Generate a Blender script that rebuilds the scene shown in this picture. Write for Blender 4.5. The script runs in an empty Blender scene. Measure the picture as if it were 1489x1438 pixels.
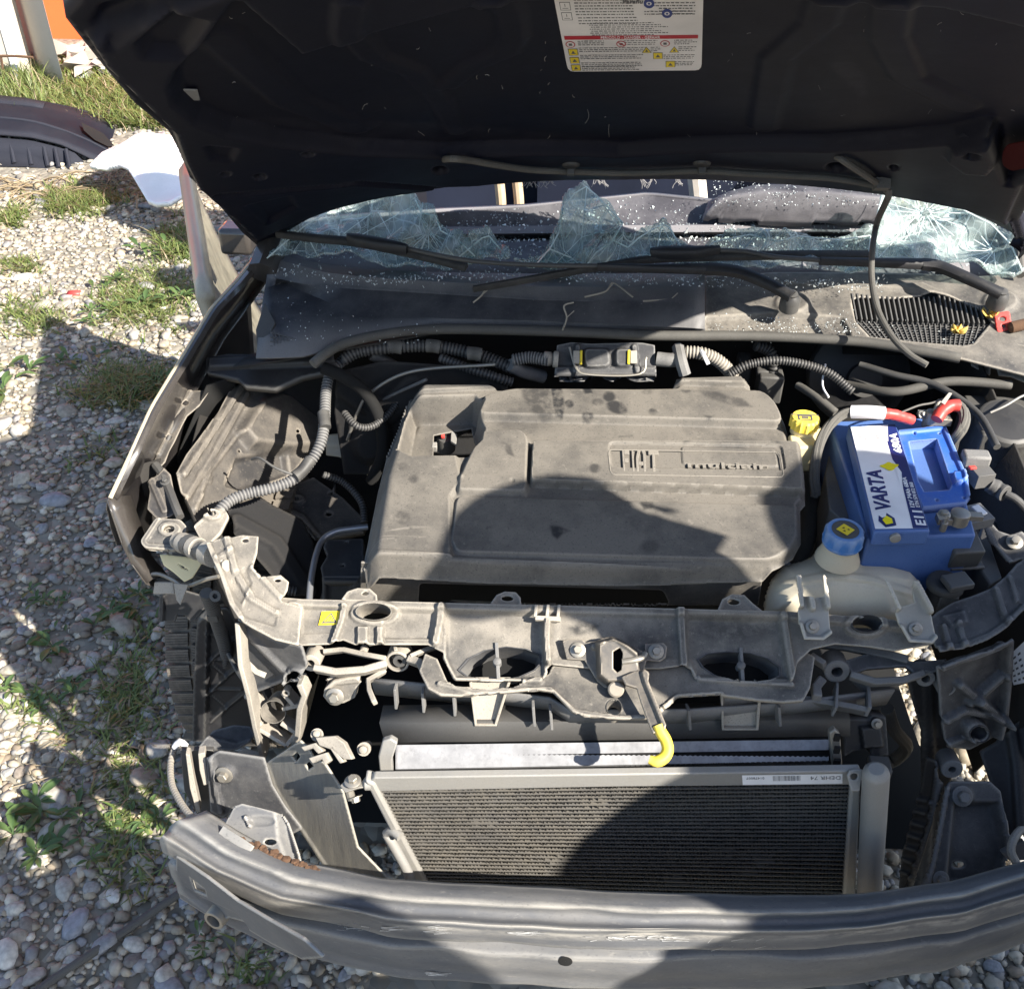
import bpy, bmesh, math, random
import numpy as np
from mathutils import Vector, Matrix
random.seed(7); rng = np.random.default_rng(7)
scene = bpy.context.scene
COL = scene.collection
R = math.radians

# ------------------------------------------------------------------ camera, sky, sun, exposure
F_PX, CX, CY = 1490.0, 744.5, 719.0          # the photograph is 1489 x 1438
CAM = np.array([-0.05, -0.71, 1.78]); PITCH, YAW = R(38), R(4.5)
cam_d = bpy.data.cameras.new('camera'); cam = bpy.data.objects.new('camera', cam_d); COL.objects.link(cam)
cam_d.sensor_width = 36.0; cam_d.lens = 36.0 * F_PX / 1489.0; cam_d.clip_end = 500; cam_d.clip_start = 0.02
cam.location = CAM.tolist(); cam.rotation_euler = (math.pi/2 - PITCH, 0, YAW)
scene.camera = cam
SUN_EL, SUN_AZ = R(38), R(-33)               # azimuth from +X, negative = towards the front (-Y)
SUN = np.array([math.cos(SUN_EL)*math.cos(SUN_AZ), math.cos(SUN_EL)*math.sin(SUN_AZ), math.sin(SUN_EL)])
world = bpy.data.worlds.new('World'); scene.world = world; world.use_nodes = True
wn = world.node_tree; bg = wn.nodes['Background']
sky = wn.nodes.new('ShaderNodeTexSky'); sky.sky_type = 'NISHITA'; sky.sun_disc = False
sky.sun_elevation = SUN_EL; sky.sun_rotation = math.atan2(SUN[0], SUN[1])
wn.links.new(sky.outputs[0], bg.inputs['Color']); bg.inputs['Strength'].default_value = 0.10
sl = bpy.data.lights.new('sun', 'SUN'); sl.energy = 5.0; sl.angle = R(0.53); sl.color = (1.0, 0.93, 0.82)
so = bpy.data.objects.new('sun', sl); COL.objects.link(so)
so.rotation_euler = Vector(SUN.tolist()).to_track_quat('Z', 'Y').to_euler(); so.location = (6, -1.5, 5)
scene.view_settings.view_transform = 'Standard'; scene.view_settings.look = 'None'
scene.view_settings.exposure = 1.45; scene.view_settings.gamma = 1.0
scene.render.engine = 'CYCLES'
scene.cycles.max_bounces = 6; scene.cycles.transparent_max_bounces = 12
scene.cycles.caustics_reflective = False; scene.cycles.caustics_refractive = False

# ------------------------------------------------------------------ measuring: a photo pixel is a direction; every point gets a real distance
FWD = np.array([-math.sin(YAW)*math.cos(PITCH), math.cos(YAW)*math.cos(PITCH), -math.sin(PITCH)])
RGT = np.array([math.cos(YAW), math.sin(YAW), 0.0]); UPV = np.cross(RGT, FWD)
def ray(px, py): return FWD + RGT*(px-CX)/F_PX - UPV*(py-CY)/F_PX
def Z(px, py, z): d = ray(px, py); return CAM + d*(z-CAM[2])/d[2]
def Yp(px, py, y): d = ray(px, py); return CAM + d*(y-CAM[1])/d[1]
def Xp(px, py, x): d = ray(px, py); return CAM + d*(x-CAM[0])/d[0]
def V(*a): return np.array(a, float)
def unit(v): v = np.asarray(v, float); return v/np.linalg.norm(v)
def zs(pts, z=None): return [Z(p[0], p[1], p[2] if len(p) > 2 else z) for p in pts]

class Plane:
    def __init__(s, o, a, b):
        s.o = np.asarray(o, float); s.a = unit(a); b = np.asarray(b, float)
        s.b = unit(b - s.a*np.dot(b, s.a)); s.n = np.cross(s.a, s.b)
        if np.dot(s.n, CAM - s.o) < 0: s.n = -s.n
    def hit(s, px, py, h=0.0):
        d = ray(px, py); t = np.dot(s.o + s.n*h - CAM, s.n)/np.dot(d, s.n); return CAM + d*t
    def ab(s, p, h=0.0):
        if p[0] == 'ab': return np.array([p[1], p[2]], float)
        q = s.hit(p[0], p[1], h) - s.o; return np.array([q@s.a, q@s.b])
    def at(s, a, b, h=0.0): return s.o + s.a*a + s.b*b + s.n*h
class Crowned(Plane):     # a panel that bulges away from the viewer towards its middle
    def crown(s, a, b): return -s.c*(1-np.clip(np.abs(a)/.70, 0, 1)**2)*(1-.45*np.clip(b, 0, 1.2))
    def hit(s, px, py, h=0.0):
        c = 0.0
        for _ in range(12): q = Plane.hit(s, px, py, h+c); d = q-s.o; c = .5*c+.5*s.crown(d@s.a, d@s.b)
        return q
    def ab(s, p, h=0.0):
        if p[0] == 'ab': return np.array([p[1], p[2]], float)
        q = s.hit(p[0], p[1], h)-s.o; return np.array([q@s.a, q@s.b])
    def at(s, a, b, h=0.0): return Plane.at(s, a, b, h+s.crown(a, b))
def plane3(p, q, r):      # through three points; a runs p->q
    return Plane(p, np.asarray(q)-np.asarray(p), np.asarray(r)-np.asarray(p))

# ------------------------------------------------------------------ materials
MATS = {}
def mat(name, base, rough=0.5, metal=0.0, dust=None, dust_amt=0.5, scale=18.0, bump=0.0, bscale=None, coat=0.0, spec=0.5, spots=None, alpha=None, trans=None, ior=1.45, streak=None, wear_edgelight=True):
    if name in MATS: return MATS[name]
    m = bpy.data.materials.new(name); m.use_nodes = True; nt = m.node_tree; N = nt.nodes; L = nt.links
    p = N['Principled BSDF']; p.inputs['Roughness'].default_value = rough; p.inputs['Metallic'].default_value = metal
    p.inputs['Coat Weight'].default_value = coat; p.inputs['Coat Roughness'].default_value = 0.06
    p.inputs['Specular IOR Level'].default_value = spec; p.inputs['IOR'].default_value = ior
    if trans: p.inputs['Transmission Weight'].default_value = trans
    if alpha is not None: p.inputs['Alpha'].default_value = alpha
    tc = N.new('ShaderNodeTexCoord'); col = None
    def noise(sc, det=6, rgh=0.6, off=0.0):
        mp = N.new('ShaderNodeMapping'); mp.inputs['Location'].default_value = (off, off*1.7, off*0.6)
        if streak: mp.inputs['Scale'].default_value = streak
        L.new(tc.outputs['Object'], mp.inputs['Vector'])
        n = N.new('ShaderNodeTexNoise'); n.inputs['Scale'].default_value = sc; n.inputs['Detail'].default_value = det; n.inputs['Roughness'].default_value = rgh
        L.new(mp.outputs[0], n.inputs['Vector']); return n.outputs['Fac']
    def ramp(f, a, b):
        r = N.new('ShaderNodeMapRange'); r.inputs['From Min'].default_value = a; r.inputs['From Max'].default_value = b
        L.new(f, r.inputs['Value']); return r.outputs['Result']
    def mix(f, A, B, k=1.0):
        x = N.new('ShaderNodeMix'); x.data_type = 'RGBA'
        mu = N.new('ShaderNodeMath'); mu.operation = 'MULTIPLY'; mu.inputs[1].default_value = k; L.new(f, mu.inputs[0]); L.new(mu.outputs[0], x.inputs['Factor'])
        for s, v in ((6, A), (7, B)):
            if isinstance(v, tuple): x.inputs[s].default_value = (*v, 1)
            else: L.new(v, x.inputs[s])
        return x.outputs[2]
    var = noise(scale*0.35, 4, 0.55, 3.1)
    col = mix(ramp(var, .3, .7), tuple(c*0.8 for c in base), tuple(min(1, c*1.2) for c in base))
    if dust:
        f = noise(scale, 8, 0.68)
        lo = 0.62 - 0.5*dust_amt
        col = mix(ramp(f, lo, lo+0.33), col, dust, min(1, 0.35+dust_amt*0.7))
        f2 = noise(scale*14, 3, 0.7, 8.0)
        col = mix(ramp(f2, .60, .72), col, tuple(min(1, c*1.35) for c in dust), 0.45*dust_amt+0.1)
        rr = N.new('ShaderNodeMapRange'); rr.inputs['To Min'].default_value = rough; rr.inputs['To Max'].default_value = min(1, rough+0.3)
        L.new(f, rr.inputs['Value']); L.new(rr.outputs[0], p.inputs['Roughness'])
    if spots:
        c, sc, th = spots
        v = N.new('ShaderNodeTexVoronoi'); v.inputs['Scale'].default_value = sc; L.new(tc.outputs['Object'], v.inputs['Vector'])
        r = N.new('ShaderNodeMapRange'); r.inputs['From Min'].default_value = th; r.inputs['From Max'].default_value = th*0.5
        L.new(v.outputs['Distance'], r.inputs['Value']); col = mix(r.outputs[0], col, c, 1.0)
    if dust and wear_edgelight:
        g = N.new('ShaderNodeNewGeometry'); col = mix(ramp(g.outputs['Pointiness'], .508, .57), col, tuple(min(1, c*1.6) for c in dust), .65)     # raised edges lightened: painted edge highlight, with dust and rubbing
        fn = noise(scale*45, 2, .6, 12.0); col = mix(ramp(fn, .42, .30), col, tuple(c*.7 for c in base), .45)                                     # fine grain
        for nm, c, lo, hi in (('wiped', tuple(c*.55 for c in base), .30, .55), ('worn', tuple(min(1, c*1.7) for c in dust), .36, .58)):
            at = N.new('ShaderNodeAttribute'); at.attribute_name = nm; mu = N.new('ShaderNodeMath'); mu.operation = 'MULTIPLY'; L.new(at.outputs['Fac'], mu.inputs[0]); L.new(ramp(noise(scale*5, 5, .7, 4.4), lo, hi), mu.inputs[1]); col = mix(mu.outputs[0], col, c, .85)
    L.new(col, p.inputs['Base Color'])
    if bump:
        b = N.new('ShaderNodeBump'); b.inputs['Strength'].default_value = bump; b.inputs['Distance'].default_value = 0.002
        L.new(noise(bscale or scale*10, 4, 0.6, 5.5), b.inputs['Height']); L.new(b.outputs[0], p.inputs['Normal'])
    MATS[name] = m; return m
TAN = (0.31, 0.275, 0.225); GREYD = (0.24, 0.235, 0.225)
M_cover  = mat('dusty_cover_plastic', (0.036, 0.036, 0.038), 0.5, dust=(0.16, 0.146, 0.126), dust_amt=0.80, scale=8, bump=0.12, bscale=500)
M_black  = mat('black_plastic', (0.020, 0.021, 0.024), 0.5, dust=(0.09, 0.088, 0.085), dust_amt=0.42, scale=16, bump=0.1, bscale=300)
M_blackc = mat('clean_black_plastic', (0.018, 0.018, 0.020), 0.4, dust=(0.07, 0.068, 0.064), dust_amt=0.25, scale=22)
M_slam   = mat('dusty_carrier_plastic', (0.045, 0.045, 0.046), 0.55, dust=(0.275, 0.25, 0.212), dust_amt=0.62, scale=11, bump=0.22, bscale=140)
M_carr   = mat('grey_carrier_plastic', (0.036, 0.037, 0.042), 0.5, dust=(0.145, 0.142, 0.137), dust_amt=0.5, scale=13, bump=0.15, bscale=160)
M_paint  = mat('black_car_paint', (0.012, 0.011, 0.012), 0.18, coat=1.0, dust=(0.045, 0.04, 0.036), dust_amt=0.35, scale=9)
M_hood   = mat('hood_underside_paint', (0.004, 0.005, 0.012), 0.34, dust=(0.012, 0.012, 0.017), dust_amt=0.25, scale=6, bump=0.05, bscale=60, spots=((0.16, 0.155, 0.155), 95, 0.04), spec=0.18)
M_wing   = mat('inner_wing_paint', (0.030, 0.029, 0.030), 0.45, dust=(0.17, 0.15, 0.125), dust_amt=0.55, scale=9, bump=0.15, bscale=120)
M_dirty  = mat('dirty_underbody', (0.009, 0.009, 0.010), 0.7, dust=(0.022, 0.020, 0.018), dust_amt=0.3, scale=9, bump=0.3, bscale=80)
M_steel  = mat('bare_steel', (0.30, 0.295, 0.285), 0.38, metal=0.7, dust=(0.22, 0.20, 0.165), dust_amt=0.45, scale=25)
M_alu    = mat('aluminium', (0.24, 0.24, 0.24), 0.5, metal=0.35, dust=(0.235, 0.225, 0.205), dust_amt=0.6, scale=20, bump=0.15, bscale=200)
M_beam   = mat('grey_beam_primer', (0.105, 0.109, 0.118), 0.34, dust=(0.25, 0.238, 0.215), dust_amt=0.42, scale=8, bump=0.12, bscale=90, streak=(0.5, 1, 1.6))
M_rubber = mat('rubber', (0.022, 0.022, 0.022), 0.6, dust=(0.10, 0.095, 0.085), dust_amt=0.35, scale=14)
M_tyre   = mat('tyre_rubber', (0.04, 0.037, 0.033), 0.85, dust=(0.20, 0.175, 0.145), dust_amt=0.8, scale=15, bump=0.3, bscale=200)
M_yellow = mat('yellow_plastic', (0.78, 0.56, 0.02), 0.4, dust=(0.6, 0.47, 0.1), dust_amt=0.1, scale=30)
M_blue   = mat('battery_blue', (0.006, 0.058, 0.30), 0.34, dust=(0.07, 0.12, 0.24), dust_amt=0.22, scale=14, spec=0.5)
M_bluel  = mat('tray_blue', (0.022, 0.11, 0.46), 0.38, dust=(0.15, 0.2, 0.34), dust_amt=0.35, scale=14)
M_white  = mat('white_print', (0.78, 0.78, 0.79), 0.45)
M_navy   = mat('navy_print', (0.012, 0.02, 0.12), 0.4)
M_tank   = mat('milky_tank_plastic', (0.52, 0.475, 0.375), 0.42, dust=(0.33, 0.28, 0.2), dust_amt=0.3, scale=10, bump=0.1, bscale=40)
M_cream  = mat('cream_tank_plastic', (0.72, 0.62, 0.36), 0.4)
M_red    = mat('red_sleeve', (0.55, 0.06, 0.05), 0.45)
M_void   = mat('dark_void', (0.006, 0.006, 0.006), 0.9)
M_rust   = mat('rust', (0.05, 0.026, 0.016), 0.9, dust=(0.085, 0.048, 0.028), dust_amt=0.4, scale=60, bump=0.4)
M_sticker= mat('sticker_white', (0.72, 0.70, 0.71), 0.4)
M_ink    = mat('ink', (0.10, 0.10, 0.11), 0.5)
M_signred= mat('sign_red', (0.42, 0.015, 0.03), 0.45)
M_signyel= mat('sign_yellow', (0.75, 0.58, 0.03), 0.45)
M_signblue=mat('sign_blue', (0.02, 0.04, 0.20), 0.45)

# ------------------------------------------------------------------ objects
def tag(o, label=None, cat=None, group=None, kind=None):
    for k, v in (('label', label), ('category', cat), ('group', group), ('kind', kind)):
        if v: o[k] = v
    return o
def empty(name, loc, label=None, cat=None, group=None):
    o = bpy.data.objects.new(name, None); COL.objects.link(o); o.location = [float(c) for c in loc]; o.empty_display_size = 0.1
    bpy.context.view_layer.update()
    return tag(o, label, cat, group)
def link(name, me, mats, parent=None):
    o = bpy.data.objects.new(name, me); COL.objects.link(o)
    for m in (mats if isinstance(mats, (list, tuple)) else [mats]): me.materials.append(m)
    if parent is not None:
        o.parent = parent
        w = Vector((0, 0, 0)); q = parent
        while q is not None: w += q.location; q = q.parent
        o.location = -w
    return o
def smooth(me, ang=40):
    me.shade_smooth(); me.set_sharp_from_angle(angle=R(ang))
def mesh(name, verts, faces, mats, parent=None, ang=40, bevel=0.0, solid=0.0, off=-1.0, mi=None, seg=2):
    me = bpy.data.meshes.new(name); me.from_pydata([tuple(map(float, v)) for v in verts], [], [tuple(map(int, f)) for f in faces])
    if mi is not None: me.polygons.foreach_set('material_index', mi)
    me.validate(); smooth(me, ang)
    o = link(name, me, mats, parent)
    if solid:
        s = o.modifiers.new('solid', 'SOLIDIFY'); s.thickness = solid; s.offset = off
    if bevel:
        b = o.modifiers.new('bevel', 'BEVEL'); b.width = bevel; b.segments = seg; b.limit_method = 'ANGLE'; b.angle_limit = R(35); b.harden_normals = False
    return o

class MB:                      # collects shapes that belong to one part
    def __init__(s): s.v = []; s.f = []; s.m = []
    def add(s, v, f, m=0):
        n = len(s.v); s.v += [tuple(map(float, p)) for p in v]; s.f += [tuple(int(i)+n for i in q) for q in f]; s.m += [m]*len(f)
    def box(s, c, hx, hy=None, hz=None, m=0):       # c centre, three half-axis vectors
        c = np.asarray(c); hx = np.asarray(hx, float)
        if hx.ndim == 0: hx, hy, hz = V(hx,0,0), V(0,hy,0), V(0,0,hz)
        P = [c+hx*i+hy*j+hz*k for k in (-1,1) for j in (-1,1) for i in (-1,1)]
        fl = [(0,2,3,1),(4,5,7,6),(0,1,5,4),(2,6,7,3),(0,4,6,2),(1,3,7,5)]
        if np.dot(np.cross(hx, hy), hz) < 0: fl = [q[::-1] for q in fl]
        s.add(P, fl, m)
    def prism(s, pts, off, m=0):                    # planar outline extruded by a vector
        pts = [np.asarray(p, float) for p in pts]; off = np.asarray(off, float); n = len(pts)
        c = sum(np.cross(pts[i], pts[(i+1) % n]) for i in range(n))
        if np.dot(c, off) > 0: pts = pts[::-1]
        s.add(pts+[p+off for p in pts], [tuple(range(n)), tuple(range(2*n-1, n-1, -1))] + [(i, i+n, (i+1) % n+n, (i+1) % n) for i in range(n)], m)
    def sheet(s, rows, m=0, closed=False):
        n = len(rows[0]); v = [p for r in rows for p in r]; f = []
        for i in range(len(rows)-1):
            for j in range(n if closed else n-1):
                k = (j+1) % n; f.append((i*n+j, i*n+k, (i+1)*n+k, (i+1)*n+j))
        s.add(v, f, m)
    def tube(s, pts, r, sides=10, res=0.006, corr=0.0, pitch=0.007, m=0, smooth_path=True, cap=True):
        P = catmull(pts, res if not corr else pitch/4) if smooth_path else np.array(pts, float)
        n = len(P); rs = np.full(n, r) if np.isscalar(r) else np.interp(np.linspace(0, 1, n), np.linspace(0, 1, len(r)), r)
        if corr: rs = rs*(1+corr*np.array([(-1, -1, 1, 1)[i % 4] for i in range(n)]))
        T = np.gradient(P, axis=0); T /= np.linalg.norm(T, axis=1)[:, None]+1e-12
        u = np.cross(T[0], (0.13, 0.31, 0.94)); u /= np.linalg.norm(u); rows = []
        ca = np.linspace(0, 2*math.pi, sides, endpoint=False)
        for i in range(n):
            u = u - T[i]*np.dot(u, T[i]); u /= np.linalg.norm(u)+1e-12; w = np.cross(T[i], u)
            rows.append([P[i] + rs[i]*(math.cos(a)*u+math.sin(a)*w) for a in ca])
        b = len(s.v); s.sheet(rows, m, True)
        if cap:
            s.f += [tuple(b+j for j in range(sides-1, -1, -1)), tuple(b+(n-1)*sides+j for j in range(sides))]; s.m += [m, m]
    def lathe(s, o, axis, prof, seg=24, m=0, cap=True, up=(0.1, 0.9, 0.2)):
        o = np.asarray(o, float); ax = unit(axis); u = unit(np.cross(ax, up)); w = np.cross(ax, u)
        rows = [[o + ax*h + r*(math.cos(t)*u+math.sin(t)*w) for t in np.linspace(0, 2*math.pi, seg, endpoint=False)] for r, h in prof]
        b = len(s.v); s.sheet(rows, m, True); n = len(rows)
        if cap:
            s.f += [tuple(b+j for j in range(seg-1, -1, -1)), tuple(b+(n-1)*seg+j for j in range(seg))]; s.m += [m, m]
    def bolt(s, p, n, r=0.007, m=0):
        p = np.asarray(p, float); s.lathe(p, n, [(r*1.75, 0), (r*1.75, r*.18), (r*1.5, r*.32)], 18, m); s.lathe(p, n, [(r, r*.3), (r, r*1.2), (r*.85, r*1.35)], 6, m)
    def build(s, name, mats, parent=None, ang=35, bevel=0.0, solid=0.0, off=-1.0, seg=2):
        return mesh(name, s.v, s.f, mats, parent, ang, bevel, solid, off, s.m, seg)

def catmull(pts, res=0.006):
    P = np.array(pts, float)
    if len(P) < 3:
        n = max(2, int(np.linalg.norm(P[-1]-P[0])/res)); t = np.linspace(0, 1, n)[:, None]; return P[0]*(1-t)+P[-1]*t
    Q = np.vstack([2*P[0]-P[1], P, 2*P[-1]-P[-2]]); out = []
    for i in range(1, len(Q)-2):
        n = max(2, int(np.linalg.norm(Q[i+1]-Q[i])/res))
        for t in np.linspace(0, 1, n, endpoint=False):
            a, b, c, d = Q[i-1], Q[i], Q[i+1], Q[i+2]
            out.append(0.5*((2*b)+(-a+c)*t+(2*a-5*b+4*c-d)*t*t+(-a+3*b-3*c+d)*t**3))
    out.append(Q[-2]); return np.array(out)
def resample(pts, n):
    P = np.array(pts, float); d = np.r_[0, np.cumsum(np.linalg.norm(np.diff(P, axis=0), axis=1))]
    t = np.linspace(0, d[-1], n); return np.stack([np.interp(t, d, P[:, k]) for k in range(P.shape[1])], 1)

def sdpoly(P, poly):           # signed distance to a polygon, negative inside, and nearest boundary point
    poly = np.asarray(poly, float); best = np.full(len(P), 1e9); near = np.zeros_like(P); ins = np.zeros(len(P), bool); n = len(poly)
    for i in range(n):
        a, b = poly[i], poly[(i+1) % n]; e = b-a; t = np.clip(((P-a)@e)/(e@e+1e-18), 0, 1); q = a+t[:, None]*e
        d = np.linalg.norm(P-q, axis=1); k = d < best; best[k] = d[k]; near[k] = q[k]
        c = ((a[1] > P[:, 1]) != (b[1] > P[:, 1])) & (P[:, 0] < (b[0]-a[0])*(P[:, 1]-a[1])/((b[1]-a[1]) or 1e-12)+a[0]); ins ^= c
    return np.where(ins, -best, best), near
def sdline(P, line):
    best = np.full(len(P), 1e9)
    for a, b in zip(line[:-1], line[1:]):
        a = np.asarray(a); b = np.asarray(b); e = b-a; t = np.clip(((P-a)@e)/(e@e+1e-18), 0, 1); best = np.minimum(best, np.linalg.norm(P-(a+t[:, None]*e), axis=1))
    return best
def sst(x): x = np.clip(x, 0, 1); return x*x*(3-2*x)
def ell(cx, cy, rx, ry, n=20, rot=0): return [(cx+rx*math.cos(t)*math.cos(rot)-ry*math.sin(t)*math.sin(rot), cy+rx*math.cos(t)*math.sin(rot)+ry*math.sin(t)*math.cos(rot)) for t in np.linspace(0, 2*math.pi, n, endpoint=False)]
def rrect(pts, r, k=4):        # corners of a polygon rounded (same units as pts)
    pts = [np.array(p, float) for p in pts]; out = []; n = len(pts)
    for i in range(n):
        p, a, b = pts[i], pts[i-1], pts[(i+1) % n]; rr = min(r, np.linalg.norm(a-p)*.45, np.linalg.norm(b-p)*.45)
        s, e = p+unit(a-p)*rr, p+unit(b-p)*rr
        for t in np.linspace(0, 1, k): out.append(tuple((1-t)**2*s+2*t*(1-t)*p+t*t*e))
    return out
def relief(name, pl, outline, mats, parent=None, res=0.003, feats=(), holes=(), thick=0.003, h0=None, ang=50, wiped=(), worn=()):
    """A pressed or moulded panel: a fine sheet in plane PL inside OUTLINE, holes cut, features raised (h > 0) or sunk along the normal."""
    O = np.array([pl.ab(p) for p in outline]); H = [np.array([pl.ab(p) for p in h]) for h in holes]
    lo, hi = O.min(0)-res, O.max(0)+res; nx, ny = int((hi[0]-lo[0])/res)+2, int((hi[1]-lo[1])/res)+2
    gx, gy = np.meshgrid(lo[0]+np.arange(nx)*res, lo[1]+np.arange(ny)*res); P = np.stack([gx.ravel(), gy.ravel()], 1)
    sd, near = sdpoly(P, O); cc = (P.reshape(ny, nx, 2)[:-1, :-1]+res/2).reshape(-1, 2); keep = sdpoly(cc, O)[0] < 0
    hs = [sdpoly(P, h) for h in H]
    for h in H: keep &= sdpoly(cc, h)[0] > 0
    hh = np.zeros(len(P)) if h0 is None else h0(P, sd)
    for f in feats:
        if f[0] == 'line':
            d = sdline(P, [pl.ab(p) for p in f[1]]); hh += f[2]*sst(1-(d-f[3]*.5)/(f[3]*.5))
        else:
            d = sdpoly(P, [pl.ab(p) for p in f[0]])[0]; hh += f[1]*sst(.5-d/f[2])
    idx = np.arange(nx*ny).reshape(ny, nx); q = np.stack([idx[:-1, :-1], idx[:-1, 1:], idx[1:, 1:], idx[1:, :-1]], -1).reshape(-1, 4)
    used = np.zeros(len(P), int); np.add.at(used, q[keep].ravel(), 1); tot = np.zeros(len(P), int); np.add.at(tot, q.ravel(), 1)
    bd = (used > 0) & (used < tot)
    m = bd & (np.abs(sd) < res*1.3); P[m] = near[m]
    for s_, n_ in hs: m = bd & (np.abs(s_) < res*1.3); P[m] = n_[m]
    if isinstance(pl, Crowned): hh = hh+pl.crown(P[:, 0], P[:, 1])
    W = pl.o + P[:, :1]*pl.a + P[:, 1:]*pl.b + hh[:, None]*pl.n
    q = q[keep]
    if np.dot(np.cross(pl.a, pl.b), pl.n) < 0: q = q[:, ::-1]
    u, inv = np.unique(q.ravel(), return_inverse=True)
    me = bpy.data.meshes.new(name); me.vertices.add(len(u)); me.vertices.foreach_set('co', W[u].ravel().astype(np.float32))
    nf = len(q); me.loops.add(nf*4); me.loops.foreach_set('vertex_index', inv.astype(np.int32)); me.polygons.add(nf)
    me.polygons.foreach_set('loop_start', np.arange(0, nf*4, 4, dtype=np.int32)); me.update(calc_edges=True); me.validate(); smooth(me, ang)
    for nm, marks in (('wiped', wiped), ('worn', worn)):
        if marks:
            val = np.zeros(len(P))
            for poly, a, w in marks: val = np.maximum(val, a*sst(.5-(sdpoly(P, [pl.ab(p) for p in poly])[0] if len(poly) > 2 else sdline(P, [pl.ab(p) for p in poly])-w*.5)/w))
            me.attributes.new(nm, 'FLOAT', 'POINT').data.foreach_set('value', val[u].astype(np.float32))
    o = link(name, me, mats, parent)
    if thick:
        s = o.modifiers.new('solid', 'SOLIDIFY'); s.thickness = thick; s.offset = -1
    return o
def plate(name, pl, outline, mats, parent=None, h=0.0, thick=0.004, bevel=0.001, rnd=0):
    """A flat piece with straight edges lying at height h over plane PL."""
    pts = rrect(outline, rnd) if rnd else outline
    mb = MB(); mb.prism([pl.at(*pl.ab(p, h), h) for p in pts], -pl.n*thick); return mb.build(name, mats, parent, bevel=bevel)
def text_mb(mb, body, o, ux, uy, n, ext=0.0006, m=0, fitw=None, size=1.0, shear=0.0, bold=0.0):
    """Lettering as mesh: baseline starts at o, ux/uy are the unit vectors along and up, size = cap height, fitw = width it must fill."""
    cu = bpy.data.curves.new('t', 'FONT'); cu.body = body; cu.resolution_u = 2; cu.shear = shear; cu.offset = bold
    ob = bpy.data.objects.new('t', cu); COL.objects.link(ob); dg = bpy.context.evaluated_depsgraph_get(); me = bpy.data.meshes.new_from_object(ob.evaluated_get(dg))
    vs = np.array([v.co for v in me.vertices]); fs = [tuple(p.vertices) for p in me.polygons]
    bpy.data.objects.remove(ob); bpy.data.curves.remove(cu); bpy.data.meshes.remove(me)
    if not len(vs): return
    x0, x1 = vs[:, 0].min(), vs[:, 0].max(); k = size/0.69; kx = (fitw/(x1-x0)) if fitw else k
    W = [np.asarray(o)+ux*(v[0]-x0)*kx+uy*v[1]*k+n*ext for v in vs]
    if np.dot(np.cross(ux, uy), n) < 0: fs = [f[::-1] for f in fs]
    b = len(W); ed = {}
    for f in fs:
        for i in range(len(f)): ed.setdefault((f[i], f[(i+1) % len(f)]), 0)
    sides = [(a, a+b, c+b, c) for (a, c) in ed if (c, a) not in ed]
    mb.add(W+[w-n*ext*1.2 for w in W], fs+sides, m)
def dec(pl, quad_px, h):
    """Print frame on plane PL: maps (u,v) in 0..1 from the pixel corners bottom-left, bottom-right, top-right, top-left."""
    c = [pl.at(*pl.ab(p, h), h) for p in quad_px]
    return lambda u, v: (c[0]*(1-u)+c[1]*u)*(1-v)+(c[3]*(1-u)+c[2]*u)*v
# ------------------------------------------------------------------ the ground
def grp_ground():
    m = bpy.data.materials.new('gravel_soil'); m.use_nodes = True; nt = m.node_tree; N, L = nt.nodes, nt.links; p = N['Principled BSDF']
    p.inputs['Roughness'].default_value = 0.95
    tc = N.new('ShaderNodeTexCoord'); v = N.new('ShaderNodeTexVoronoi'); v.inputs['Scale'].default_value = 34; L.new(tc.outputs['Object'], v.inputs['Vector'])
    n = N.new('ShaderNodeTexNoise'); n.inputs['Scale'].default_value = 3.0; n.inputs['Detail'].default_value = 8; L.new(tc.outputs['Object'], n.inputs['Vector'])
    cr = N.new('ShaderNodeValToRGB'); cr.color_ramp.elements[0].color = (0.12, 0.11, 0.092, 1); cr.color_ramp.elements[1].color = (0.36, 0.33, 0.27, 1)
    sp = N.new('ShaderNodeSeparateColor'); L.new(v.outputs['Color'], sp.inputs[0]); L.new(sp.outputs[0], cr.inputs[0])
    mx = N.new('ShaderNodeMix'); mx.data_type = 'RGBA'; L.new(n.outputs[0], mx.inputs['Factor']); L.new(cr.outputs[0], mx.inputs[6]); mx.inputs[7].default_value = (0.20, 0.18, 0.14, 1)
    L.new(mx.outputs[2], p.inputs['Base Color'])
    b = N.new('ShaderNodeBump'); b.inputs['Strength'].default_value = 0.7; b.inputs['Distance'].default_value = 0.012; b.invert = True; L.new(v.outputs['Distance'], b.inputs['Height']); L.new(b.outputs[0], p.inputs['Normal'])
    mb = MB(); xs = [-60, -20, -8, -4, -2, 0, 2, 6, 20, 60]; ys = [-40, -10, -3, 0, 2, 4, 6, 10, 30, 80]
    mb.sheet([[(x, y, 0) for x in xs] for y in ys]); g = mb.build('ground', m); g['kind'] = 'structure'; return g
ground = grp_ground()

car = empty('wrecked_car', (0, 0, 0), 'dark wrecked hatchback with its bonnet raised and front bumper stripped off, standing on gravel', 'car')
def P(*a, **k): return a

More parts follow.
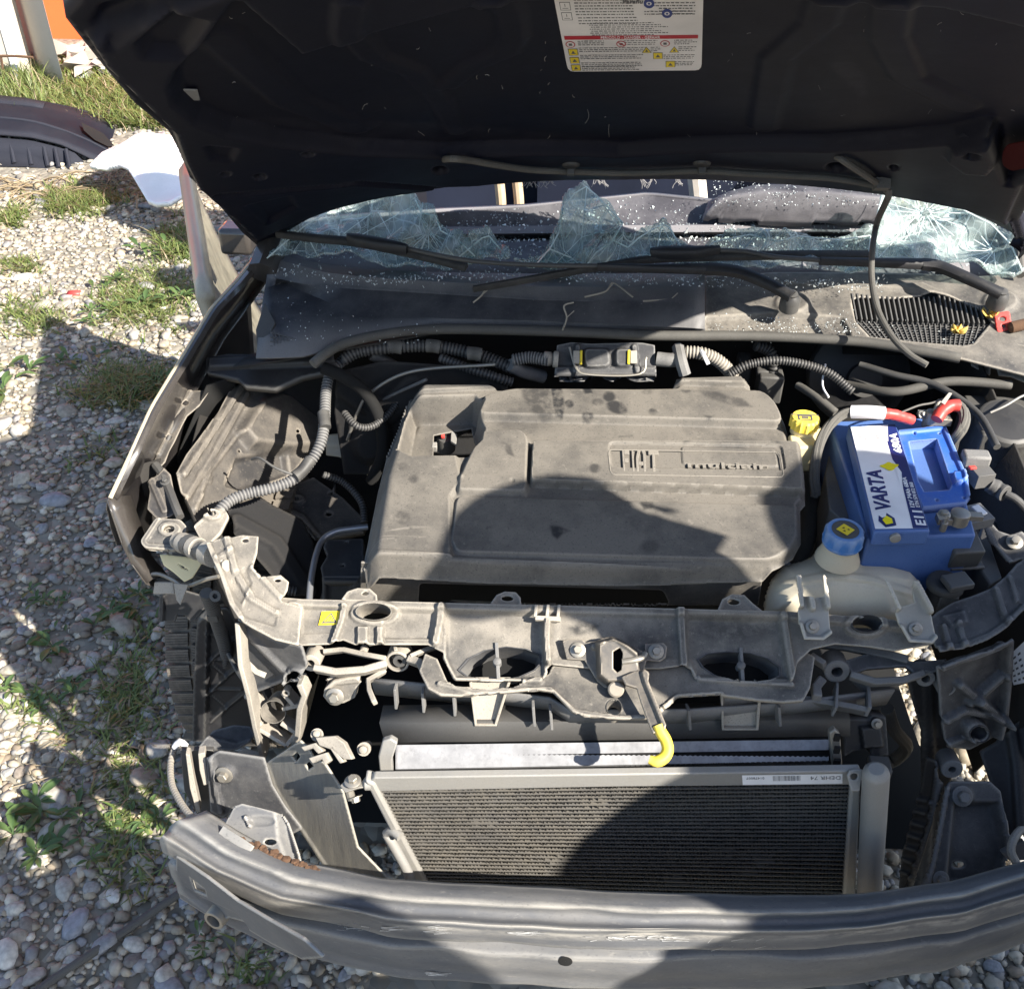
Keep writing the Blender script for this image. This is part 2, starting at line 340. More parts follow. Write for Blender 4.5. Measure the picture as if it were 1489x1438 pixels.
# ------------------------------------------------------------------ bonnet, seen from below
HT = R(35)
HOOD = Crowned((0.03, 1.03, 0.98), (1, 0.03, 0), (0, -math.cos(HT), math.sin(HT)))
HOOD.c = .13; HC = HOOD.ab((95, 25)); HA, HL = abs(HC[0])+.02, HC[1]
hood_out = [(375, 358), (352, 338), (318, 298), (276, 258), (262, 222), (245, 190), (196, 150), (150, 95), (118, 55), (95, 25), ('ab', -HA*.9, HL+.04), ('ab', -HA*.7, HL+.075), ('ab', -HA*.4, HL+.105), ('ab', 0, HL+.115), ('ab', HA*.4, HL+.105), ('ab', HA*.7, HL+.075), ('ab', HA*.9, HL+.04), ('ab', HA*.93, HL),
            ('ab', .53, HL*.6), ('ab', .55, HL*.38), ('ab', .60, HL*.2), ('ab', .675, .06), ('ab', .69, -.01), (1489, 348), (1440, 322), (1400, 304), (1340, 290), (1280, 280), (1190, 268), (1100, 262), (1000, 258), (900, 258), (800, 261), (700, 267), (620, 277), (560, 286), (500, 300), (450, 318), (415, 338), (388, 362)]
rec = [(345, -20), (300, 45), (258, 86), (251, 106), (258, 132), (288, 160), (335, 180), (410, 196), (520, 209), (640, 215), (900, 214), (1200, 204), (1290, 199), (1390, 190), (1440, 178), ('ab', .50, HL*.40), ('ab', .47, HL*.7), ('ab', .38, HL*.9), ('ab', .2, HL*.96), ('ab', -.2, HL*.96), ('ab', -.40, HL*.86)]
inner = [(132, 45), (152, 78), (202, 128), (252, 178), (268, 222), (288, 262), (330, 300), (372, 340), (410, 322), (470, 296), (560, 275), (700, 258), (900, 250), (1100, 253), (1280, 270), (1400, 292), (1470, 318), ('ab', .665, .06), ('ab', .575, HL*.22), ('ab', .52, HL*.4), ('ab', .505, HL*.6), ('ab', HA*.88, HL-.02), ('ab', HA*.7, HL+.035), ('ab', HA*.4, HL+.065), ('ab', 0, HL+.075), ('ab', -HA*.4, HL+.065), ('ab', -HA*.7, HL+.035)]
hood = relief('hood', HOOD, hood_out, M_hood, car, res=.0038, thick=.022, worn=[([(1205, 100), (1240, 98), (1258, 120), (1262, 165)], .9, .008), ([(1236, 110), (1246, 150), (1255, 180)], .7, .006), ([(640, 100), (650, 92), (668, 88)], .6, .006), ([(330, 178), (520, 209), (640, 215), (900, 213)], .5, .003), ([(1200, 204), (1290, 199), (1390, 190)], .6, .004), ([(250, 0), (215, 50), (190, 78)], .6, .012), ([(96, 28), (150, 98), (250, 188)], .5, .004), ([(278, 262), (318, 300), (375, 356)], .5, .004)], feats=[
    (inner, .016, .012), (rec, -.022, .016),
    ([(250, 0), (205, 40), (215, 60), (265, 62), (300, 10)], -.012, .02), ([(150, 10), (140, 30), (160, 48), (200, 20), (220, -10)], -.01, .015),
    ('line', [(320, 270), (352, 268), (480, 257), (520, 252), (640, 262), (800, 262)], -.012, .012),
    ('line', [(512, -20), (506, 20), (518, 60), (545, 90), (600, 110), (640, 150), (665, 195)], .005, .02), ('line', [(715, -20), (742, 25), (748, 60), (735, 82), (690, 100), (655, 128)], .005, .02), ('line', [(1210, -20), (1190, 40), (1130, 90), (1110, 190)], .005, .025), ('line', [(1300, -20), (1290, 60), (1320, 120), (1400, 160)], .005, .025), ('line', [(320, 60), (420, 150), (520, 190)], .006, .03),
    ([(1378, 210), (1385, 195), (1420, 188), (1450, 185), (1455, 205), (1440, 228), (1400, 226)], .012, .01), (ell(1415, 197, 9, 4), -.02, .006),
    ([(300, 195), (310, 215), (335, 218), (345, 200)], -.006, .01), ([(360, 285), (420, 272), (430, 290), (390, 312)], -.008, .012)],
    holes=[ell(328, 237, 8, 4), ell(378, 241, 10, 5), ell(448, 208, 10, 4), ell(640, 233, 12, 7), ell(1217, 228, 16, 8), ell(1300, 228, 8, 5)])
relief('outer_skin', HOOD, hood_out, M_paint, hood, res=.012, thick=.0015, h0=lambda Pt, sd: -.030+0*sd)   # the painted outside
mb = MB(); hz = [HOOD.hit(x, y, .0225) for x, y in [(640, 234), (652, 231), (680, 233), (720, 240), (770, 247), (830, 250), (900, 252), (960, 251), (1020, 249), (1090, 253), (1150, 256), (1215, 260), (1285, 272)]]
hz[0] = HOOD.hit(640, 234, -.01); mb.tube(hz, .0052, 10); mb.build('washer_hose', M_rubber, hood)
for x, y in ((830, 241), (1021, 239)):
    mb = MB(); c = HOOD.hit(x, y-3, .015); mb.lathe(c, HOOD.n, [(.014, .0), (.014, .003), (.011, .006), (.004, .007)], 20); mb.box(HOOD.hit(x, y+8, .0235), HOOD.a*.006, HOOD.b*.007, HOOD.n*.007); mb.build('hose_clip', M_blackc, hood, bevel=.001)
mb = MB(); mb.tube([HOOD.hit(1212, 227, -.008), HOOD.hit(1220, 230, .018), HOOD.hit(1250, 250, .026), HOOD.hit(1285, 273, .024)], .0048, 8)
mb.box(HOOD.hit(1282, 268, .024), HOOD.a*.011, HOOD.b*.009, HOOD.n*.008)
c0 = HOOD.hit(1288, 276, .022); hang = [c0, Yp(1292, 285, c0[1]-.02), Z(1275, 325, 1.08), Z(1268, 370, 1.045), Z(1268, 410, 1.01), Z(1276, 450, .985), Z(1296, 488, .965), Z(1322, 515, .952), Z(1348, 531, .945)]
mb.tube(hang, .0052, 10); mb.build('hanging_hose', M_rubber, hood)
plate('grey_tag', HOOD, [(262, 131), (287, 132), (291, 147), (272, 147)], mat('grey_tag', (.09, .09, .09), .6, dust=(.16, .16, .16), dust_amt=.5, scale=200), hood, h=-.002, thick=.002)
plate('red_patch', HOOD, [(1458, 222), (1464, 212), (1500, 205), (1515, 240), (1470, 250), (1456, 240)], mat('red_primer', (.05, .003, .004), .8, spec=.1, dust=(.035, .006, .006), dust_amt=.3, scale=40), hood, h=.0155, thick=.002, rnd=10)
mb = MB()                                        # pale fibres and lint caught on the panel
for _ in range(75):
    x, y = random.uniform(150, 1489), random.uniform(0, 205)
    if 800 < x < 1030 and y < 115: continue
    if y < 90 and x < 260: continue
    ln, an = random.uniform(2, 9)*(1 if random.random() < .85 else 2.4), random.uniform(0, 6.28); b = random.uniform(-1.2, 1.2)
    pts = [HOOD.hit(x+ln*t*math.cos(an+b*t), y+ln*t*math.sin(an+b*t), -.0055) for t in (0, .33, .66, 1)]
    mb.tube(pts, random.choice((.00016, .00022, .0003)), 4, .004, cap=False)
lint = mb.build('lint', mat('lint', (.30, .29, .29), .9), hood); lint['kind'] = 'stuff'

# ------------------------------------------------------------------ warning sticker on the bonnet
SH = -.0052
mb = MB(); q = rrect([(803, -14), (1023, -14), (1020, 103), (826, 105)], 9, 4); mb.prism([HOOD.at(*HOOD.ab(p, SH), SH) for p in q], -HOOD.n*.0006, 0)
D = dec(HOOD, [(826, 105), (1020, 102), (1023, -14), (803, -14)], SH+.0002); nn = HOOD.n
def bar(u0, v0, u1, v1, m, h=.0):
    mb.add([D(u0, v0)+nn*h, D(u1, v0)+nn*h, D(u1, v1)+nn*h, D(u0, v1)+nn*h], [(0, 1, 2, 3)], m)
def textrow(u0, u1, v, h=.013, m=1):
    u = u0
    while u < u1-.004:
        w = min(random.uniform(.008, .034), u1-u); bar(u, v, u+w*.86, v+h*random.uniform(.75, 1), m); u += w+.004
bar(.02, .445, .97, .492, 2)                                                 # red band
for r in range(9):                                                           # small print, upper part
    v = .985-.031*r
    if v > .72: textrow(.13, .53 if v < .9 else .95, v); 
    textrow(.60, .95, v) if .6 < v < .88 and r % 3 else None
for r in range(3): textrow(.14, .55, .70-.033*r)
for r in range(7): textrow(.22-.01*(r % 2), .66+.05*(r % 3), .64-.024*r, .011)
for r in range(3): textrow(.70, .93, .80-.03*r)
for blk in ((.11, .34, .42), (.44, .70, .42), (.80, .97, .42), (.11, .62, .33), (.63, .73, .33), (.83, .97, .33), (.11, .58, .23), (.72, .96, .22), (.11, .60, .12), (.79, .95, .12), (.11, .56, .06)):
    for r in range(3): textrow(blk[0], blk[1]-random.uniform(0, .06), blk[2]-.024*r, .011)
def disc(u, v, ru, rv, m, n=16, h=.0001): mb.add([D(u+ru*math.cos(t), v+rv*math.sin(t))+nn*h for t in np.linspace(0, 2*math.pi, n, endpoint=False)], [tuple(range(n))], m)
disc(.635, .86, .036, .052, 5); disc(.755, .75, .036, .052, 5)
for u, v in ((.635, .86), (.755, .75)): disc(u, v, .018, .02, 0, h=.0002); disc(u, v, .009, .011, 5, h=.0003)
for u in (.055, .42, .735): disc(u, .385, .035, .042, 2); disc(u, .385, .028, .033, 0, h=.0002); bar(u-.012, .37, u+.012, .40, 1, .0003)
mb.add([D(.397, .405)+nn*.0004, D(.405, .41)+nn*.0004, D(.445, .37)+nn*.0004, D(.437, .362)+nn*.0004], [(0, 1, 2, 3)], 2)
for u, v in ((.03, .235), (.03, .12), (.03, .01), (.645, .17), (.735, .045)):
    bar(u, v, u+.07, v+.092, 1); bar(u+.004, v+.006, u+.066, v+.086, 3, .0001)
    mb.add([D(u+.018, v+.025)+nn*.0002, D(u+.052, v+.025)+nn*.0002, D(u+.035, v+.068)+nn*.0002], [(0, 1, 2)], 1)
for u, v in ((.60, .26), (.80, .26)):
    mb.add([D(u-.036, v)+nn*.0001, D(u+.036, v)+nn*.0001, D(u, v+.085)+nn*.0001], [(0, 1, 2)], 1); mb.add([D(u-.029, v+.006)+nn*.0002, D(u+.029, v+.006)+nn*.0002, D(u, v+.075)+nn*.0002], [(0, 1, 2)], 3)
    mb.add([D(u-.012, v+.016)+nn*.0003, D(u+.012, v+.016)+nn*.0003, D(u, v+.052)+nn*.0003], [(0, 1, 2)], 1)
for u, v in ((.03, .905), (.03, .79), (.03, .68)):
    bar(u, v, u+.072, v+.088, 1); bar(u+.004, v+.006, u+.068, v+.082, 0, .0001); bar(u+.033, v+.04, u+.038, v+.07, 1, .0002); bar(u+.016, v+.02, u+.055, v+.026, 1, .0002)
disc(.066, .948, .024, .03, 3, h=.0003); disc(.066, .948, .011, .014, 1, h=.0004)
ux, uy = unit(D(.6, .45)-D(.3, .45)), unit(D(.3, .6)-D(.3, .45))
text_mb(mb, 'PERICOLO - DANGER - GEFAHR', D(.28, .452), ux, uy, nn, .0004, 0, fitw=np.linalg.norm(D(.70, .45)-D(.28, .45)), size=np.linalg.norm(D(.3, .484)-D(.3, .452)))
text_mb(mb, 'Paraflu', D(.455, .86), ux, uy, nn, .0003, 1, fitw=np.linalg.norm(D(.59, .45)-D(.455, .45)), size=np.linalg.norm(D(.3, .90)-D(.3, .86)), shear=.2, bold=.02)
mb.build('warning_sticker', [M_sticker, M_ink, M_signred, M_signyel, M_ink, M_signblue], hood)

# ------------------------------------------------------------------ cowl
M_cowl = mat('cowl_plastic', (.030, .031, .037), .45, dust=(.115, .112, .112), dust_amt=.42, scale=15, bump=.15, bscale=150, spots=((.5, .5, .5), 120, .05))
mb = MB()
seal_l = [(372, 520, .905), (400, 520, .908), (440, 518, .91), (470, 510, .912), (500, 497, .914), (560, 484, .916), (640, 477, .916), (770, 479, .916), (900, 484, .916), (1025, 486, .916)]
gb = [(385, 420, .93), (412, 410, .93), (450, 428, .93), (510, 454, .93), (640, 463, .932), (770, 466, .932), (900, 472, .932), (1025, 478, .932)]
gt = [(388, 402, .945), (412, 407, .945), (440, 413, .948), (510, 420, .95), (640, 428, .952), (770, 436, .952), (900, 440, .952), (1025, 446, .952)]
up = [(384, 372, .962), (405, 378, .964), (470, 396, .968), (540, 404, .968), (640, 410, .968), (770, 416, .968), (900, 418, .968), (1025, 416, .968)]
up2 = [(384, 366, .955), (405, 370, .955), (470, 384, .958), (540, 392, .958), (640, 396, .958), (770, 398, .958), (900, 398, .958), (1025, 396, .958)]
rows = [resample(zs(r), 40) for r in (seal_l, gb, gt, up, up2)]
r2 = []
for i, r in enumerate(rows):
    r2.append(r)
    if i == 0: r2.append(rows[0]*.5+rows[1]*.5+V(0, 0, .004))
    if i == 2: r2.append(rows[2]*.85+rows[3]*.15+V(0, 0, .003))
cowl = mb.sheet(r2); cowl = mb.build('cowl_panel', M_cowl, car, ang=30, solid=.003)
COWL = Plane(Z(1150, 492, .916), (1, .045, 0), (0, .25, .052))
grille_hole = [(1238, 436), (1250, 432), (1300, 434), (1356, 428), (1400, 440), (1430, 452), (1442, 468), (1415, 500), (1400, 503), (1330, 497), (1265, 490), (1244, 468)]
relief('cowl_side_panel', COWL, [(1025, 487), (1100, 488), (1180, 491), (1250, 496), (1330, 510), (1400, 522), (1489, 545), (1560, 560), (1570, 405), (1489, 398), (1420, 402), (1340, 398), (1240, 396), (1130, 396), (1025, 402)], mat('sunlit_dusty_cowl', (.05, .048, .047), .55, dust=(.23, .21, .18), dust_amt=.6, scale=15, bump=.15, bscale=150), car, res=.003, thick=.004,  # lighter than the other cowl panel: sunlight painted in with the dust
       feats=[([(1025, 462), (1130, 455), (1225, 462), (1235, 480), (1240, 500), (1025, 495)], -.008, .006), (ell(1152, 442, 26, 16), .006, .01), (ell(1454, 440, 26, 16), .006, .01), ([(1120, 410), (1330, 425), (1400, 440), (1340, 412), (1240, 420)], .006, .01)], holes=[grille_hole])
GR2 = Plane(COWL.o-COWL.n*.012, COWL.a, COWL.b)
mb = MB()
def pbar(pl, p, q, w, t, h=0.0, m=0):
    a, b = pl.at(*pl.ab(p, h), h), pl.at(*pl.ab(q, h), h); d = unit(b-a); s = np.cross(d, pl.n); mb.box((a+b)/2, d*np.linalg.norm(b-a)/2, s*w/2, pl.n*t/2, m)
for i in range(26):                               # upright slots, then the square mesh
    t = i/25; x = 1240+t*185; yt = 432+(6*math.sin(t*3)) if t < .65 else 430+(t-.65)*60; pbar(COWL, (x-2, yt-2), (x+5, 468+t*6), .0022, .012, -.004)
for i in range(9): t = i/8; pbar(COWL, (1246+t*14, 469+t*28), (1440-t*22, 474+t*30), .0017, .004, -.008)
for i in range(24): t = i/23; pbar(COWL, (1246+t*186, 468+t*6), (1270+t*150, 494+t*12), .0017, .004, -.006)
mb.build('cowl_grille', M_black, car)
mb = MB(); mb.add([COWL.at(*COWL.ab(p, -.045), -.045) for p in [(1225, 420), (1460, 420), (1460, 520), (1225, 515)]], [(0, 1, 2, 3)]); mb.build('cowl_well_shade', M_void, car)  # dark sheet stands for the shade below the grille
mb = MB(); sp = zs([(455, 530, .905), (470, 517, .912), (500, 500, .918), (560, 486, .921), (640, 479, .921), (800, 482, .921), (950, 488, .921), (1100, 489, .921), (1250, 497, .92), (1340, 511, .918), (1396, 521, .916)])
mb.tube(sp, .0085, 12, .01); mb.build('cowl_seal', M_rubber, car)
mb = MB(); WL = Plane(Z(420, 520, .9), (1, .1, 0), (0, .2, .06))                      # little mesh at the left end
for i in range(9): pbar(WL, (393+i*6, 478+i*3), (402+i*5, 512), .0018, .003, .004)
for i in range(5): pbar(WL, (393, 483+i*7), (444, 498+i*4), .0018, .003, .004)
mb.build('cowl_mesh', M_black, car)
mb = MB(); mb.prism([WL.at(*WL.ab(p)) for p in [(376, 520), (372, 480), (385, 440), (400, 470)]], V(0, 0, -.004)); mb.build('cowl_end_piece', M_blackc, car)
# firewall and the dark well behind the engine
fw = np.array(zs([(330, 545, .895), (400, 535, .895), (640, 492, .905), (900, 500, .905), (1250, 508, .905), (1489, 540, .90), (1600, 570, .9)]))
mb = MB(); mb.sheet([list(fw+V(0, dy, dz)) for dy, dz in ((.03, -.002), (.12, -.03), (.16, -.12), (.15, -.35), (0, -.62))]); mb.build('firewall', M_dirty, car, solid=.004)
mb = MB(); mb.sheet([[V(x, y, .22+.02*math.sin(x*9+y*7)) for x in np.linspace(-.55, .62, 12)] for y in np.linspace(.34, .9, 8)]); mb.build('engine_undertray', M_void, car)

# ------------------------------------------------------------------ engine cover
CV = plane3(Z(640, 826, .80), Z(1100, 828, .80), Z(850, 562, .868))
cv_out = [(590, 566), (598, 557), (713, 557), (724, 562), (850, 561), (980, 559), (984, 550), (1080, 547), (1092, 562), (1112, 568), (1130, 583), (1143, 610), (1152, 640), (1164, 646), (1172, 700), (1173, 728), (1166, 736), (1167, 784), (1155, 806), (1136, 818), (1112, 829), (900, 833), (700, 829), (527, 820), (525, 800), (534, 752), (546, 690), (560, 640), (576, 600)]
def cv_h0(Pt, sd):
    h = np.zeros(len(Pt)); edge = CV.ab((1110, 828))[1]
    L_ = np.array([CV.ab(p) for p in [(600, 557), (578, 600), (548, 690), (534, 770), (527, 820)]]); d = sdline(Pt, L_); h -= .030*sst(1-d/.03)**1.6
    h -= .012*sst(1+sd/.012)                                                        # rolled rim
    fr = np.array([CV.ab(p) for p in [(500, 822), (700, 831), (900, 835), (1112, 831)]]); d = sdline(Pt, fr); h -= .02*sst(1-d/.02)
    return h
pocket = [(597, 580), (688, 578), (700, 588), (692, 606), (700, 622), (696, 645), (680, 660), (600, 662), (582, 652)]
cover = relief('engine_cover', CV, cv_out, M_cover, car, res=.0015, thick=.003, h0=cv_h0, ang=60, wiped=[
    ([(756, 575), (775, 571), (800, 572), (803, 600), (812, 612), (790, 616), (768, 606)], .9, .012), ([(800, 572), (816, 572), (822, 600), (818, 614), (806, 612)], 1.2, .006), (ell(827, 596, 7, 6), 1.2, .005), (ell(854, 612, 8, 5), 1.1, .005), (ell(885, 585, 9, 8), 1.1, .006), (ell(868, 593, 8, 5), .9, .006), (ell(896, 601, 16, 9, 14, .3), 1.1, .006), ([(846, 571), (858, 571), (861, 580), (850, 581)], 1.2, .005), (ell(948, 607, 6, 5), 1.0, .005), (ell(940, 578, 8, 4), .7, .006), (ell(996, 574, 8, 6), .8, .006),
    ([(1005, 574), (1040, 578), (1078, 588), (1092, 600), (1070, 600), (1030, 588)], .8, .008), ([(900, 634), (920, 632), (920, 635), (900, 636)], 1, .004), ([(1020, 612), (1036, 613), (1030, 618)], .8, .005), (ell(864, 692, 8, 7), .9, .006), (ell(602, 700, 7, 6), .8, .006), (ell(586, 756, 11, 10), .8, .007), (ell(585, 682, 9, 6), .5, .006), ([(800, 768), (812, 768), (830, 776), (818, 780), (810, 788), (803, 782)], 1.1, .006), ([(730, 650), (742, 655), (748, 672), (738, 668)], .8, .005), (ell(712, 772, 5, 3), .8, .005), (ell(1128, 650, 12, 6), .8, .01), (ell(1000, 650, 10, 3, 12, -.5), .7, .006), ([(930, 735), (948, 730), (950, 742), (936, 745)], 1, .006), (ell(945, 798, 14, 9), .5, .01), (ell(770, 610, 60, 20), .35, .04), (ell(1090, 640, 40, 16), .4, .03)],
    worn=[([(530, 790), (575, 786)], .7, .002), ([(560, 776), (600, 768), (625, 770)], .6, .002), ([(536, 782), (620, 784)], .5, .0015)], feats=[
    (rrect([(664, 724), (1164, 738), (1164, 790), (1140, 812), (1110, 818), (664, 806), (656, 790)], 10), .006, .005),
    (rrect([(774, 650), (1164, 651), (1171, 722), (771, 708)], 5), .017, .0035), (rrect([(884, 654), (1134, 658), (1140, 694), (888, 690)], 7), -.0034, .002), (rrect([(989, 660), (1124, 663), (1129, 688), (991, 685)], 4), .0024, .0015),
    (rrect([(700, 632), (758, 630), (769, 642), (766, 722), (664, 720), (672, 690)], 8), .012, .008),
    (rrect([(700, 582), (745, 571), (1108, 574), (1128, 592), (1140, 622), (692, 610)], 14), .013, .009),
    ([(592, 557), (715, 557), (722, 566), (592, 572)], .006, .004), ([(984, 549), (1084, 549), (1092, 562), (980, 560)], .010, .004),
    ([(560, 640), (602, 662), (664, 664), (672, 700), (656, 724), (656, 812), (520, 812)], .006, .008),
    ('line', [(527, 806), (600, 809), (700, 816), (900, 824), (1110, 830)], .003, .006),
    (pocket, -.055, .016), (ell(745, 706, 3, 3), -.002, .004)],
    holes=[[(628, 598), (684, 588), (688, 610), (697, 628), (690, 648), (672, 656), (626, 657)]])
SK = plane3(Z(527, 823, .775), Z(1108, 834, .775), Z(820, 872, .705))
relief('cover_front_skirt', SK, [(525, 818), (700, 826), (900, 832), (1112, 829), (1108, 845), (1103, 880), (525, 880), (524, 850)], M_cover, cover, res=.0018, thick=.003, holes=[rrect([(610, 848), (964, 858), (974, 879), (608, 879)], 6)], feats=[('line', [(527, 829), (700, 836), (900, 842), (1108, 838)], .004, .006)])
mb = MB(); o = CV.hit(648, 640, -.075); mb.lathe(o, CV.n, [(.016, -.02), (.016, .0), (.013, .008), (.004, .010)], 18); mb.build('oil_cap', M_blackc, cover)
mb = MB(); mb.box(CV.hit(660, 638, -.058), CV.a*.005+CV.b*-.004, CV.b*.012, CV.n*.003, 0); mb.box(CV.hit(632, 650, -.06), CV.a*.004, CV.b*.006, CV.n*.006, 0); mb.box(CV.hit(644, 634, -.06), CV.a*.003, CV.b*.004, CV.n*.003, 1); mb.build('dipstick_handle', [M_alu, M_red], cover, bevel=.001)
BH = .0138
mb = MB(); fr = rrect([(884, 654), (1134, 658), (1140, 694), (888, 690)], 7); fp = [CV.at(*CV.ab(p, .0170), .0170) for p in fr]; mb.tube(fp+[fp[0]], .0010, 6, .004, smooth_path=False); mb.build('badge_frame', M_cover, cover)
mb = MB(); DF = dec(CV, [(906, 687), (958, 688), (957, 657), (904, 656)], BH)
def strokes(polys, u0, w):
    for pl_ in polys: mb.prism([DF(u0+p[0]*w, p[1]) + CV.n*.0035 for p in pl_], -CV.n*.0045)
S = .26
strokes([[(0, 0), (S, 0), (S, 1), (0, 1)], [(S, .8), (1, .8), (1, 1), (S, 1)], [(S, .42), (.8, .42), (.8, .60), (S, .60)]], 0, .2)          # F
strokes([[(0, 0), (1, 0), (1, 1), (0, 1)]], .26, .055)                                                                                       # I
strokes([[(0, 0), (S, 0), (S, .62), (0, .62)], [(0, .62), (S, .62), (.55, 1), (.2, 1)], [(.74, 0), (1, 0), (1, 1), (.55, 1), (.74, .8)], [(S, .3), (.74, .3), (.74, .46), (S, .46)]], .37, .27)  # A
strokes([[(.36, 0), (.64, 0), (.64, .8), (.36, .8)], [(0, .8), (1, .8), (1, 1), (0, 1)]], .72, .28)                                           # T
mb.build('raised_lettering', M_cover, cover, bevel=.0006)
mb = MB(); a0, a1 = CV.at(*CV.ab((1000, 682), BH), BH), CV.at(*CV.ab((1118, 685), BH), BH); ux = unit(a1-a0); uy = np.cross(CV.n, ux)
text_mb(mb, 'multiair', a0, ux, uy, CV.n, .0042, 0, fitw=np.linalg.norm(a1-a0), size=.012, bold=.015); mb.build('raised_lettering', M_cover, cover)
# ------------------------------------------------------------------ slam panel (front crossmember of the carrier)
S1 = Plane((0, .35, .76), (1, .035, 0), (0, .894, .447))
sl_out = [(350, 864), (380, 868), (440, 873), (800, 882), (1146, 891), (1200, 895), (1290, 902), (1352, 912), (1362, 935), (1300, 946), (1262, 940), (1215, 936), (1180, 944), (1160, 962), (1152, 990), (1146, 994), (1015, 987), (1004, 972), (988, 968), (960, 972), (862, 972), (803, 966), (795, 972), (788, 988), (780, 990), (662, 986), (650, 968), (644, 948), (622, 937), (516, 937), (498, 930), (486, 936), (440, 938), (400, 930), (346, 902)]
duct_l = [(668, 972), (682, 956), (706, 944), (736, 939), (764, 942), (784, 950), (787, 960), (776, 972), (754, 982), (728, 987), (700, 986), (680, 981)]
duct_r = [(1017, 957), (1030, 949), (1060, 946), (1092, 948), (1118, 956), (1134, 968), (1134, 980), (1120, 988), (1096, 991), (1066, 988), (1040, 979), (1024, 968)]
ring1 = ell(545, 893, 25, 12); ring2 = ell(1258, 910, 22, 12)
slam = relief('slam_panel', S1, sl_out, M_slam, car, res=.0016, thick=.004, ang=40, feats=[
    ('line', [(352, 866), (440, 875), (800, 884), (1146, 893), (1350, 912)], .006, .012),
    ('line', [(502, 884), (497, 905), (486, 934)], .009, .006), ('line', [(642, 884), (640, 905), (634, 934)], .009, .007), ('line', [(796, 906), (795, 930), (797, 962)], .016, .006), ('line', [(989, 888), (991, 925), (994, 966)], .008, .007), ('line', [(1138, 896), (1142, 920), (1152, 985)], .006, .007),
    ([(650, 890), (788, 892), (790, 985), (664, 983), (650, 955)], -.008, .008), ([(1000, 895), (1134, 899), (1146, 985), (1015, 982), (1000, 950)], -.008, .008),
    ([(560, 890), (632, 890), (626, 928), (556, 928)], -.004, .004), ([(812, 898), (980, 900), (980, 955), (810, 955)], -.003, .012), ([(380, 885), (430, 888), (418, 922), (370, 905)], -.004, .004),
    ([(440, 885), (494, 886), (480, 920), (440, 922)], -.0015, .003),
    (ell(545, 893, 36, 18), .006, .006), (ell(1258, 910, 32, 18), .006, .006), (ell(428, 886, 12, 9), .005, .004), ([(520, 912), (536, 912), (536, 937), (520, 937)], .008, .004), ([(548, 912), (558, 912), (558, 937), (548, 937)], .008, .004)],
    holes=[duct_l, duct_r, ring1, ring2], wiped=[([(826, 912), (850, 904), (872, 908), (862, 918), (838, 922)], 1.1, .01), (ell(760, 905, 30, 10), .5, .02), (ell(590, 905, 26, 10), .5, .02), (ell(700, 930, 30, 10), .5, .02), (ell(940, 930, 26, 8), .6, .02), (ell(1070, 915, 50, 18), .8, .03), (ell(1230, 925, 30, 8), .6, .02), ([(640, 884), (646, 930), (660, 985)], .7, .006), ([(440, 876), (800, 886), (1146, 895)], .6, .005)], worn=[([(352, 864), (440, 873), (800, 882), (1146, 891)], .5, .003), ([(516, 935), (620, 936), (644, 950)], .7, .004)])
def ringwall(name, pl, px, depth, m, parent, lip=.0015, h=0.0, flare=1.0):
    ab = np.array([pl.ab(p) for p in px]); c = ab.mean(0); mb = MB()
    rows = [[pl.at(*(c+(a-c)*k), hh) for a in ab] for k, hh in ((1.06, h-.001), (1.05, h+lip), (1.0, h+lip), (.985, h-.004), (flare*.96, -depth))]
    mb.sheet(rows, 0, True); return mb.build(name, m, parent, ang=50)
for px, x in ((duct_l, 722), (duct_r, 1076)):
    d = ringwall('air_duct', S1, px, .05, M_carr, slam, .002, -.008, .93)
    mb = MB(); yy = [p[1] for p in px]; pbar(S1, (x, min(yy)-3), (x+3, max(yy)+3), .005, .016, -.012); mb.lathe(S1.hit(x+1, (min(yy)+max(yy))/2, -.008), S1.n, [(.006, -.01), (.006, .006), (.003, .008)], 14); mb.build('duct_bar', M_carr, slam, bevel=.0008)
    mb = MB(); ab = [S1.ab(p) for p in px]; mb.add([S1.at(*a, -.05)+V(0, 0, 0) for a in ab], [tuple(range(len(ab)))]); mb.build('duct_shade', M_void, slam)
ringwall('pipe_socket', S1, ring1, .03, M_slam, slam, .008, .004); ringwall('pipe_socket', S1, ring2, .03, M_carr, slam, .007, .004)
# yellow fan warning sticker
mb = MB(); q = [(468, 889), (497, 888), (492, 908), (463, 909)]; D = dec(S1, [q[3], q[2], q[1], q[0]], .0008)
mb.add([D(0, 0), D(1, 0), D(1, 1), D(0, 1)], [(0, 1, 2, 3)], 0); tr = lambda k, h: [D(.5+(u-.5)*k, .46+(v-.46)*k)+S1.n*h for u, v in ((.1, .12), (.9, .12), (.5, .9))]
mb.add(tr(1, .0002), [(0, 1, 2)], 1); mb.add(tr(.66, .0004), [(0, 1, 2)], 0)
for a in (.6, 2.2, 3.8, 5.4): mb.add([D(.5+.13*math.cos(a+t)*k, .36+.13*math.sin(a+t)*k)+S1.n*.0006 for t, k in ((0, .3), (-.5, 1), (.3, 1.1))], [(0, 1, 2)], 1)
mb.build('fan_warning_sticker', [M_signyel, M_ink], slam)
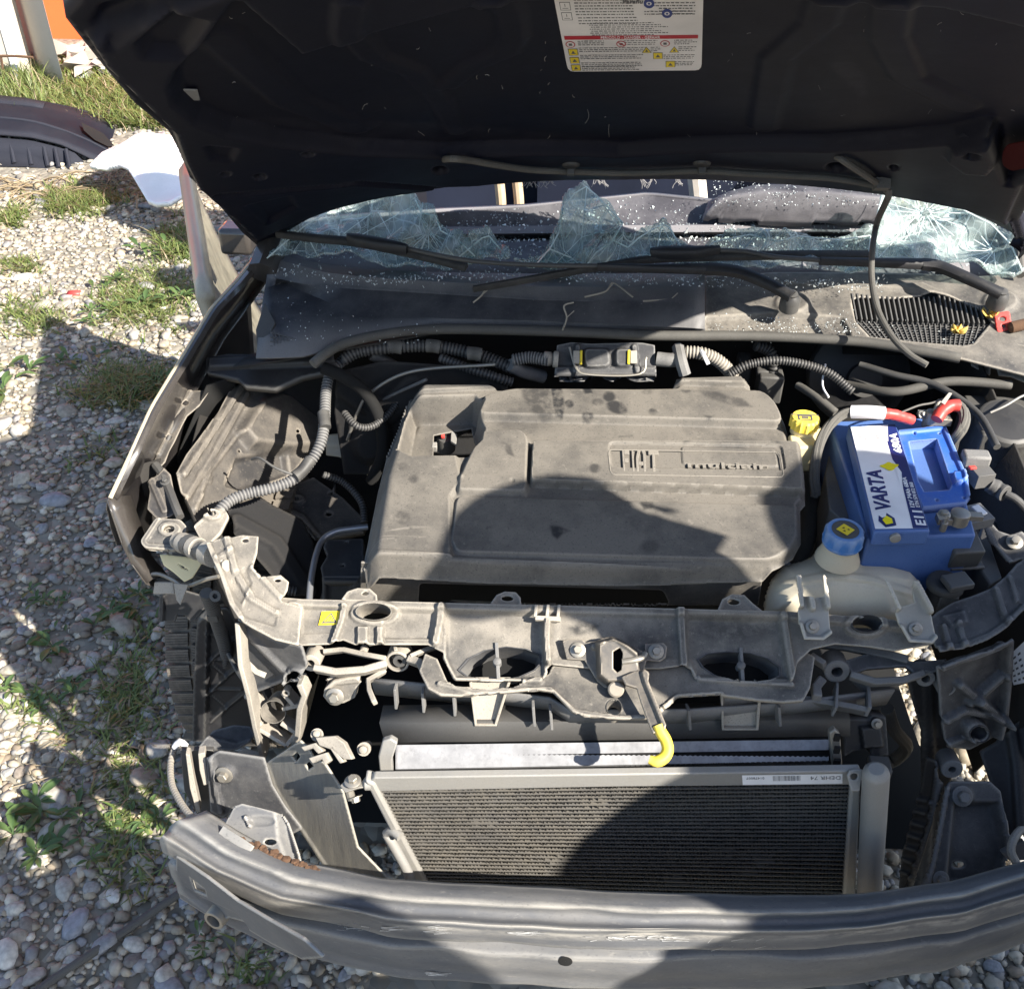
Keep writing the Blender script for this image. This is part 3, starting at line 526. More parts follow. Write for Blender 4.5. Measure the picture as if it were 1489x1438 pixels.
# tabs on the back edge
for px, hole in (([(497, 872), (505, 861), (520, 856), (538, 857), (548, 866), (549, 874)], (531, 863, 5, 2.5)), ([(712, 880), (722, 866), (734, 861), (750, 862), (757, 870), (758, 880)], (738, 870, 9, 4)), ([(1043, 888), (1050, 872), (1064, 865), (1082, 866), (1094, 878), (1108, 889)], (1067, 875, 9, 4.5))):
    T = Plane(Z(px[0][0], px[0][1], .757), (1, .035, 0), (0, .8, .15)); relief('fixing_tab', T, px, M_slam, slam, res=.0016, thick=.004, holes=[ell(*hole, 12)], feats=[('line', [px[0], px[1], px[2], px[3], px[4], px[5]], .002, .005)])
mb = MB()                                       # clip holder with two slots
for x in (780, 797, 813): pbar(S1, (x, 880), (x-2, 898), .0045, .008, .008)
pbar(S1, (778, 899), (815, 901), .007, .008, .008); mb.build('clip_holder', M_slam, slam, bevel=.001)
# lower shelf in front of the ducts
S2 = Plane(Z(890, 1000, .705), (1, .035, 0), (0, .95, .18))
shelf = relief('lower_shelf', S2, [(636, 958), (650, 990), (662, 1000), (690, 1003), (738, 1002), (798, 980), (803, 968), (870, 968), (1000, 968), (1020, 990), (1148, 996), (1156, 965), (1172, 948), (1185, 955), (1178, 1000), (1168, 1018), (1140, 1020), (1108, 1018), (1048, 1010), (985, 1014), (962, 1028), (950, 1046), (905, 1047), (850, 1044), (832, 1036), (805, 1008), (780, 1004), (742, 1008), (690, 1012), (640, 1010), (622, 1000), (610, 975), (618, 950)], M_slam, slam, res=.002, thick=.006,
       feats=[('line', [(640, 995), (690, 1008), (742, 1006), (800, 1004), (835, 1036), (900, 1046), (950, 1044), (985, 1014), (1048, 1010)], .005, .006), ('line', [(662, 990), (785, 990)], .006, .006), ('line', [(1016, 988), (1150, 997)], .006, .006)], holes=[ell(893, 1029, 11, 12)])
ringwall('shelf_hole', S2, ell(893, 1029, 11, 12), .02, M_slam, slam)
# pockets below the ducts
def pocket_box(x0, x1, xb0, xb1, yt, yb):
    mb = MB(); z0 = .70; A, B = Z(x0, yt, z0), Z(x1, yt, z0); zb = .635; A2, B2 = Z(xb0, yb, zb), Z(xb1, yb, zb); bk = V(0, .012, -.004)
    mb.prism([A+bk, B+bk, B2+bk*.6, A2+bk*.6], V(0, .003, 0))
    mb.prism([A, A+bk, A2+bk*.6, A2], V(.003, 0, 0)); mb.prism([B, B+bk, B2+bk*.6, B2], V(-.004, 0, 0)); mb.prism([A2, B2, B2+bk*.6, A2+bk*.6], V(0, 0, .003))
    return mb.build('guide_pocket', M_slam, slam, bevel=.0008)
pocket_box(682, 742, 690, 722, 993, 1056); pocket_box(1048, 1108, 1050, 1103, 1002, 1062)
# struts and bosses under the left half
def boss(x, y, z, r, ln, m, parent, ax=(0, -.9, .25), hole=.45, name='rubber_bush'):
    mb = MB(); o = Z(x, y, z); a = unit(ax); mb.lathe(o-a*ln, a, [(r, 0), (r, ln), (r*.92, ln+.0015), (r*hole, ln+.0015), (r*hole, ln*.4), (0.0005, ln*.4)], 22, cap=False); return mb.build(name, m, parent)
def strut(pts, w, t, m, parent, name='rib', z=None, up=(0, -.5, .86)):
    Q = np.array(zs(pts, z)); mb = MB(); u = unit(up); rows = [[], [], [], []]
    for i in range(len(Q)):
        d = unit(Q[min(i+1, len(Q)-1)]-Q[max(i-1, 0)]); s = unit(np.cross(d, u)); n = np.cross(s, d)
        for k, (a, b) in enumerate(((-1, 1), (1, 1), (1, -1), (-1, -1))): rows[k].append(Q[i]+s*a*w/2+n*b*t/2)
    L = [[rows[k][i] for k in range(4)] for i in range(len(Q))]; b0 = 0; mb.sheet(L, 0, True); n = len(Q)*4
    mb.f += [(3, 2, 1, 0), (n-4, n-3, n-2, n-1)]; mb.m += [0, 0]; return mb.build(name, m, parent, bevel=min(w, t)*.18)
boss(452, 964, .69, .0135, .03, M_slam, slam); boss(578, 962, .69, .017, .03, M_slam, slam, hole=.8, name='boss_ring'); boss(581, 961, .69, .010, .022, M_blackc, slam, hole=.4)
strut([(458, 972), (490, 978), (530, 975), (562, 966)], .010, .02, M_slam, slam, z=.688); strut([(470, 948), (500, 945), (530, 952), (562, 958)], .007, .012, M_slam, slam, z=.695); strut([(596, 955), (620, 945), (640, 938)], .006, .012, M_slam, slam, z=.70)
strut([(594, 958), (612, 965), (622, 985), (628, 1000), (650, 1006), (690, 1006)], .012, .016, M_slam, slam, z=.695); strut([(575, 940), (577, 950)], .005, .014, M_slam, slam, z=.70)
strut([(560, 975), (535, 990), (538, 1005), (545, 1022)], .007, .01, M_slam, slam, z=.675)
strut([(545, 935), (545, 920)], .02, .012, M_slam, slam, z=.715)
boss(528, 948, .693, .006, .01, M_slam, slam)
mb = MB(); A = zs([(540, 985), (640, 995), (800, 1012), (830, 1030), (1000, 1030), (1160, 1018), (1300, 1000)], .675); mb.sheet([A, [p+V(0, .012, -.045) for p in A]]); mb.build('lower_wall', M_carr, slam, solid=.004)
for x, y in ((575, 1010), (615, 1015), (660, 1020), (775, 1035), (800, 1040), (1000, 1040), (1130, 1035)): strut([(x, y-12, .675), (x+2, y+16, .64)], .004, .016, M_carr, slam)
# bracket arm with big bolt, left
AR = Plane(Z(490, 1005, .655), (1, 0, 0), (0, .45, .89)); relief('bumper_bracket', AR, [(470, 1012), (473, 1000), (484, 990), (505, 985), (520, 984), (526, 990), (518, 1002), (516, 1014), (500, 1022), (480, 1024)], M_slam, slam, res=.002, thick=.02, feats=[('line', [(474, 1000), (486, 990), (520, 986)], .004, .008)])
mb = MB(); mb.bolt(Z(488, 1011, .655)+AR.n*.004, AR.n, .0075); mb.build('bracket_bolt', M_steel, slam)
# right side bosses
boss(1217, 976, .69, .018, .03, M_carr, slam); boss(1346, 986, .68, .0135, .03, M_carr, slam); boss(1376, 1000, .675, .0135, .035, M_carr, slam, hole=.7)
strut([(1158, 950), (1180, 935), (1230, 940), (1290, 952), (1320, 960)], .012, .014, M_carr, slam, z=.70); strut([(1236, 982), (1270, 992), (1310, 990), (1340, 980)], .010, .02, M_carr, slam, z=.69); strut([(1180, 955), (1200, 968)], .008, .02, M_carr, slam, z=.70); strut([(1195, 988), (1186, 1000), (1188, 1015)], .013, .013, M_carr, slam, z=.68)
strut([(1155, 1015), (1180, 1020), (1240, 1030), (1262, 1035)], .008, .03, M_carr, slam, z=.66); strut([(1215, 998), (1213, 1035)], .004, .02, M_carr, slam, z=.67); strut([(1240, 985), (1262, 1005), (1262, 1035)], .005, .02, M_carr, slam, z=.67)
RB = Plane(Z(1300, 955, .70), (1, .05, 0), (0, .8, .35)); relief('link_bracket', RB, [(1230, 960), (1262, 950), (1330, 962), (1380, 958), (1388, 966), (1370, 972), (1336, 985), (1318, 968), (1262, 972), (1240, 980)], M_carr, slam, res=.002, thick=.008, holes=[ell(1378, 963, 5, 3)])

# ------------------------------------------------------------------ bonnet latch
LT = Plane(S1.hit(900, 965, .006), (1, .035, 0), (0, .8, .6))
M_latch = mat('greasy_latch_steel', (.11, .105, .10), .4, metal=.5, dust=(.24, .21, .17), dust_amt=.45, scale=40)
lat = relief('bonnet_latch', LT, [(818, 932), (824, 929), (848, 930), (852, 934), (866, 932), (876, 928), (890, 926), (904, 930), (920, 940), (938, 948), (938, 936), (964, 934), (970, 940), (968, 956), (960, 962), (940, 960), (934, 985), (925, 1000), (880, 1000), (868, 990), (850, 960), (824, 958)], M_latch, car, res=.0016, thick=.003,
    feats=[([(868, 936), (890, 930), (912, 940), (926, 950), (930, 985), (920, 994), (882, 994), (870, 984)], .022, .006), ('line', [(864, 940), (880, 928), (896, 930), (916, 945), (928, 955)], .004, .006)], holes=[[(890, 950), (900, 944), (904, 952), (902, 976), (896, 980), (890, 974)]])
for x, y in ((840, 945), (954, 947)):
    mb = MB(); mb.bolt(LT.hit(x, y, .001), LT.n, .0062); mb.build('latch_bolt', M_steel, lat)
mb = MB(); mb.lathe(LT.hit(895, 1003, .004), LT.n, [(.011, 0), (.011, .012), (.009, .0135)], 20); mb.build('latch_pivot', M_latch, lat)
mb = MB(); mb.tube([LT.hit(905, 962, .02), LT.hit(920, 960, .022), LT.hit(934, 956, .02), LT.hit(938, 950, .016)], .0045, 10); mb.build('latch_pawl', M_steel, lat)
mb = MB(); mb.add([LT.hit(x, y, -.004) for x, y in [(884, 940), (910, 940), (910, 985), (884, 985)]], [(0, 1, 2, 3)]); mb.build('latch_slot_shade', M_void, lat)  # dark sheet behind the latch gives its slot painted shade
LV = plane3(LT.hit(905, 985, .030), LT.hit(940, 985, .030), Z(966, 1062, .712))
relief('release_lever', LV, [(904, 984), (922, 976), (936, 974), (944, 980), (942, 992), (954, 1022), (968, 1056), (966, 1062), (950, 1066), (946, 1058), (932, 1020), (926, 1000), (910, 995)], M_latch, lat, res=.0016, thick=.005, feats=[('line', [(938, 980), (942, 994), (956, 1028), (968, 1058)], .006, .007)])
mb = MB(); hp = [Z(957, 1054, .714), Z(961, 1064, .709), Z(968, 1076, .702), Z(971, 1090, .695), Z(966, 1101, .690), Z(955, 1107, .688), Z(944, 1104, .689)]
mb.tube(hp, [.0078, .008, .008, .008, .008, .0078, .0055], 12, .003); mb.build('yellow_grip', M_yellow, lat)
mb = MB(); mb.tube(zs([(925, 985, .70), (918, 1010, .69), (930, 1035, .675), (942, 1045, .67)]), .0016, 6); mb.build('latch_spring', M_steel, lat)

# ------------------------------------------------------------------ crash beam
BR = [  # (z, recess, pixels)
 (.535, [(300, 1178), (345, 1207), (420, 1247), (560, 1277), (740, 1286), (900, 1295), (1100, 1301), (1250, 1299), (1380, 1281), (1489, 1251), (1580, 1222)]),
 (.551, [(285, 1184), (335, 1222), (420, 1262), (560, 1288), (740, 1299), (900, 1307), (1100, 1312), (1250, 1309), (1390, 1288), (1489, 1259), (1580, 1230)]),
 (.557, [(258, 1192), (330, 1240), (420, 1280), (560, 1305), (740, 1316), (900, 1323), (1100, 1328), (1250, 1323), (1400, 1301), (1489, 1273), (1580, 1243)]),
 (.541, [(248, 1200), (324, 1248), (416, 1289), (560, 1314), (740, 1325), (900, 1332), (1100, 1336), (1250, 1331), (1400, 1309), (1489, 1281), (1580, 1251)]),
 (.537, [(243, 1208), (320, 1258), (414, 1298), (560, 1325), (740, 1337), (900, 1343), (1100, 1346), (1250, 1341), (1400, 1319), (1489, 1291), (1580, 1261)]),
 (.549, [(236, 1215), (318, 1266), (412, 1306), (560, 1334), (740, 1346), (900, 1352), (1100, 1354), (1250, 1349), (1400, 1326), (1489, 1299), (1580, 1269)]),
 (.536, [(231, 1222), (316, 1272), (410, 1312), (560, 1342), (740, 1355), (900, 1360), (1100, 1361), (1250, 1356), (1400, 1333), (1489, 1306), (1580, 1276)]),
 (.505, [(236, 1240), (318, 1290), (412, 1331), (560, 1362), (740, 1375), (900, 1381), (1100, 1382), (1250, 1376), (1400, 1353), (1489, 1326), (1580, 1296)]),
]
mb = MB(); NB = 90
rows = [resample(zs(px, z), NB) for z, px in BR]
last = rows[-1]; inw = np.stack([-np.gradient(last, axis=0)[:, 1], np.gradient(last, axis=0)[:, 0], 0*last[:, 0]], 1); inw /= np.linalg.norm(inw, axis=1)[:, None]
def off(dn, dz): return last+inw*dn+V(0, 0, dz)
taper = np.ones(NB); 
rows += [off(.004, -.004), off(.018, -.008), off(.020, -.020), off(.016, -.024), off(.003, -.028), off(.001, -.034), off(.0, -.06), off(.003, -.085), off(.0, -.105), off(.012, -.114), off(.05, -.116)]
fine = []
for i in range(len(rows)-1):
    for t in (0, .25, .5, .75): fine.append(rows[i]*(1-t)+rows[i+1]*t)
fine.append(rows[-1])
dents = [(wx, wy, a, sx, sy) for wx, wy, a, sx, sy in ((20, 26, .006, 2.5, 5), (34, 30, .004, 2, 4), (47, 24, .005, 3, 3), (55, 50, .006, 4, 6), (28, 52, .005, 3, 6), (66, 27, .004, 2, 4), (41, 10, .003, 2, 3), (12, 8, .003, 2, 4))]
Rr = np.array(fine); k = np.array([1, 2, 1])/4.
Rs = Rr.copy(); Rs[1:-1] = Rr[:-2]*.25+Rr[1:-1]*.5+Rr[2:]*.25
for j in range(NB): Rs[:, j] += (inw[j]*(.0010*math.sin(j*.9)+.0012*math.sin(j*.37+1)))[None, :]*np.linspace(.3, 1, len(Rs))[:, None]
gi, gj = np.meshgrid(np.arange(len(Rs)), np.arange(NB), indexing='ij')
for wx, wy, a, sx, sy in dents: Rs += (a*np.exp(-((gj-wx)/sx)**2-((gi-wy)/sy)**2))[..., None]*inw[None]
mb.sheet([list(r) for r in Rs]); beam = mb.build('crash_beam', M_beam, car, ang=60, solid=.0035, off=1.0)
wv = np.zeros(Rs.shape[:2]); wr = np.random.default_rng(2); along = np.interp(np.arange(NB), np.arange(0, NB, 3), wr.uniform(.2, 1.1, len(np.arange(0, NB, 3))))
for r_, a_ in ((8, 1.0), (7, .5), (9, .6), (0, .9), (1, .5), (20, .7), (24, 1.0), (25, .8), (28, .35), (50, .6), (51, .5)): wv[r_] = a_*along
beam.data.attributes.new('worn', 'FLOAT', 'POINT').data.foreach_set('value', wv.ravel().astype(np.float32))
def beam_at(px, py, dh=.0):        # nearest point of the beam seen at a pixel, with its normal
    d = unit(ray(px, py)); best = None; A = Rs[:-1, :-1]; B = Rs[:-1, 1:]; C = Rs[1:, :-1]; Dd = Rs[1:, 1:]; c = (A+B+C+Dd)/4; w = c-CAM; t = w@d; dist = np.linalg.norm(w-t[..., None]*d, axis=2)+.02*t
    i, j = np.unravel_index(np.argmin(dist), dist.shape); n = unit(np.cross(B[i, j]-A[i, j], C[i, j]-A[i, j])); n = n if np.dot(n, CAM-c[i, j]) > 0 else -n
    t = np.dot(c[i, j]-CAM, n)/np.dot(d, n); return CAM+d*t+n*dh, n
for x, y, rx in ((535, 1375, .0055), (822, 1396, .0095), (1251, 1407, .008)):
    p, n = beam_at(x, y+1); mb = MB(); mb.lathe(p, n, [(rx, .0003), (rx*.9, .0006), (.0002, .0006)], 18, cap=False); mb.build('hole_shade', M_void, beam)  # flat dark disc, the shade of a hole put into colour
mb = MB()                                  # bright scuffs where the paint is scraped off
for x0, x1, y0, y1 in ((490, 545, 1341, 1352), (553, 568, 1345, 1352), (612, 640, 1344, 1356), (735, 775, 1353, 1357), (850, 945, 1357, 1366), (955, 985, 1357, 1366), (1020, 1110, 1365, 1380), (615, 636, 1410, 1416)):
    for _ in range(20):
        x, y = random.uniform(x0, x1), random.uniform(y0, y1); l = random.uniform(5, 26); 
        try:
            p, n = beam_at(x, y, .0022); q, _ = beam_at(x+l, y+random.uniform(-2, 2)+(random.uniform(-6, -2) if x0 > 1000 else 0), .0022)
            s = unit(np.cross(q-p, n))*random.uniform(.0002, .0008); mb.add([p-s, q-s*.3, q+s*.3, p+s], [(0, 1, 2, 3)])
        except Exception: pass
mb.build('paint_scuffs', mat('scuffed_metal', (.62, .62, .62), .4, metal=.3), beam)['kind'] = 'stuff'
mb = MB()                                   # rust along the torn back edge, left
for i in range(34):
    t = random.random(); x = 352+t*120; y = 1222+t*48; p = Z(x, y+random.uniform(-3, 4), .545); mb.lathe(p, (random.uniform(-.4, .4), random.uniform(-.4, .4), 1), [(random.uniform(.003, .007), -.001), (random.uniform(.002, .005), .0006), (.0003, .001)], 7)
mb.build('rusty_edge', M_rust, beam)['kind'] = 'stuff'
# lower left wing of the beam and tow sleeve
TW = Plane(Z(300, 1310, .46), (.82, -.57, 0), (0, 0, 1))
relief('beam_end_plate', TW, [(256, 1245), (300, 1275), (345, 1310), (395, 1340), (440, 1365), (470, 1392), (440, 1395), (395, 1372), (350, 1345), (300, 1330), (262, 1306), (256, 1286)], M_beam, beam, res=.0025, thick=.004, holes=[[(276, 1275), (298, 1292), (300, 1302), (282, 1294)]], feats=[('line', [(258, 1288), (300, 1318), (350, 1342)], -.006, .02)])
mb = MB(); ax = unit(V(-.30, -.93, .16)); o = Z(311, 1338, .44); mb.lathe(o-ax*.055, ax, [(.0155, 0), (.0155, .055), (.0148, .0565), (.0105, .0565), (.0105, .03), (.0005, .03)], 24, cap=False); mb.build('tow_eye_sleeve', M_steel, beam)
# crash box seen behind the beam, left
CB = Plane(Z(380, 1215, .535), (1, -.25, 0), (0, .9, .42)); relief('crash_box_bracket', CB, [(330, 1192), (341, 1172), (352, 1168), (392, 1178), (406, 1182), (414, 1195), (430, 1238), (434, 1258), (420, 1262), (395, 1255), (350, 1222), (322, 1206)], M_beam, beam, res=.002, thick=.003,
       feats=[(ell(378, 1194, 20, 6), -.004, .008), ([(404, 1180), (416, 1195), (436, 1262), (424, 1262), (408, 1215)], -.015, .012), ('line', [(358, 1189), (364, 1200)], .006, .004)], holes=[ell(393, 1224, 9, 4.5)])
strut([(322, 1206, .552), (330, 1212, .552), (352, 1226, .552), (366, 1236, .55)], .012, .004, M_beam, beam, name='beam_flange')

# ------------------------------------------------------------------ condenser
CN = plane3(Z(540, 1137, .62), Z(1250, 1130, .62), Z(612, 1280, .372))
def CNp(u, v, h=0.0):      # u across, v down the core (0 top .. 1 at the beam, beyond it hidden)
    l = (545+(618-545)*v, 1146+(1284-1146)*v); r = (1241+(1229-1241)*v, 1138+(1298-1138)*v); p = (l[0]*(1-u)+r[0]*u, l[1]*(1-u)+r[1]*u); return CN.hit(p[0], p[1], h)
cond = empty('condenser', (0, 0, 0)); cond.parent = car
M_tube = mat('condenser_tube', (.105, .10, .092), .55, metal=.3, dust=(.145, .13, .105), dust_amt=.5, scale=30); M_fin = mat('condenser_fin', (.020, .019, .018), .7, metal=.1, dust=(.062, .056, .045), dust_amt=.5, scale=22)
mb = MB(); fb = MB(); NT = 38
for i in range(NT):
    v = i/(27.0); pts = [CNp(u, v+.004*math.sin(u*7+i*.6)*(1 if i > 12 else .3), .0) for u in np.linspace(0, 1, 24)]
    if v > 1.35: break
    up = unit(CN.b if CN.b[2] > 0 else -CN.b); rows = [[p+up*.0011 for p in pts], [p+CN.n*.0012+up*.0007 for p in pts], [p+CN.n*.0012-up*.0007 for p in pts], [p-up*.0011 for p in pts], [p-up*.0011-CN.n*.014 for p in pts]]
    rows.insert(0, [p+up*.0011-CN.n*.014 for p in pts]); mb.sheet(rows)
    n = 250; a = [CNp(u, v+.002) for u in np.linspace(0, 1, n)]; b = [CNp(u, v+.0365) for u in np.linspace(0, 1, n)]
    for j in range(n-1):
        p, q = (a[j], b[j+1]) if j % 2 else (b[j], a[j+1]); jit = random.uniform(-.0012, .0008)+(random.uniform(-.006, .001) if any(((j/n-cu)/.03)**2+((v-cv)/.05)**2 < 1 for cu, cv in ((.72, .62), (.8, .7), (.76, .8), (.2, .35), (.45, .15), (.6, .9), (.33, .7))) else 0); fb.add([p+CN.n*jit, q+CN.n*jit, q-CN.n*.012, p-CN.n*.012], [(0, 1, 2, 3)])
o = mb.build('core_tubes', M_tube, cond); o['kind'] = 'stuff'; o = fb.build('cooling_fins', M_fin, cond); o['kind'] = 'stuff'
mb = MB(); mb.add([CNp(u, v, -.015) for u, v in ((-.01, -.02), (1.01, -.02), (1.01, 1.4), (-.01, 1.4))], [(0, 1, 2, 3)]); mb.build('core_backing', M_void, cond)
plate('top_rail', CN, [(538, 1136), (544, 1131), (900, 1126), (1252, 1121), (1251, 1141), (900, 1144), (547, 1151), (540, 1146)], M_alu, cond, h=.003, thick=.012, bevel=.002)
plate('side_header', CN, [(530, 1136), (545, 1140), (640, 1320), (622, 1320)], M_alu, cond, h=.007, thick=.022, bevel=.004)
plate('side_header', CN, [(1237, 1140), (1252, 1138), (1243, 1345), (1224, 1345)], M_alu, cond, h=.007, thick=.022, bevel=.004)
mb = MB(); mb.lathe(CN.hit(540, 1139, .0), -CN.a, [(.009, 0), (.009, .008), (.004, .012)], 14); mb.build('header_cap', M_alu, cond)
# printed label on the rail (upside down, as in the car)
mb = MB(); D = dec(CN, [(1225, 1125), (1079, 1127), (1080, 1141), (1225, 1139)], .0034); mb.add([D(0, 0), D(1, 0), D(1, 1), D(0, 1)], [(0, 1, 2, 3)], 0)
for i in range(42):
    u = .42+.28*i/42; w = random.choice((.002, .004)); 
    mb.add([D(u, .1)+CN.n*.0002, D(u+w, .1)+CN.n*.0002, D(u+w, .62)+CN.n*.0002, D(u, .62)+CN.n*.0002], [(0, 1, 2, 3)], 1)
ux, uy = unit(D(1, .5)-D(0, .5)), unit(D(.5, 1)-D(.5, 0)); 
text_mb(mb, 'DEHR 74', D(.02, .2), ux, uy, CN.n, .0003, 1, fitw=np.linalg.norm(D(.30, .5)-D(.0, .5)), size=.008)
text_mb(mb, '01478007', D(.78, .2), ux, uy, CN.n, .0003, 1, fitw=np.linalg.norm(D(.18, .5)-D(.0, .5)), size=.005); mb.build('printed_label', [M_white, M_ink], cond)
# lugs, bolt and the receiver bottle
EY = Plane(CN.hit(1243, 1130, .012), (1, 0, 0), (0, .6, .8)); relief('mounting_eye', EY, [(1232, 1128), (1236, 1120), (1246, 1118), (1262, 1122), (1262, 1130), (1252, 1134), (1250, 1150), (1238, 1150)], M_alu, cond, res=.0014, thick=.006, holes=[ell(1242, 1129, 6, 5, 12)])
LG = Plane(CN.hit(520, 1142, .004), (1, 0, 0), (0, .95, .3)); plate('mounting_lug', LG, [(494, 1142), (500, 1136), (545, 1134), (545, 1142), (520, 1146), (502, 1152)], M_steel, cond, thick=.004)
mb = MB(); mb.bolt(LG.hit(513, 1136, .002), (0, 0, 1), .0065); mb.bolt(Z(516, 1158, .598), unit(V(.3, -.6, -.6)), .006); mb.lathe(Z(508, 1150, .605), (0.2, -.3, -.9), [(.006, -.01), (.006, .012)], 10); mb.build('lug_bolt', M_steel, cond)
mb = MB(); a, b = Yp(1274, 1122, .165), Yp(1262, 1330, .165); ax = b-a; L = np.linalg.norm(ax); mb.lathe(a, ax, [(.010, -.006), (.0165, .0), (.0178, .006), (.0178, L)], 28); mb.build('receiver_bottle', M_alu, cond)
mb = MB(); mb.tube([Z(562, 1212, .5), Z(568, 1222, .49), Z(590, 1262, .44), Z(606, 1300, .38)], .0075, 12); mb.tube([Z(562, 1212, .5), Z(570, 1208, .51), Z(582, 1216, .51)], .007, 12); mb.build('refrigerant_pipe', M_alu, cond)
# intercooler / radiator behind
inter = empty('radiator', (0, 0, 0)); inter.parent = car
IC = Plane(Z(890, 1112, .60), (1, .07, 0), (0, .12, 1)); M_ic = mat('radiator_core', (.34, .345, .36), .42, metal=.45, dust=(.12, .12, .125), dust_amt=.25, scale=110); M_icd = mat('radiator_mesh', (.06, .058, .055), .7, dust=(.14, .13, .11), dust_amt=.4, scale=40)
IT = Plane(Z(890, 1112, .60), (1, .07, 0), (0, .9, .35))
mb = MB(); n = 170
rows = [[], [], []]
for i in range(n):
    t = i/(n-1); x = 575+t*630; w = .0012*(1 if i % 2 else -.4); rows[0].append(IT.hit(x, 1083-t*8, w)); rows[1].append(IT.hit(x, 1118-t*12, w)); rows[2].append(IT.hit(x, 1118-t*12, w)+V(0, .002, -.006))
mb.sheet(rows); mb.build('top_tank', M_ic, inter, ang=80)
mb = MB()
for k in range(9):
    v = k/8; pts = [IC.hit(575+t*632, (1119-t*12)+v*(26-t*0), -.004+.002*(k % 2)) for t in np.linspace(0, 1, 160)]
    for j in range(159):
        p, q = pts[j], pts[j+1]; mb.add([p+V(0, 0, -.0022), q+V(0, -.002*(j % 2), -.0022), q+V(0, -.002*(j % 2), .0022), p+V(0, 0, .0022)], [(0, 1, 2, 3)])
mb.build('core_mesh', M_icd, inter)['kind'] = 'stuff'
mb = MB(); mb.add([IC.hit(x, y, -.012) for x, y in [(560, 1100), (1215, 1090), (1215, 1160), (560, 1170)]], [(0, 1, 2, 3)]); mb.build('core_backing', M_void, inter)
for pts in ([(553, 1132), (550, 1100), (556, 1078), (568, 1074), (578, 1080), (570, 1105), (572, 1132)], [(1206, 1066), (1214, 1060), (1222, 1068), (1226, 1122), (1212, 1124)]):
    K = Plane(IC.o-IC.n*-.006, IC.a, (0, .3, 1)); plate('end_bracket', K, pts, M_steel if pts[0][0] > 1000 else M_alu, inter, h=.004, thick=.012, bevel=.002)
mb = MB()
for y in (1072, 1090, 1108): p = IC.hit(1217, y, .012); mb.box(p, .004, .002, .006)
mb.build('slot_shade', M_void, inter)  # dark blocks on the bracket, shade of slots put into colour
mb = MB(); A = zs([(552, 1052), (700, 1050), (900, 1050), (1235, 1046)], .635); B = zs([(560, 1078), (700, 1077), (900, 1074), (1235, 1068)], .612); mb.sheet([[p+V(0, .03, 0) for p in A], A, B]); mb.build('air_seal_strip', M_blackc, car, solid=.004)
RBK = Plane(Z(1262, 1070, .60), (1, .0, 0), (0, .5, .8)); relief('radiator_bracket', RBK, [(1228, 1062), (1234, 1046), (1262, 1046), (1268, 1040), (1288, 1042), (1292, 1098), (1268, 1100), (1266, 1088), (1240, 1092), (1228, 1100)], M_blackc, car, res=.002, thick=.03, feats=[([(1250, 1056), (1280, 1054), (1284, 1084), (1254, 1086)], .008, .004)])
mb = MB(); mb.bolt(RBK.hit(1275, 1052, .008), RBK.n, .0045); mb.build('bracket_bolt', M_steel, car)
mb = MB(); mb.box(Z(1276, 1122, .57), .015, .014, .02); mb.build('pipe_block', M_blackc, car, bevel=.003)

# ------------------------------------------------------------------ brushed grey deflector plate leaning beside the condenser
DP = plane3(Z(440, 1076, .63), Z(478, 1110, .61), Z(530, 1276, .40))
M_defl = mat('scuffed_grey_plastic', (.135, .132, .125), .5, dust=(.25, .235, .2), dust_amt=.5, scale=30, bump=.2, bscale=200, streak=(3, 1, .35))
relief('air_deflector', DP, [(384, 1111), (392, 1106), (436, 1077), (448, 1088), (456, 1102), (472, 1110), (498, 1150), (520, 1232), (564, 1278), (575, 1310), (500, 1310), (482, 1274), (448, 1226), (413, 1173), (395, 1143)], M_defl, car, res=.0022, thick=.003, feats=[('line', [(388, 1113), (398, 1142), (416, 1172), (484, 1274)], .002, .006)], holes=[[(424, 1100), (432, 1093), (437, 1100), (430, 1108)], [(444, 1112), (450, 1107), (456, 1114), (448, 1120)]])
CLP = Plane(DP.hit(455, 1095, .01), (1, -.3, 0), (0, .7, .7))
mb = MB()
for pts in ([(437, 1086), (458, 1080), (470, 1092), (462, 1096), (455, 1088), (442, 1092)], [(448, 1102), (474, 1094), (480, 1106), (472, 1112), (468, 1104), (454, 1110)], [(458, 1072), (486, 1070), (500, 1080), (508, 1096), (512, 1104), (500, 1104), (482, 1090), (464, 1084)], [(478, 1086), (484, 1084), (500, 1108), (494, 1110)]):
    mb.prism([CLP.hit(*p, .004) for p in pts], -CLP.n*.012)
mb.build('deflector_clip', M_slam, car, bevel=.0012)
for o_, ax, r in ((Z(461, 1068, .635), (.1, -.4, .9), .011), (Z(529, 1089, .62), (0, -.7, .6), .012)):
    mb = MB(); mb.lathe(o_, ax, [(r*.5, -.03), (r*.5, -.004), (r*.8, -.004), (r*.8, .001), (r*.45, .001), (r*.45, .006), (r*.3, .007)], 16); mb.build('push_pin', M_slam, car)
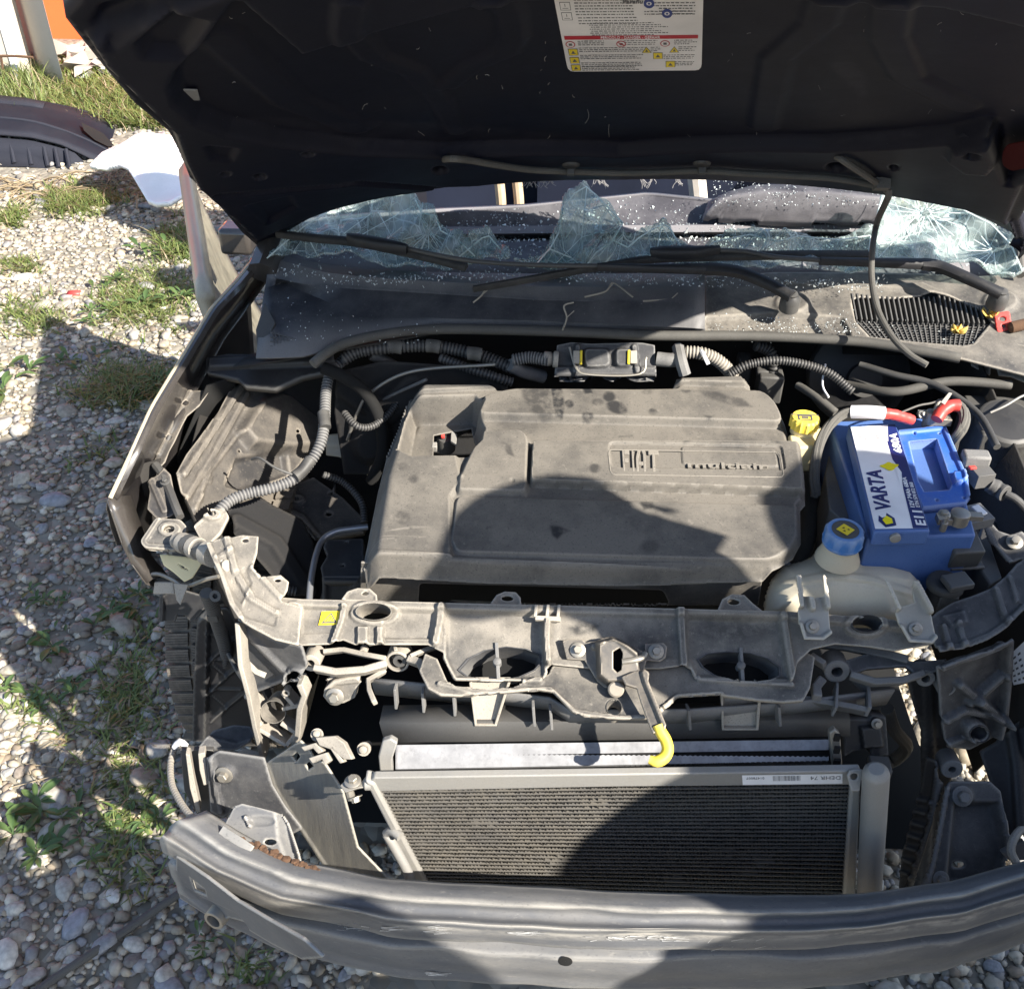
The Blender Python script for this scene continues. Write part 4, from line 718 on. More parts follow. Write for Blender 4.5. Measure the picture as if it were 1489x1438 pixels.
# ------------------------------------------------------------------ left side: wing panel, inner wing, carrier arm, tyre
fo = [(368, 372, .955), (340, 408, .945), (305, 447, .935), (258, 525, .90), (217, 592, .87), (187, 660, .835), (156, 728, .79)]
fi = [(376, 380, .957), (350, 412, .948), (313, 450, .937), (267, 527, .902), (226, 594, .872), (195, 660, .837), (165, 722, .79)]
A, B = resample(zs(fo), 30), resample(zs(fi), 30)
mb = MB(); led = resample(zs([(384, 400, .90), (352, 445, .88), (318, 489, .86), (274, 570, .82), (254, 606, .805), (229, 661, .77), (206, 700, .745)]), 30)
fz = (1-np.linspace(0, 1, 30)**2*.78)[:, None]
rows = [A+V(-.03, 0, -.42)*fz, A+V(-.035, 0, -.25)*fz, A+V(-.02, 0, -.10)*fz, A+V(-.006, 0, -.02), A+V(0, 0, -.002), (A+B)/2+V(0, 0, .002), B, B+V(.004, 0, -.006), (B+led)/2+V(-.004, 0, -.01), led, led+V(.012, 0, -.004)]
mb.sheet(rows[::-1]); wingp = mb.build('front_wing', M_paint, car, ang=50, solid=.0012)
mb = MB(); mb.tube([(a+b)/2+V(0, 0, .001) for a, b in zip(A, B)], .0036, 6, .02); mb.build('wing_lit_edge', mat('sunlit_paint_edge', (.10, .095, .08), .5, dust=(.30, .27, .2), dust_amt=.8, scale=30), wingp)  # lighter strip paints the sunlit rim of the wing
tipo = zs([(156, 728, .79), (162, 748, .77), (176, 790, .72), (190, 820, .69), (212, 850, .66)]); tipi = zs([(165, 722, .79), (172, 742, .77), (184, 775, .735), (196, 812, .70), (222, 842, .665)])
mb = MB(); mb.sheet([tipo, tipi, [p+V(.012, .03, -.02) for p in tipi]]); mb.sheet([[p+V(-.004, .10, -.12) for p in tipo], tipo]); mb.build('wing_front_edge', M_paint, wingp, solid=.002, ang=60)
mb = MB(); mb.sheet([[p+V(.02, .02, .02) for p in zs([(165, 722, .77), (180, 700, .77), (214, 690, .76)])], zs([(178, 760, .70), (196, 740, .70), (222, 730, .70)]), zs([(196, 820, .62), (214, 800, .62), (240, 800, .62)])]); mb.build('wing_inner_skin', M_dirty, wingp, solid=.002)
LE = Plane(Z(262, 610, .80), Z(229, 661, .765)-Z(274, 570, .815), V(.9, .3, .1))
relief('wing_ledge', LE, [(272, 569), (305, 567), (300, 575), (290, 590), (272, 605), (265, 618), (254, 642), (246, 656), (240, 672), (222, 690), (208, 700), (229, 660), (252, 610)], M_wing, wingp, res=.002, thick=.002, holes=[ell(270, 587, 5, 2.5, 12, -.6), ell(246, 637, 5.5, 3, 12, -.7), ell(218, 672, 4, 4, 10)], feats=[('line', [(276, 570), (254, 608), (230, 660)], .004, .006)])
IW = plane3(Z(345, 560, .80), Z(262, 712, .75), Z(476, 650, .63))
relief('inner_wing', IW, [(338, 562), (362, 556), (420, 556), (468, 574), (492, 612), (480, 655), (446, 662), (425, 690), (372, 712), (340, 728), (318, 760), (283, 757), (263, 714), (257, 688), (272, 660), (289, 638), (318, 598)], M_wing, car, res=.003, thick=.003, feats=[
    ('line', [(350, 562), (300, 640), (266, 690)], .008, .008), ('line', [(358, 574), (310, 660), (272, 722)], .005, .008), ('line', [(372, 590), (345, 632), (300, 690), (284, 740)], .004, .006),
    ([(372, 584), (400, 574), (458, 580), (482, 618), (462, 652), (420, 656), (362, 650), (345, 630)], .022, .02), ([(345, 668), (415, 655), (420, 690), (350, 712), (330, 705)], -.012, .012), ([(302, 690), (309, 692), (306, 705), (299, 704)], .003, .003), ([(290, 718), (296, 718), (294, 730), (287, 730)], .003, .003)],
    holes=[ell(422, 632, 3, 2.5, 10), [(342, 672), (336, 690), (328, 704), (330, 690)], ell(348, 656, 2, 2, 8)])
mb = MB(); mb.sheet([zs([(300, 560, .84), (345, 545, .84), (420, 548, .83)]), zs([(262, 650, .74), (320, 600, .74), (345, 560, .76)]), zs([(230, 740, .60), (260, 730, .60), (285, 700, .62)])]); mb.build('wing_gap_shade', M_void, car, solid=.003)  # dark sheet stands for the shade between ledge and inner wing
mb = MB(); a = zs([(300, 560, .80), (262, 712, .74), (283, 757, .73), (320, 770, .70)]); mb.sheet([[V(-.70, .95, .5), V(-.62, .5, .45), V(-.52, .36, .4), V(-.5, .33, .4)], a]); mb.build('arch_wall', M_dirty, car, solid=.003)
UB = plane3(Z(300, 522, .865), Z(486, 512, .875), Z(420, 556, .845))
relief('side_reinforcement', UB, [(300, 520), (330, 515), (420, 516), (484, 511), (490, 538), (440, 548), (400, 566), (356, 562), (346, 552), (300, 542)], M_blackc, car, res=.003, thick=.015, feats=[([(304, 522), (488, 514), (488, 530), (304, 538)], .008, .006)])
mb = MB(); mb.tube(zs([(318, 489, .845), (300, 520, .83), (272, 570, .805)]), .004, 6); mb.build('bonnet_gasket', M_rubber, car)
PP = plane3(Z(378, 728, .58), Z(531, 762, .56), Z(450, 694, .60))
relief('chassis_rail', PP, [(380, 722), (400, 714), (456, 694), (500, 725), (534, 760), (528, 772), (505, 776), (468, 784), (452, 772), (440, 758), (420, 746), (396, 738)], M_wing, car, res=.0028, thick=.02, feats=[('line', [(384, 728), (440, 752), (462, 780)], .005, .008), (ell(434, 726, 10, 7), .004, .004)], holes=[ell(432, 726, 4, 3, 12), ell(478, 747, 5, 3.5, 12), ell(480, 718, 4, 2.5, 12)])
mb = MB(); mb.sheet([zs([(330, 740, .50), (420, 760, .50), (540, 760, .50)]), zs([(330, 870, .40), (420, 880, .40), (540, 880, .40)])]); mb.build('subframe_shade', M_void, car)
mb = MB(); q = [(474, 640), (480, 633), (505, 630), (530, 632), (543, 640), (548, 652), (538, 668), (526, 682), (512, 672), (492, 664), (474, 662)]; HS = Plane(Z(510, 650, .66), (1, 0, 0), (0, .7, .6)); relief('heat_shield', HS, q, M_tank, car, res=.003, thick=.002, feats=[('line', [(480, 640), (530, 640)], .006, .02)])
relief('heat_shield', Plane(Z(540, 680, .66), (1, 0, 0), (0, .8, .5)), [(532, 688), (548, 668), (556, 664), (548, 690), (540, 700)], M_cream, car, res=.003, thick=.002)
DD = Plane(Z(400, 830, .45), (1, 0, 0), (0, .7, .7)); relief('suspension_dome', DD, [(376, 850), (380, 818), (400, 806), (430, 808), (452, 826), (462, 860), (450, 880), (390, 880)], M_dirty, car, res=.004, thick=.003, feats=[(ell(420, 845, 34, 26), .03, .05)])
# corrugated harness, left
mb = MB(); mb.tube(zs([(504, 520, .86), (482, 540, .85), (474, 570, .83), (472, 610, .81), (466, 645, .79), (448, 676, .77), (425, 698, .765), (395, 710, .765), (360, 718, .765), (335, 728, .765), (318, 744, .76), (310, 758, .75)]), .0088, 12, corr=.09, pitch=.0055); mb.build('corrugated_conduit', M_carr, car, ang=60)
mb = MB(); mb.tube(zs([(452, 668, .785), (440, 684, .775), (428, 694, .772)]), .0102, 12); mb.tube(zs([(470, 600, .82), (473, 622, .807)]), .0102, 12); mb.tube(zs([(425, 690, .778), (400, 680, .79), (378, 666, .80), (366, 668, .79)]), .0022, 6); mb.build('conduit_tape', M_blackc, car)['kind'] = 'stuff'
mb = MB(); mb.tube(zs([(498, 524, .87), (520, 512, .88), (560, 506, .885), (610, 503, .885), (650, 506, .88), (700, 518, .87), (748, 536, .86)]), .0105, 12, corr=.08, pitch=.0065); mb.build('corrugated_conduit', M_blackc, car, ang=60)
mb = MB()
for x, y in ((575, 505), (630, 504), (690, 515)): p = Z(x, y, .885); mb.tube([p+V(-.012, 0, .001), p+V(0, 0, .001), p+V(.012, 0, -.001)], .0118, 12)
mb.build('conduit_tape', M_rubber, car)['kind'] = 'stuff'
# coil and connector block behind the cover
SB = Plane(Z(860, 520, .885), (1, .03, 0), (0, .6, .7)); blk = relief('ignition_module', SB, [(806, 548), (810, 502), (830, 498), (860, 500), (930, 498), (952, 502), (954, 548)], M_carr, car, res=.002, thick=.03, feats=[(rrect([(848, 508), (886, 508), (888, 534), (850, 536)], 8), .012, .006), (rrect([(894, 508), (918, 508), (920, 534), (894, 534)], 7), .012, .006), ('line', [(812, 540), (952, 540)], .006, .01), ('line', [(840, 505), (836, 540)], .006, .006), ('line', [(922, 505), (926, 540)], .006, .006)])
for x in (838, 921):
    mb = MB(); p = SB.hit(x, 520, .012); mb.box(p, SB.a*.0055, SB.b*.011, SB.n*.005, 0); mb.box(p+SB.a*(.008 if x < 900 else -.008), SB.a*.0022, SB.b*.012, SB.n*.004, 1); mb.build('connector', [M_slam, M_signyel], blk, bevel=.001)
mb = MB(); mb.tube([SB.hit(828, 505, .012), SB.hit(838, 536, .016), SB.hit(858, 545, .016), SB.hit(930, 544, .016), SB.hit(940, 520, .014)], .0018, 6); mb.build('retaining_wire', M_steel, blk)
mb = MB(); mb.tube(zs([(745, 524, .88), (770, 520, .885), (798, 524, .885)]), .010, 12, corr=.09, pitch=.005); mb.tube(zs([(742, 530, .87), (760, 540, .85), (790, 548, .83)]), .012, 10); mb.build('corrugated_conduit', M_carr, car, ang=60)
mb = MB(); mb.lathe(Z(800, 522, .885), (1, 0, -.05), [(.009, -.012), (.012, -.01), (.012, 0), (.010, .004), (.014, .006), (.014, .014)], 16); mb.build('conduit_collar', M_slam, car)
mb = MB(); mb.tube(zs([(955, 522, .885), (975, 524, .885), (990, 522, .885)]), .0125, 12); mb.tube(zs([(986, 506, .893), (990, 525, .89), (996, 545, .87)]), .011, 8); mb.build('conduit_elbow', M_carr, car)
mb = MB(); mb.tube(zs([(996, 512, .89), (1020, 514, .89), (1040, 522, .88), (1055, 534, .865), (1066, 548, .845)]), .0105, 12, corr=.1, pitch=.0055); mb.build('corrugated_conduit', M_slam, car, ang=60)
mb = MB(); mb.tube(zs([(1018, 508, .897), (1024, 518, .895), (1030, 530, .885)]), .0035, 6); mb.build('cable_clip', M_white, car)
mb = MB(); mb.tube(zs([(1098, 502, .87), (1118, 510, .86), (1125, 530, .84), (1122, 545, .82)]), .010, 12, corr=.09, pitch=.006); mb.build('corrugated_conduit', M_blackc, car, ang=60)
mb = MB(); mb.box(Z(1118, 560, .80), .022, .02, .028); mb.box(Z(1080, 540, .80), .012, .02, .03); mb.box(Z(1112, 538, .825), .016, .015, .006); mb.build('sensor_housing', M_blackc, car, bevel=.004)

# headlamp bracket cluster at the front left corner
K1 = Plane(Z(240, 778, .755), (1, .1, 0), (-.1, .85, .45))
kb = relief('headlamp_bracket', K1, rrect([(228, 754), (262, 755), (272, 766), (266, 782), (256, 801), (210, 797), (205, 788)], 5), M_slam, car, res=.0016, thick=.012, feats=[('line', [(229, 756), (208, 788), (214, 795), (256, 798)], .004, .007), (ell(247, 770, 17, 11), .004, .004)], holes=[ell(246, 770, 9, 6, 14)])
mb = MB(); mb.lathe(K1.hit(246, 770, -.02), K1.n, [(.012, -.01), (.012, .0), (.008, .0), (.008, .006)], 18); mb.build('adjuster_screw', M_steel, kb)
mb = MB(); c0, c1 = Z(258, 786, .76), Z(312, 808, .79); d = unit(c1-c0); L = np.linalg.norm(c1-c0); mb.lathe(c0, d, [(.013, 0), (.013, L*.12), (.016, L*.15), (.016, L*.28), (.012, L*.3), (.012, L*.42), (.017, L*.45), (.017, L*.58), (.013, L*.6), (.013, L*.78), (.018, L*.8), (.018, L)], 18); mb.build('bracket_sleeve', M_slam, kb, ang=30)
mb = MB(); mb.tube([c0+d*L*.30+V(0, 0, .001), c0+d*L*.42], .0165, 14); mb.build('black_grommet', M_blackc, kb)
K2 = Plane(Z(305, 762, .785), (1, .25, 0), (-.2, .85, .45)); relief('upper_bracket', K2, rrect([(282, 766), (310, 742), (326, 740), (333, 750), (320, 776), (302, 792), (290, 782)], 4), M_slam, kb, res=.0016, thick=.01, feats=[('line', [(283, 766), (310, 743), (327, 742)], .004, .006), (ell(309, 750, 14, 8), .006, .004)], holes=[ell(309, 749, 6, 3.5, 12)])
K3 = Plane(Z(262, 822, .70), (1, .2, 0), (0, .75, .6)); relief('torn_flange', K3, [(232, 806), (240, 806), (290, 812), (293, 820), (280, 840), (268, 846), (252, 832), (238, 822)], M_cream, kb, res=.002, thick=.002, holes=[[(256, 818), (268, 824), (276, 830), (266, 826)]])
K4 = Plane(Z(275, 735, .75), (1, .2, 0), (0, .85, .5)); relief('wing_stay', K4, [(214, 700), (230, 690), (238, 680), (248, 690), (254, 720), (262, 742), (246, 752), (230, 756), (214, 740), (218, 715)], M_wing, kb, res=.002, thick=.002, feats=[('line', [(222, 700), (240, 742)], .004, .008)])
mb = MB(); mb.tube(zs([(226, 676, .78), (236, 690, .775), (246, 712, .765), (256, 738, .76), (262, 752, .755)]), .007, 8); mb.bolt(Z(240, 700, .785), (0, -.3, 1), .0045); mb.build('stay_rod', M_blackc, kb)['kind'] = 'stuff'
mb = MB(); mb.tube(zs([(205, 840, .66), (228, 834, .67), (250, 842, .665), (270, 852, .66), (300, 842, .68), (318, 838, .69)]), .0035, 6); mb.build('bent_rod', M_steel, kb)
plate('light_clip', Plane(Z(238, 855, .65), (1, 0, 0), (0, .5, .8)), [(224, 846), (252, 846), (254, 864), (222, 864)], M_slam, kb, thick=.01, bevel=.002)
plate('broken_tab', Plane(Z(265, 862, .66), (1, 0, 0), (0, .5, .8)), [(252, 848), (274, 850), (262, 880), (256, 872)], M_slam, kb, thick=.003)
AR1 = plane3(Z(313, 812, .805), Z(376, 792, .805), Z(400, 905, .757))
relief('carrier_arm', AR1, [(300, 792), (316, 784), (336, 782), (352, 778), (376, 780), (374, 804), (367, 826), (378, 842), (390, 838), (408, 836), (420, 846), (418, 858), (412, 868), (408, 874), (440, 882), (434, 938), (400, 930), (366, 912), (347, 900), (334, 880), (320, 838), (308, 812)], M_slam, car, res=.0022, thick=.004, feats=[
    ('line', [(302, 794), (320, 836), (336, 880), (349, 898)], .006, .008), ('line', [(330, 784), (342, 830), (366, 870), (400, 890)], .006, .007), ('line', [(367, 826), (390, 850), (408, 870)], .005, .006), ([(340, 836), (358, 826), (366, 848), (350, 878), (338, 858)], -.004, .004), ([(362, 862), (404, 884), (400, 910), (352, 896)], -.003, .004), ('line', [(336, 800), (316, 812)], .004, .006)],
    holes=[ell(404, 844, 5, 2.5, 12), ell(357, 786, 5, 3, 12)])
mb = MB(); mb.tube(zs([(320, 812, .80), (322, 826, .79), (332, 822, .80)]), .009, 8, corr=.1, pitch=.006); mb.build('corrugated_conduit', M_slam, car, ang=60)
# box under the arm and the lattice leg
BX = plane3(Z(352, 905, .735), Z(438, 940, .725), Z(372, 1002, .60))
relief('carrier_end_wall', BX, [(350, 904), (400, 932), (438, 940), (446, 966), (440, 990), (420, 985), (366, 1006), (352, 962)], M_carr, car, res=.0025, thick=.004, feats=[('line', [(352, 906), (356, 962), (368, 1004)], .010, .008), ('line', [(368, 1004), (420, 986)], .008, .008), ('line', [(360, 920), (420, 980)], .006, .008), (ell(431, 978, 14, 11), .008, .005)], holes=[ell(431, 978, 10, 8, 16)])
leg = empty('carrier_leg', (0, 0, 0)); leg.parent = car
strut([(350, 905, .74), (354, 962, .70), (365, 1002, .65), (374, 1047, .58), (386, 1096, .50)], .007, .03, M_slam, leg, name='leg_edge', up=(0, -.9, .4)); strut([(438, 987, .66), (446, 1004, .64), (440, 1022, .62), (437, 1058, .57), (430, 1080, .53)], .009, .03, M_slam, leg, name='leg_edge', up=(0, -.9, .4))
RG = plane3(Z(398, 1034, .59), Z(431, 1022, .605), Z(372, 1056, .56)); RG = Plane(RG.o, (1, 0, 0), (0, .45, .9))
ringwall('round_boss', RG, ell(398, 1034, 18, 16), .04, M_slam, leg, .003); 
for a, b in (((382, 1026), (362, 1006)), ((414, 1026), (440, 1020)), ((384, 1046), (374, 1052)), ((412, 1046), (434, 1060)), ((432, 1022), (414, 1002)), ((376, 1052), (420, 1078)), ((420, 1078), (436, 1060))):
    mb = MB(); pbar(RG, a, b, .006, .03, -.012); mb.build('lattice_rib', M_slam, leg, bevel=.001)
boss(416, 1007, .625, .006, .012, M_slam, leg)
strut([(356, 960, .69), (372, 976, .67), (386, 982, .66)], .008, .003, M_slam, leg)
# tyre with tread blocks, liner and brake-side panels
wheel = empty('front_wheel', (0, 0, 0)); wheel.parent = car
TC = V(-.675, .785, .305); TR = .298
mb = MB(); prof = [(-.088, .20), (-.1, .235), (-.098, .268), (-.088, .283), (-.05, .288), (0, .289), (.05, .288), (.088, .283), (.098, .268), (.1, .235), (.088, .20)]
mb.sheet([[TC+V(x, r*math.cos(t), r*math.sin(t)) for x, r in prof] for t in np.linspace(0, 2*math.pi, 73)]); mb.build('tyre', M_tyre, wheel, ang=60)
for c, (x0, x1, sh) in enumerate(((-.097, -.055, 0), (-.047, -.016, .5), (-.008, .024, .1), (.032, .06, .6), (.066, .097, .2))):
    nb = 60; w = 2*math.pi/nb*.80; mb = MB()
    for s in range(5):                                        # sipes: each block is five thin lamellae
        a0, a1 = w*s/5, w*(s+.86)/5; sk = .014*(1 if c % 2 else -1); r0, r1 = .280, (.2985 if abs(x0+x1) < .12 else .294); pts = []
        for r in (r0, r1):
            for x, a in ((x0, a0), (x1, a0+sk), (x1, a1+sk), (x0, a1)): pts.append(V(x, r*math.cos(a), r*math.sin(a)))
        mb.add(pts, [(4, 5, 6, 7), (0, 1, 5, 4), (1, 2, 6, 5), (2, 3, 7, 6), (3, 0, 4, 7)])
    first = mb.build('tread_block', M_tyre, wheel)
    for i in range(nb):
        o = first if i == 0 else first.copy()
        if i: COL.objects.link(o); o.parent = wheel
        o.location = TC.tolist(); o.rotation_euler = ((i+sh)*2*math.pi/nb, 0, 0)
mb = MB(); mb.lathe(TC+V(-.06, 0, 0), (1, 0, 0), [(.20, 0), (.19, .02), (.10, .03), (.03, .02)], 30); mb.build('wheel_rim', M_steel, wheel)
LN = Plane(Yp(320, 980, .465), (1, .05, 0), (0, .10, 1))
ln = relief('wheel_arch_liner', LN, [(290, 895), (300, 884), (330, 884), (350, 905), (360, 960), (368, 1004), (374, 1055), (340, 1075), (282, 1072), (284, 1000), (287, 930)], M_blackc, car, res=.003, thick=.004, feats=[([(284, 900), (306, 885), (302, 1072), (280, 1072)], .012, .005)] + [('line', [(304, y0), (330, y0+22), (306, y0+44)], .004, .005) for y0 in (915, 960, 1005)] + [('line', [(330, y0+22), (358, y0)], .004, .005) for y0 in (915, 960, 1005)] + [('line', [(304, y0), (350, y0)], .003, .004) for y0 in (958, 1002)])
AP = Plane(Z(262, 880, .56), (1, 0, 0), (0, .35, .9)); relief('arch_lip', AP, [(234, 862), (260, 856), (300, 868), (318, 880), (300, 884), (292, 892), (284, 902), (276, 904), (268, 894), (258, 893), (254, 904), (232, 902)], M_blackc, car, res=.0022, thick=.004, feats=[('line', [(236, 864), (234, 900)], .006, .008)])
plate('arch_foot', Plane(Z(280, 1070, .2), (1, 0, 0), (0, .3, .9)), [(274, 1050), (284, 1040), (286, 1075), (262, 1082)], M_blackc, car, thick=.004)
mb = MB(); mb.tube(zs([(300, 862, .70), (308, 880, .66), (318, 910, .58), (326, 935, .52), (330, 952, .48)]), .0105, 12, corr=.09, pitch=.006); mb.build('corrugated_conduit', M_blackc, car, ang=60)
mb = MB(); mb.tube(zs([(330, 950, .48), (326, 980, .42), (320, 1020, .35), (314, 1056, .29)]), .0058, 10, corr=.1, pitch=.005); mb.build('corrugated_conduit', M_blackc, car, ang=60)
mb = MB(); mb.tube(zs([(332, 950, .50), (345, 975, .49), (362, 1000, .5)]), .004, 8); mb.lathe(Z(314, 866, .71), (0, -.8, .5), [(.009, 0), (.009, .004), (.004, .004), (.004, .0)], 12); mb.box(Z(311, 895, .63), .008, .008, .006); mb.build('conduit_clip', M_blackc, car)['kind'] = 'stuff'
# lower left corner
LF = Plane(Z(350, 1140, .50), (1, -.1, 0), (0, .25, .95))
relief('rail_end_plate', LF, [(300, 1102), (318, 1092), (345, 1096), (384, 1102), (396, 1142), (414, 1172), (440, 1205), (420, 1215), (345, 1172), (326, 1190), (306, 1180)], M_carr, car, res=.003, thick=.003, feats=[('line', [(308, 1104), (322, 1178)], .006, .006), (ell(328, 1125, 15, 13), .004, .004)], holes=[])
mb = MB(); mb.bolt(LF.hit(326, 1126, .004), LF.n, .0078); mb.build('rail_bolt', M_steel, car)
CU = Plane(Z(330, 1075, .46), (1, .1, 0), (0, .8, .5)); relief('broken_lower_panel', CU, [(282, 1094), (292, 1084), (310, 1062), (340, 1054), (364, 1056), (370, 1068), (364, 1080), (346, 1090), (330, 1092), (300, 1092)], M_carr, car, res=.0022, thick=.003, feats=[('line', [(284, 1094), (300, 1078), (345, 1088), (362, 1082)], .006, .012)])
plate('light_pad', Plane(Z(362, 1096, .48), (1, -.1, 0), (0, .7, .6)), [(346, 1092), (356, 1088), (384, 1096), (376, 1106), (342, 1104)], M_slam, car, thick=.006, bevel=.001)
for px in ([(270, 1096), (276, 1098), (284, 1142), (292, 1180), (286, 1182), (276, 1146)], [(288, 1096), (298, 1094), (302, 1130), (304, 1140), (296, 1142), (290, 1120)]): plate('broken_rib', Plane(Z(285, 1130, .5), (1, .3, 0), (0, .3, .95)), px, M_slam, car, thick=.02, bevel=.001)
plate('rib_backing', Plane(Z(285, 1135, .47), (1, .3, 0), (0, .3, .95)), [(262, 1090), (310, 1090), (326, 1190), (290, 1190), (268, 1150)], M_blackc, car, thick=.01)
mb = MB(); mb.tube(zs([(262, 1076, .50), (253, 1090, .50), (248, 1112, .5), (250, 1140, .51), (260, 1162, .52), (272, 1180, .53), (284, 1192, .54)]), .0048, 10, corr=.05, pitch=.006); mb.build('sensor_cable', M_slam, car)
mb = MB(); mb.tube(zs([(254, 1086, .51), (262, 1078, .52), (270, 1084, .51)]), .005, 8); mb.build('cable_end', M_white, car)
# silver pipe and engine mount in front of the cover, left
mb = MB(); mb.tube(zs([(449, 885, .66), (452, 845, .67), (460, 805, .68), (470, 784, .685), (488, 773, .69), (510, 769, .69), (535, 766, .69)]), .0052, 12); mb.build('coolant_pipe', mat('pipe_metal', (.30, .31, .33), .35, metal=.6), car)
EM = Plane(Z(500, 800, .66), (1, .05, 0), (0, .93, .3)); relief('engine_mount', EM, [(474, 785), (528, 783), (530, 830), (520, 845), (470, 845), (466, 825), (476, 808), (470, 796)], M_blackc, car, res=.0025, thick=.02, holes=[ell(504, 789, 3, 2, 10), ell(498, 822, 3, 2, 10)])
EM2 = Plane(EM.hit(500, 840), (1, .05, 0), (0, .4, .9)); relief('engine_mount_front', EM2, [(468, 838), (524, 838), (526, 880), (470, 880)], M_blackc, car, res=.004, thick=.02, feats=[([(476, 846), (512, 846), (508, 880), (474, 880)], -.006, .01)])

# ------------------------------------------------------------------ right side
BZ = .868
bat = empty('car_battery', Z(1310, 700, .70), 'blue car battery with a white printed label standing in the right of the engine bay', 'battery')
def bp(x, y, z=BZ): return Z(x, y, z)
lid = [bp(1234, 618), bp(1302, 613), bp(1353, 772), bp(1271, 773)]
mb = MB(); body = [bp(1208, 632, .845), bp(1376, 622, .845), bp(1412, 728, .845), bp(1384, 770, .845), bp(1268, 776, .845), bp(1236, 752, .845)]; body = [bp(1206, 612, .84), bp(1372, 606, .84), bp(1420, 778, .84), bp(1262, 782, .84)]
mb.prism(body, V(0, 0, -.165)); mb.build('battery_case', M_blue, bat, bevel=.004)
mb = MB(); mb.prism(lid, V(0, 0, -.026)); mb.build('battery_lid', M_blue, bat, bevel=.003)
BP = plane3(lid[3], lid[2], lid[0]); BPn = BP.n
mb = MB(); D = lambda u, v, h=.0006: (lid[3]*(1-u)+lid[2]*u)*(1-v)+(lid[0]*(1-u)+lid[1]*u)*v+BPn*h
def face(pts, m, h): mb.add([D(u, v, h) for u, v in pts], [tuple(range(len(pts)))], m)
face([(.03, .02), (.97, .02), (.97, .97), (.03, .97)], 0, .0006)
face([(.70, .02), (.97, .02), (.97, .97), (.82, .97), (.70, .80), (.70, .62), (.80, .50), (.74, .36)], 1, .0009)
face([(.70, .62), (.80, .50), (.70, .40)], 0, .0011)
face([(.05, .80), (.72, .80), (.80, .955), (.05, .955)], 2, .0011)
for r in range(5): 
    for k in range(5): x0 = .12+.12*k; face([(x0, .835+.022*r), (x0+random.uniform(.05, .1), .835+.022*r), (x0+.09, .842+.022*r), (x0, .842+.022*r)], 3, .0013)
blob = [(.60+.17*math.cos(t)*(1+.25*math.sin(3*t)), .56+.032*math.sin(t)*(1+.3*math.cos(4*t))) for t in np.linspace(0, 6.28, 22, endpoint=False)]; face(blob, 4, .0013)
# diamond emblem
face([(.12, .085), (.22, .03), (.42, .045), (.42, .105), (.30, .150), (.15, .13)], 1, .0010); face([(.19, .09), (.24, .052), (.37, .062), (.37, .10), (.28, .127)], 4, .0013); face([(.15, .128), (.30, .148), (.27, .118), (.20, .108)], 0, .0014)
ux = unit(lid[0]-lid[3]); uy = -unit(np.cross(BPn, ux)); uy = uy if np.dot(uy, lid[2]-lid[3]) < 0 else -uy
w = np.linalg.norm(lid[0]-lid[3])
def btext(s, u, v, L, size, m, bold=0.0): text_mb(mb, s, D(u, v, 0), ux, uy, BPn, .0016, m, fitw=L*w, size=size, bold=bold)
btext('VARTA', .40, .165, .37, .0215, 1, .02); btext('E11', .945, .04, .12, .013, 0, .02); btext('12V 74Ah 680A', .845, .19, .27, .006, 0, .01); btext('ETN 574 012 068', .94, .19, .22, .0052, 0)
btext('680A', .93, .68, .2, .012, 0, .02)
mb.build('battery_label', [M_white, M_navy, M_sticker, M_ink, mat('label_yellow', (.85, .72, .0), .4)], bat)
mb = MB(); p = (lid[3]+lid[2])/2+V(-.008, -.003, -.010); mb.lathe(p, (0, -1, 0), [(.0075, -.004), (.0075, .002), (.006, .003)], 16); mb.build('vent_plug', M_alu, bat)
mb = MB(); mb.prism([bp(1256, 775, .80), bp(1268, 796, .80), bp(1386, 793, .80), bp(1392, 770, .80)], V(0, 0, -.022)); mb.build('battery_foot', M_blue, bat, bevel=.003)
mb = MB()
for x in (1285, 1298, 1311, 1324): mb.box(Z(x, 806, .765), .0045, .004, .006)
mb.build('foot_teeth', M_alu, bat)['kind'] = 'stuff'
# carry tray on the right half
tr_o = [(1305, 628), (1374, 621), (1405, 694), (1410, 722), (1405, 730), (1342, 737), (1334, 720)]; tr_i = [(1322, 642), (1362, 638), (1384, 704), (1380, 712), (1344, 715), (1336, 700)]
TP = plane3(bp(1342, 737, .855), bp(1405, 730, .855), bp(1305, 628, .858)); tray = relief('handle_tray', TP, tr_o, M_bluel, bat, res=.0018, thick=.012, feats=[('line', [(1305, 629), (1374, 622), (1405, 694), (1410, 722)], .004, .008), ([(1384, 690), (1402, 688), (1406, 700), (1388, 706)], .006, .003)], holes=[tr_i, ell(1330, 631, 2, 1.5, 8), ell(1366, 630, 2, 1.5, 8), ell(1362, 727, 2.5, 2, 8), ell(1402, 724, 2.5, 2, 8)])
mb = MB(); ab = [TP.ab(p) for p in tr_i]; mb.sheet([[TP.at(*a, 0) for a in ab], [TP.at(*a, -.03) for a in ab]], 0, True); mb.add([TP.at(*a, -.03) for a in ab], [tuple(range(len(ab)))]); mb.build('tray_recess', M_bluel, bat, ang=30)
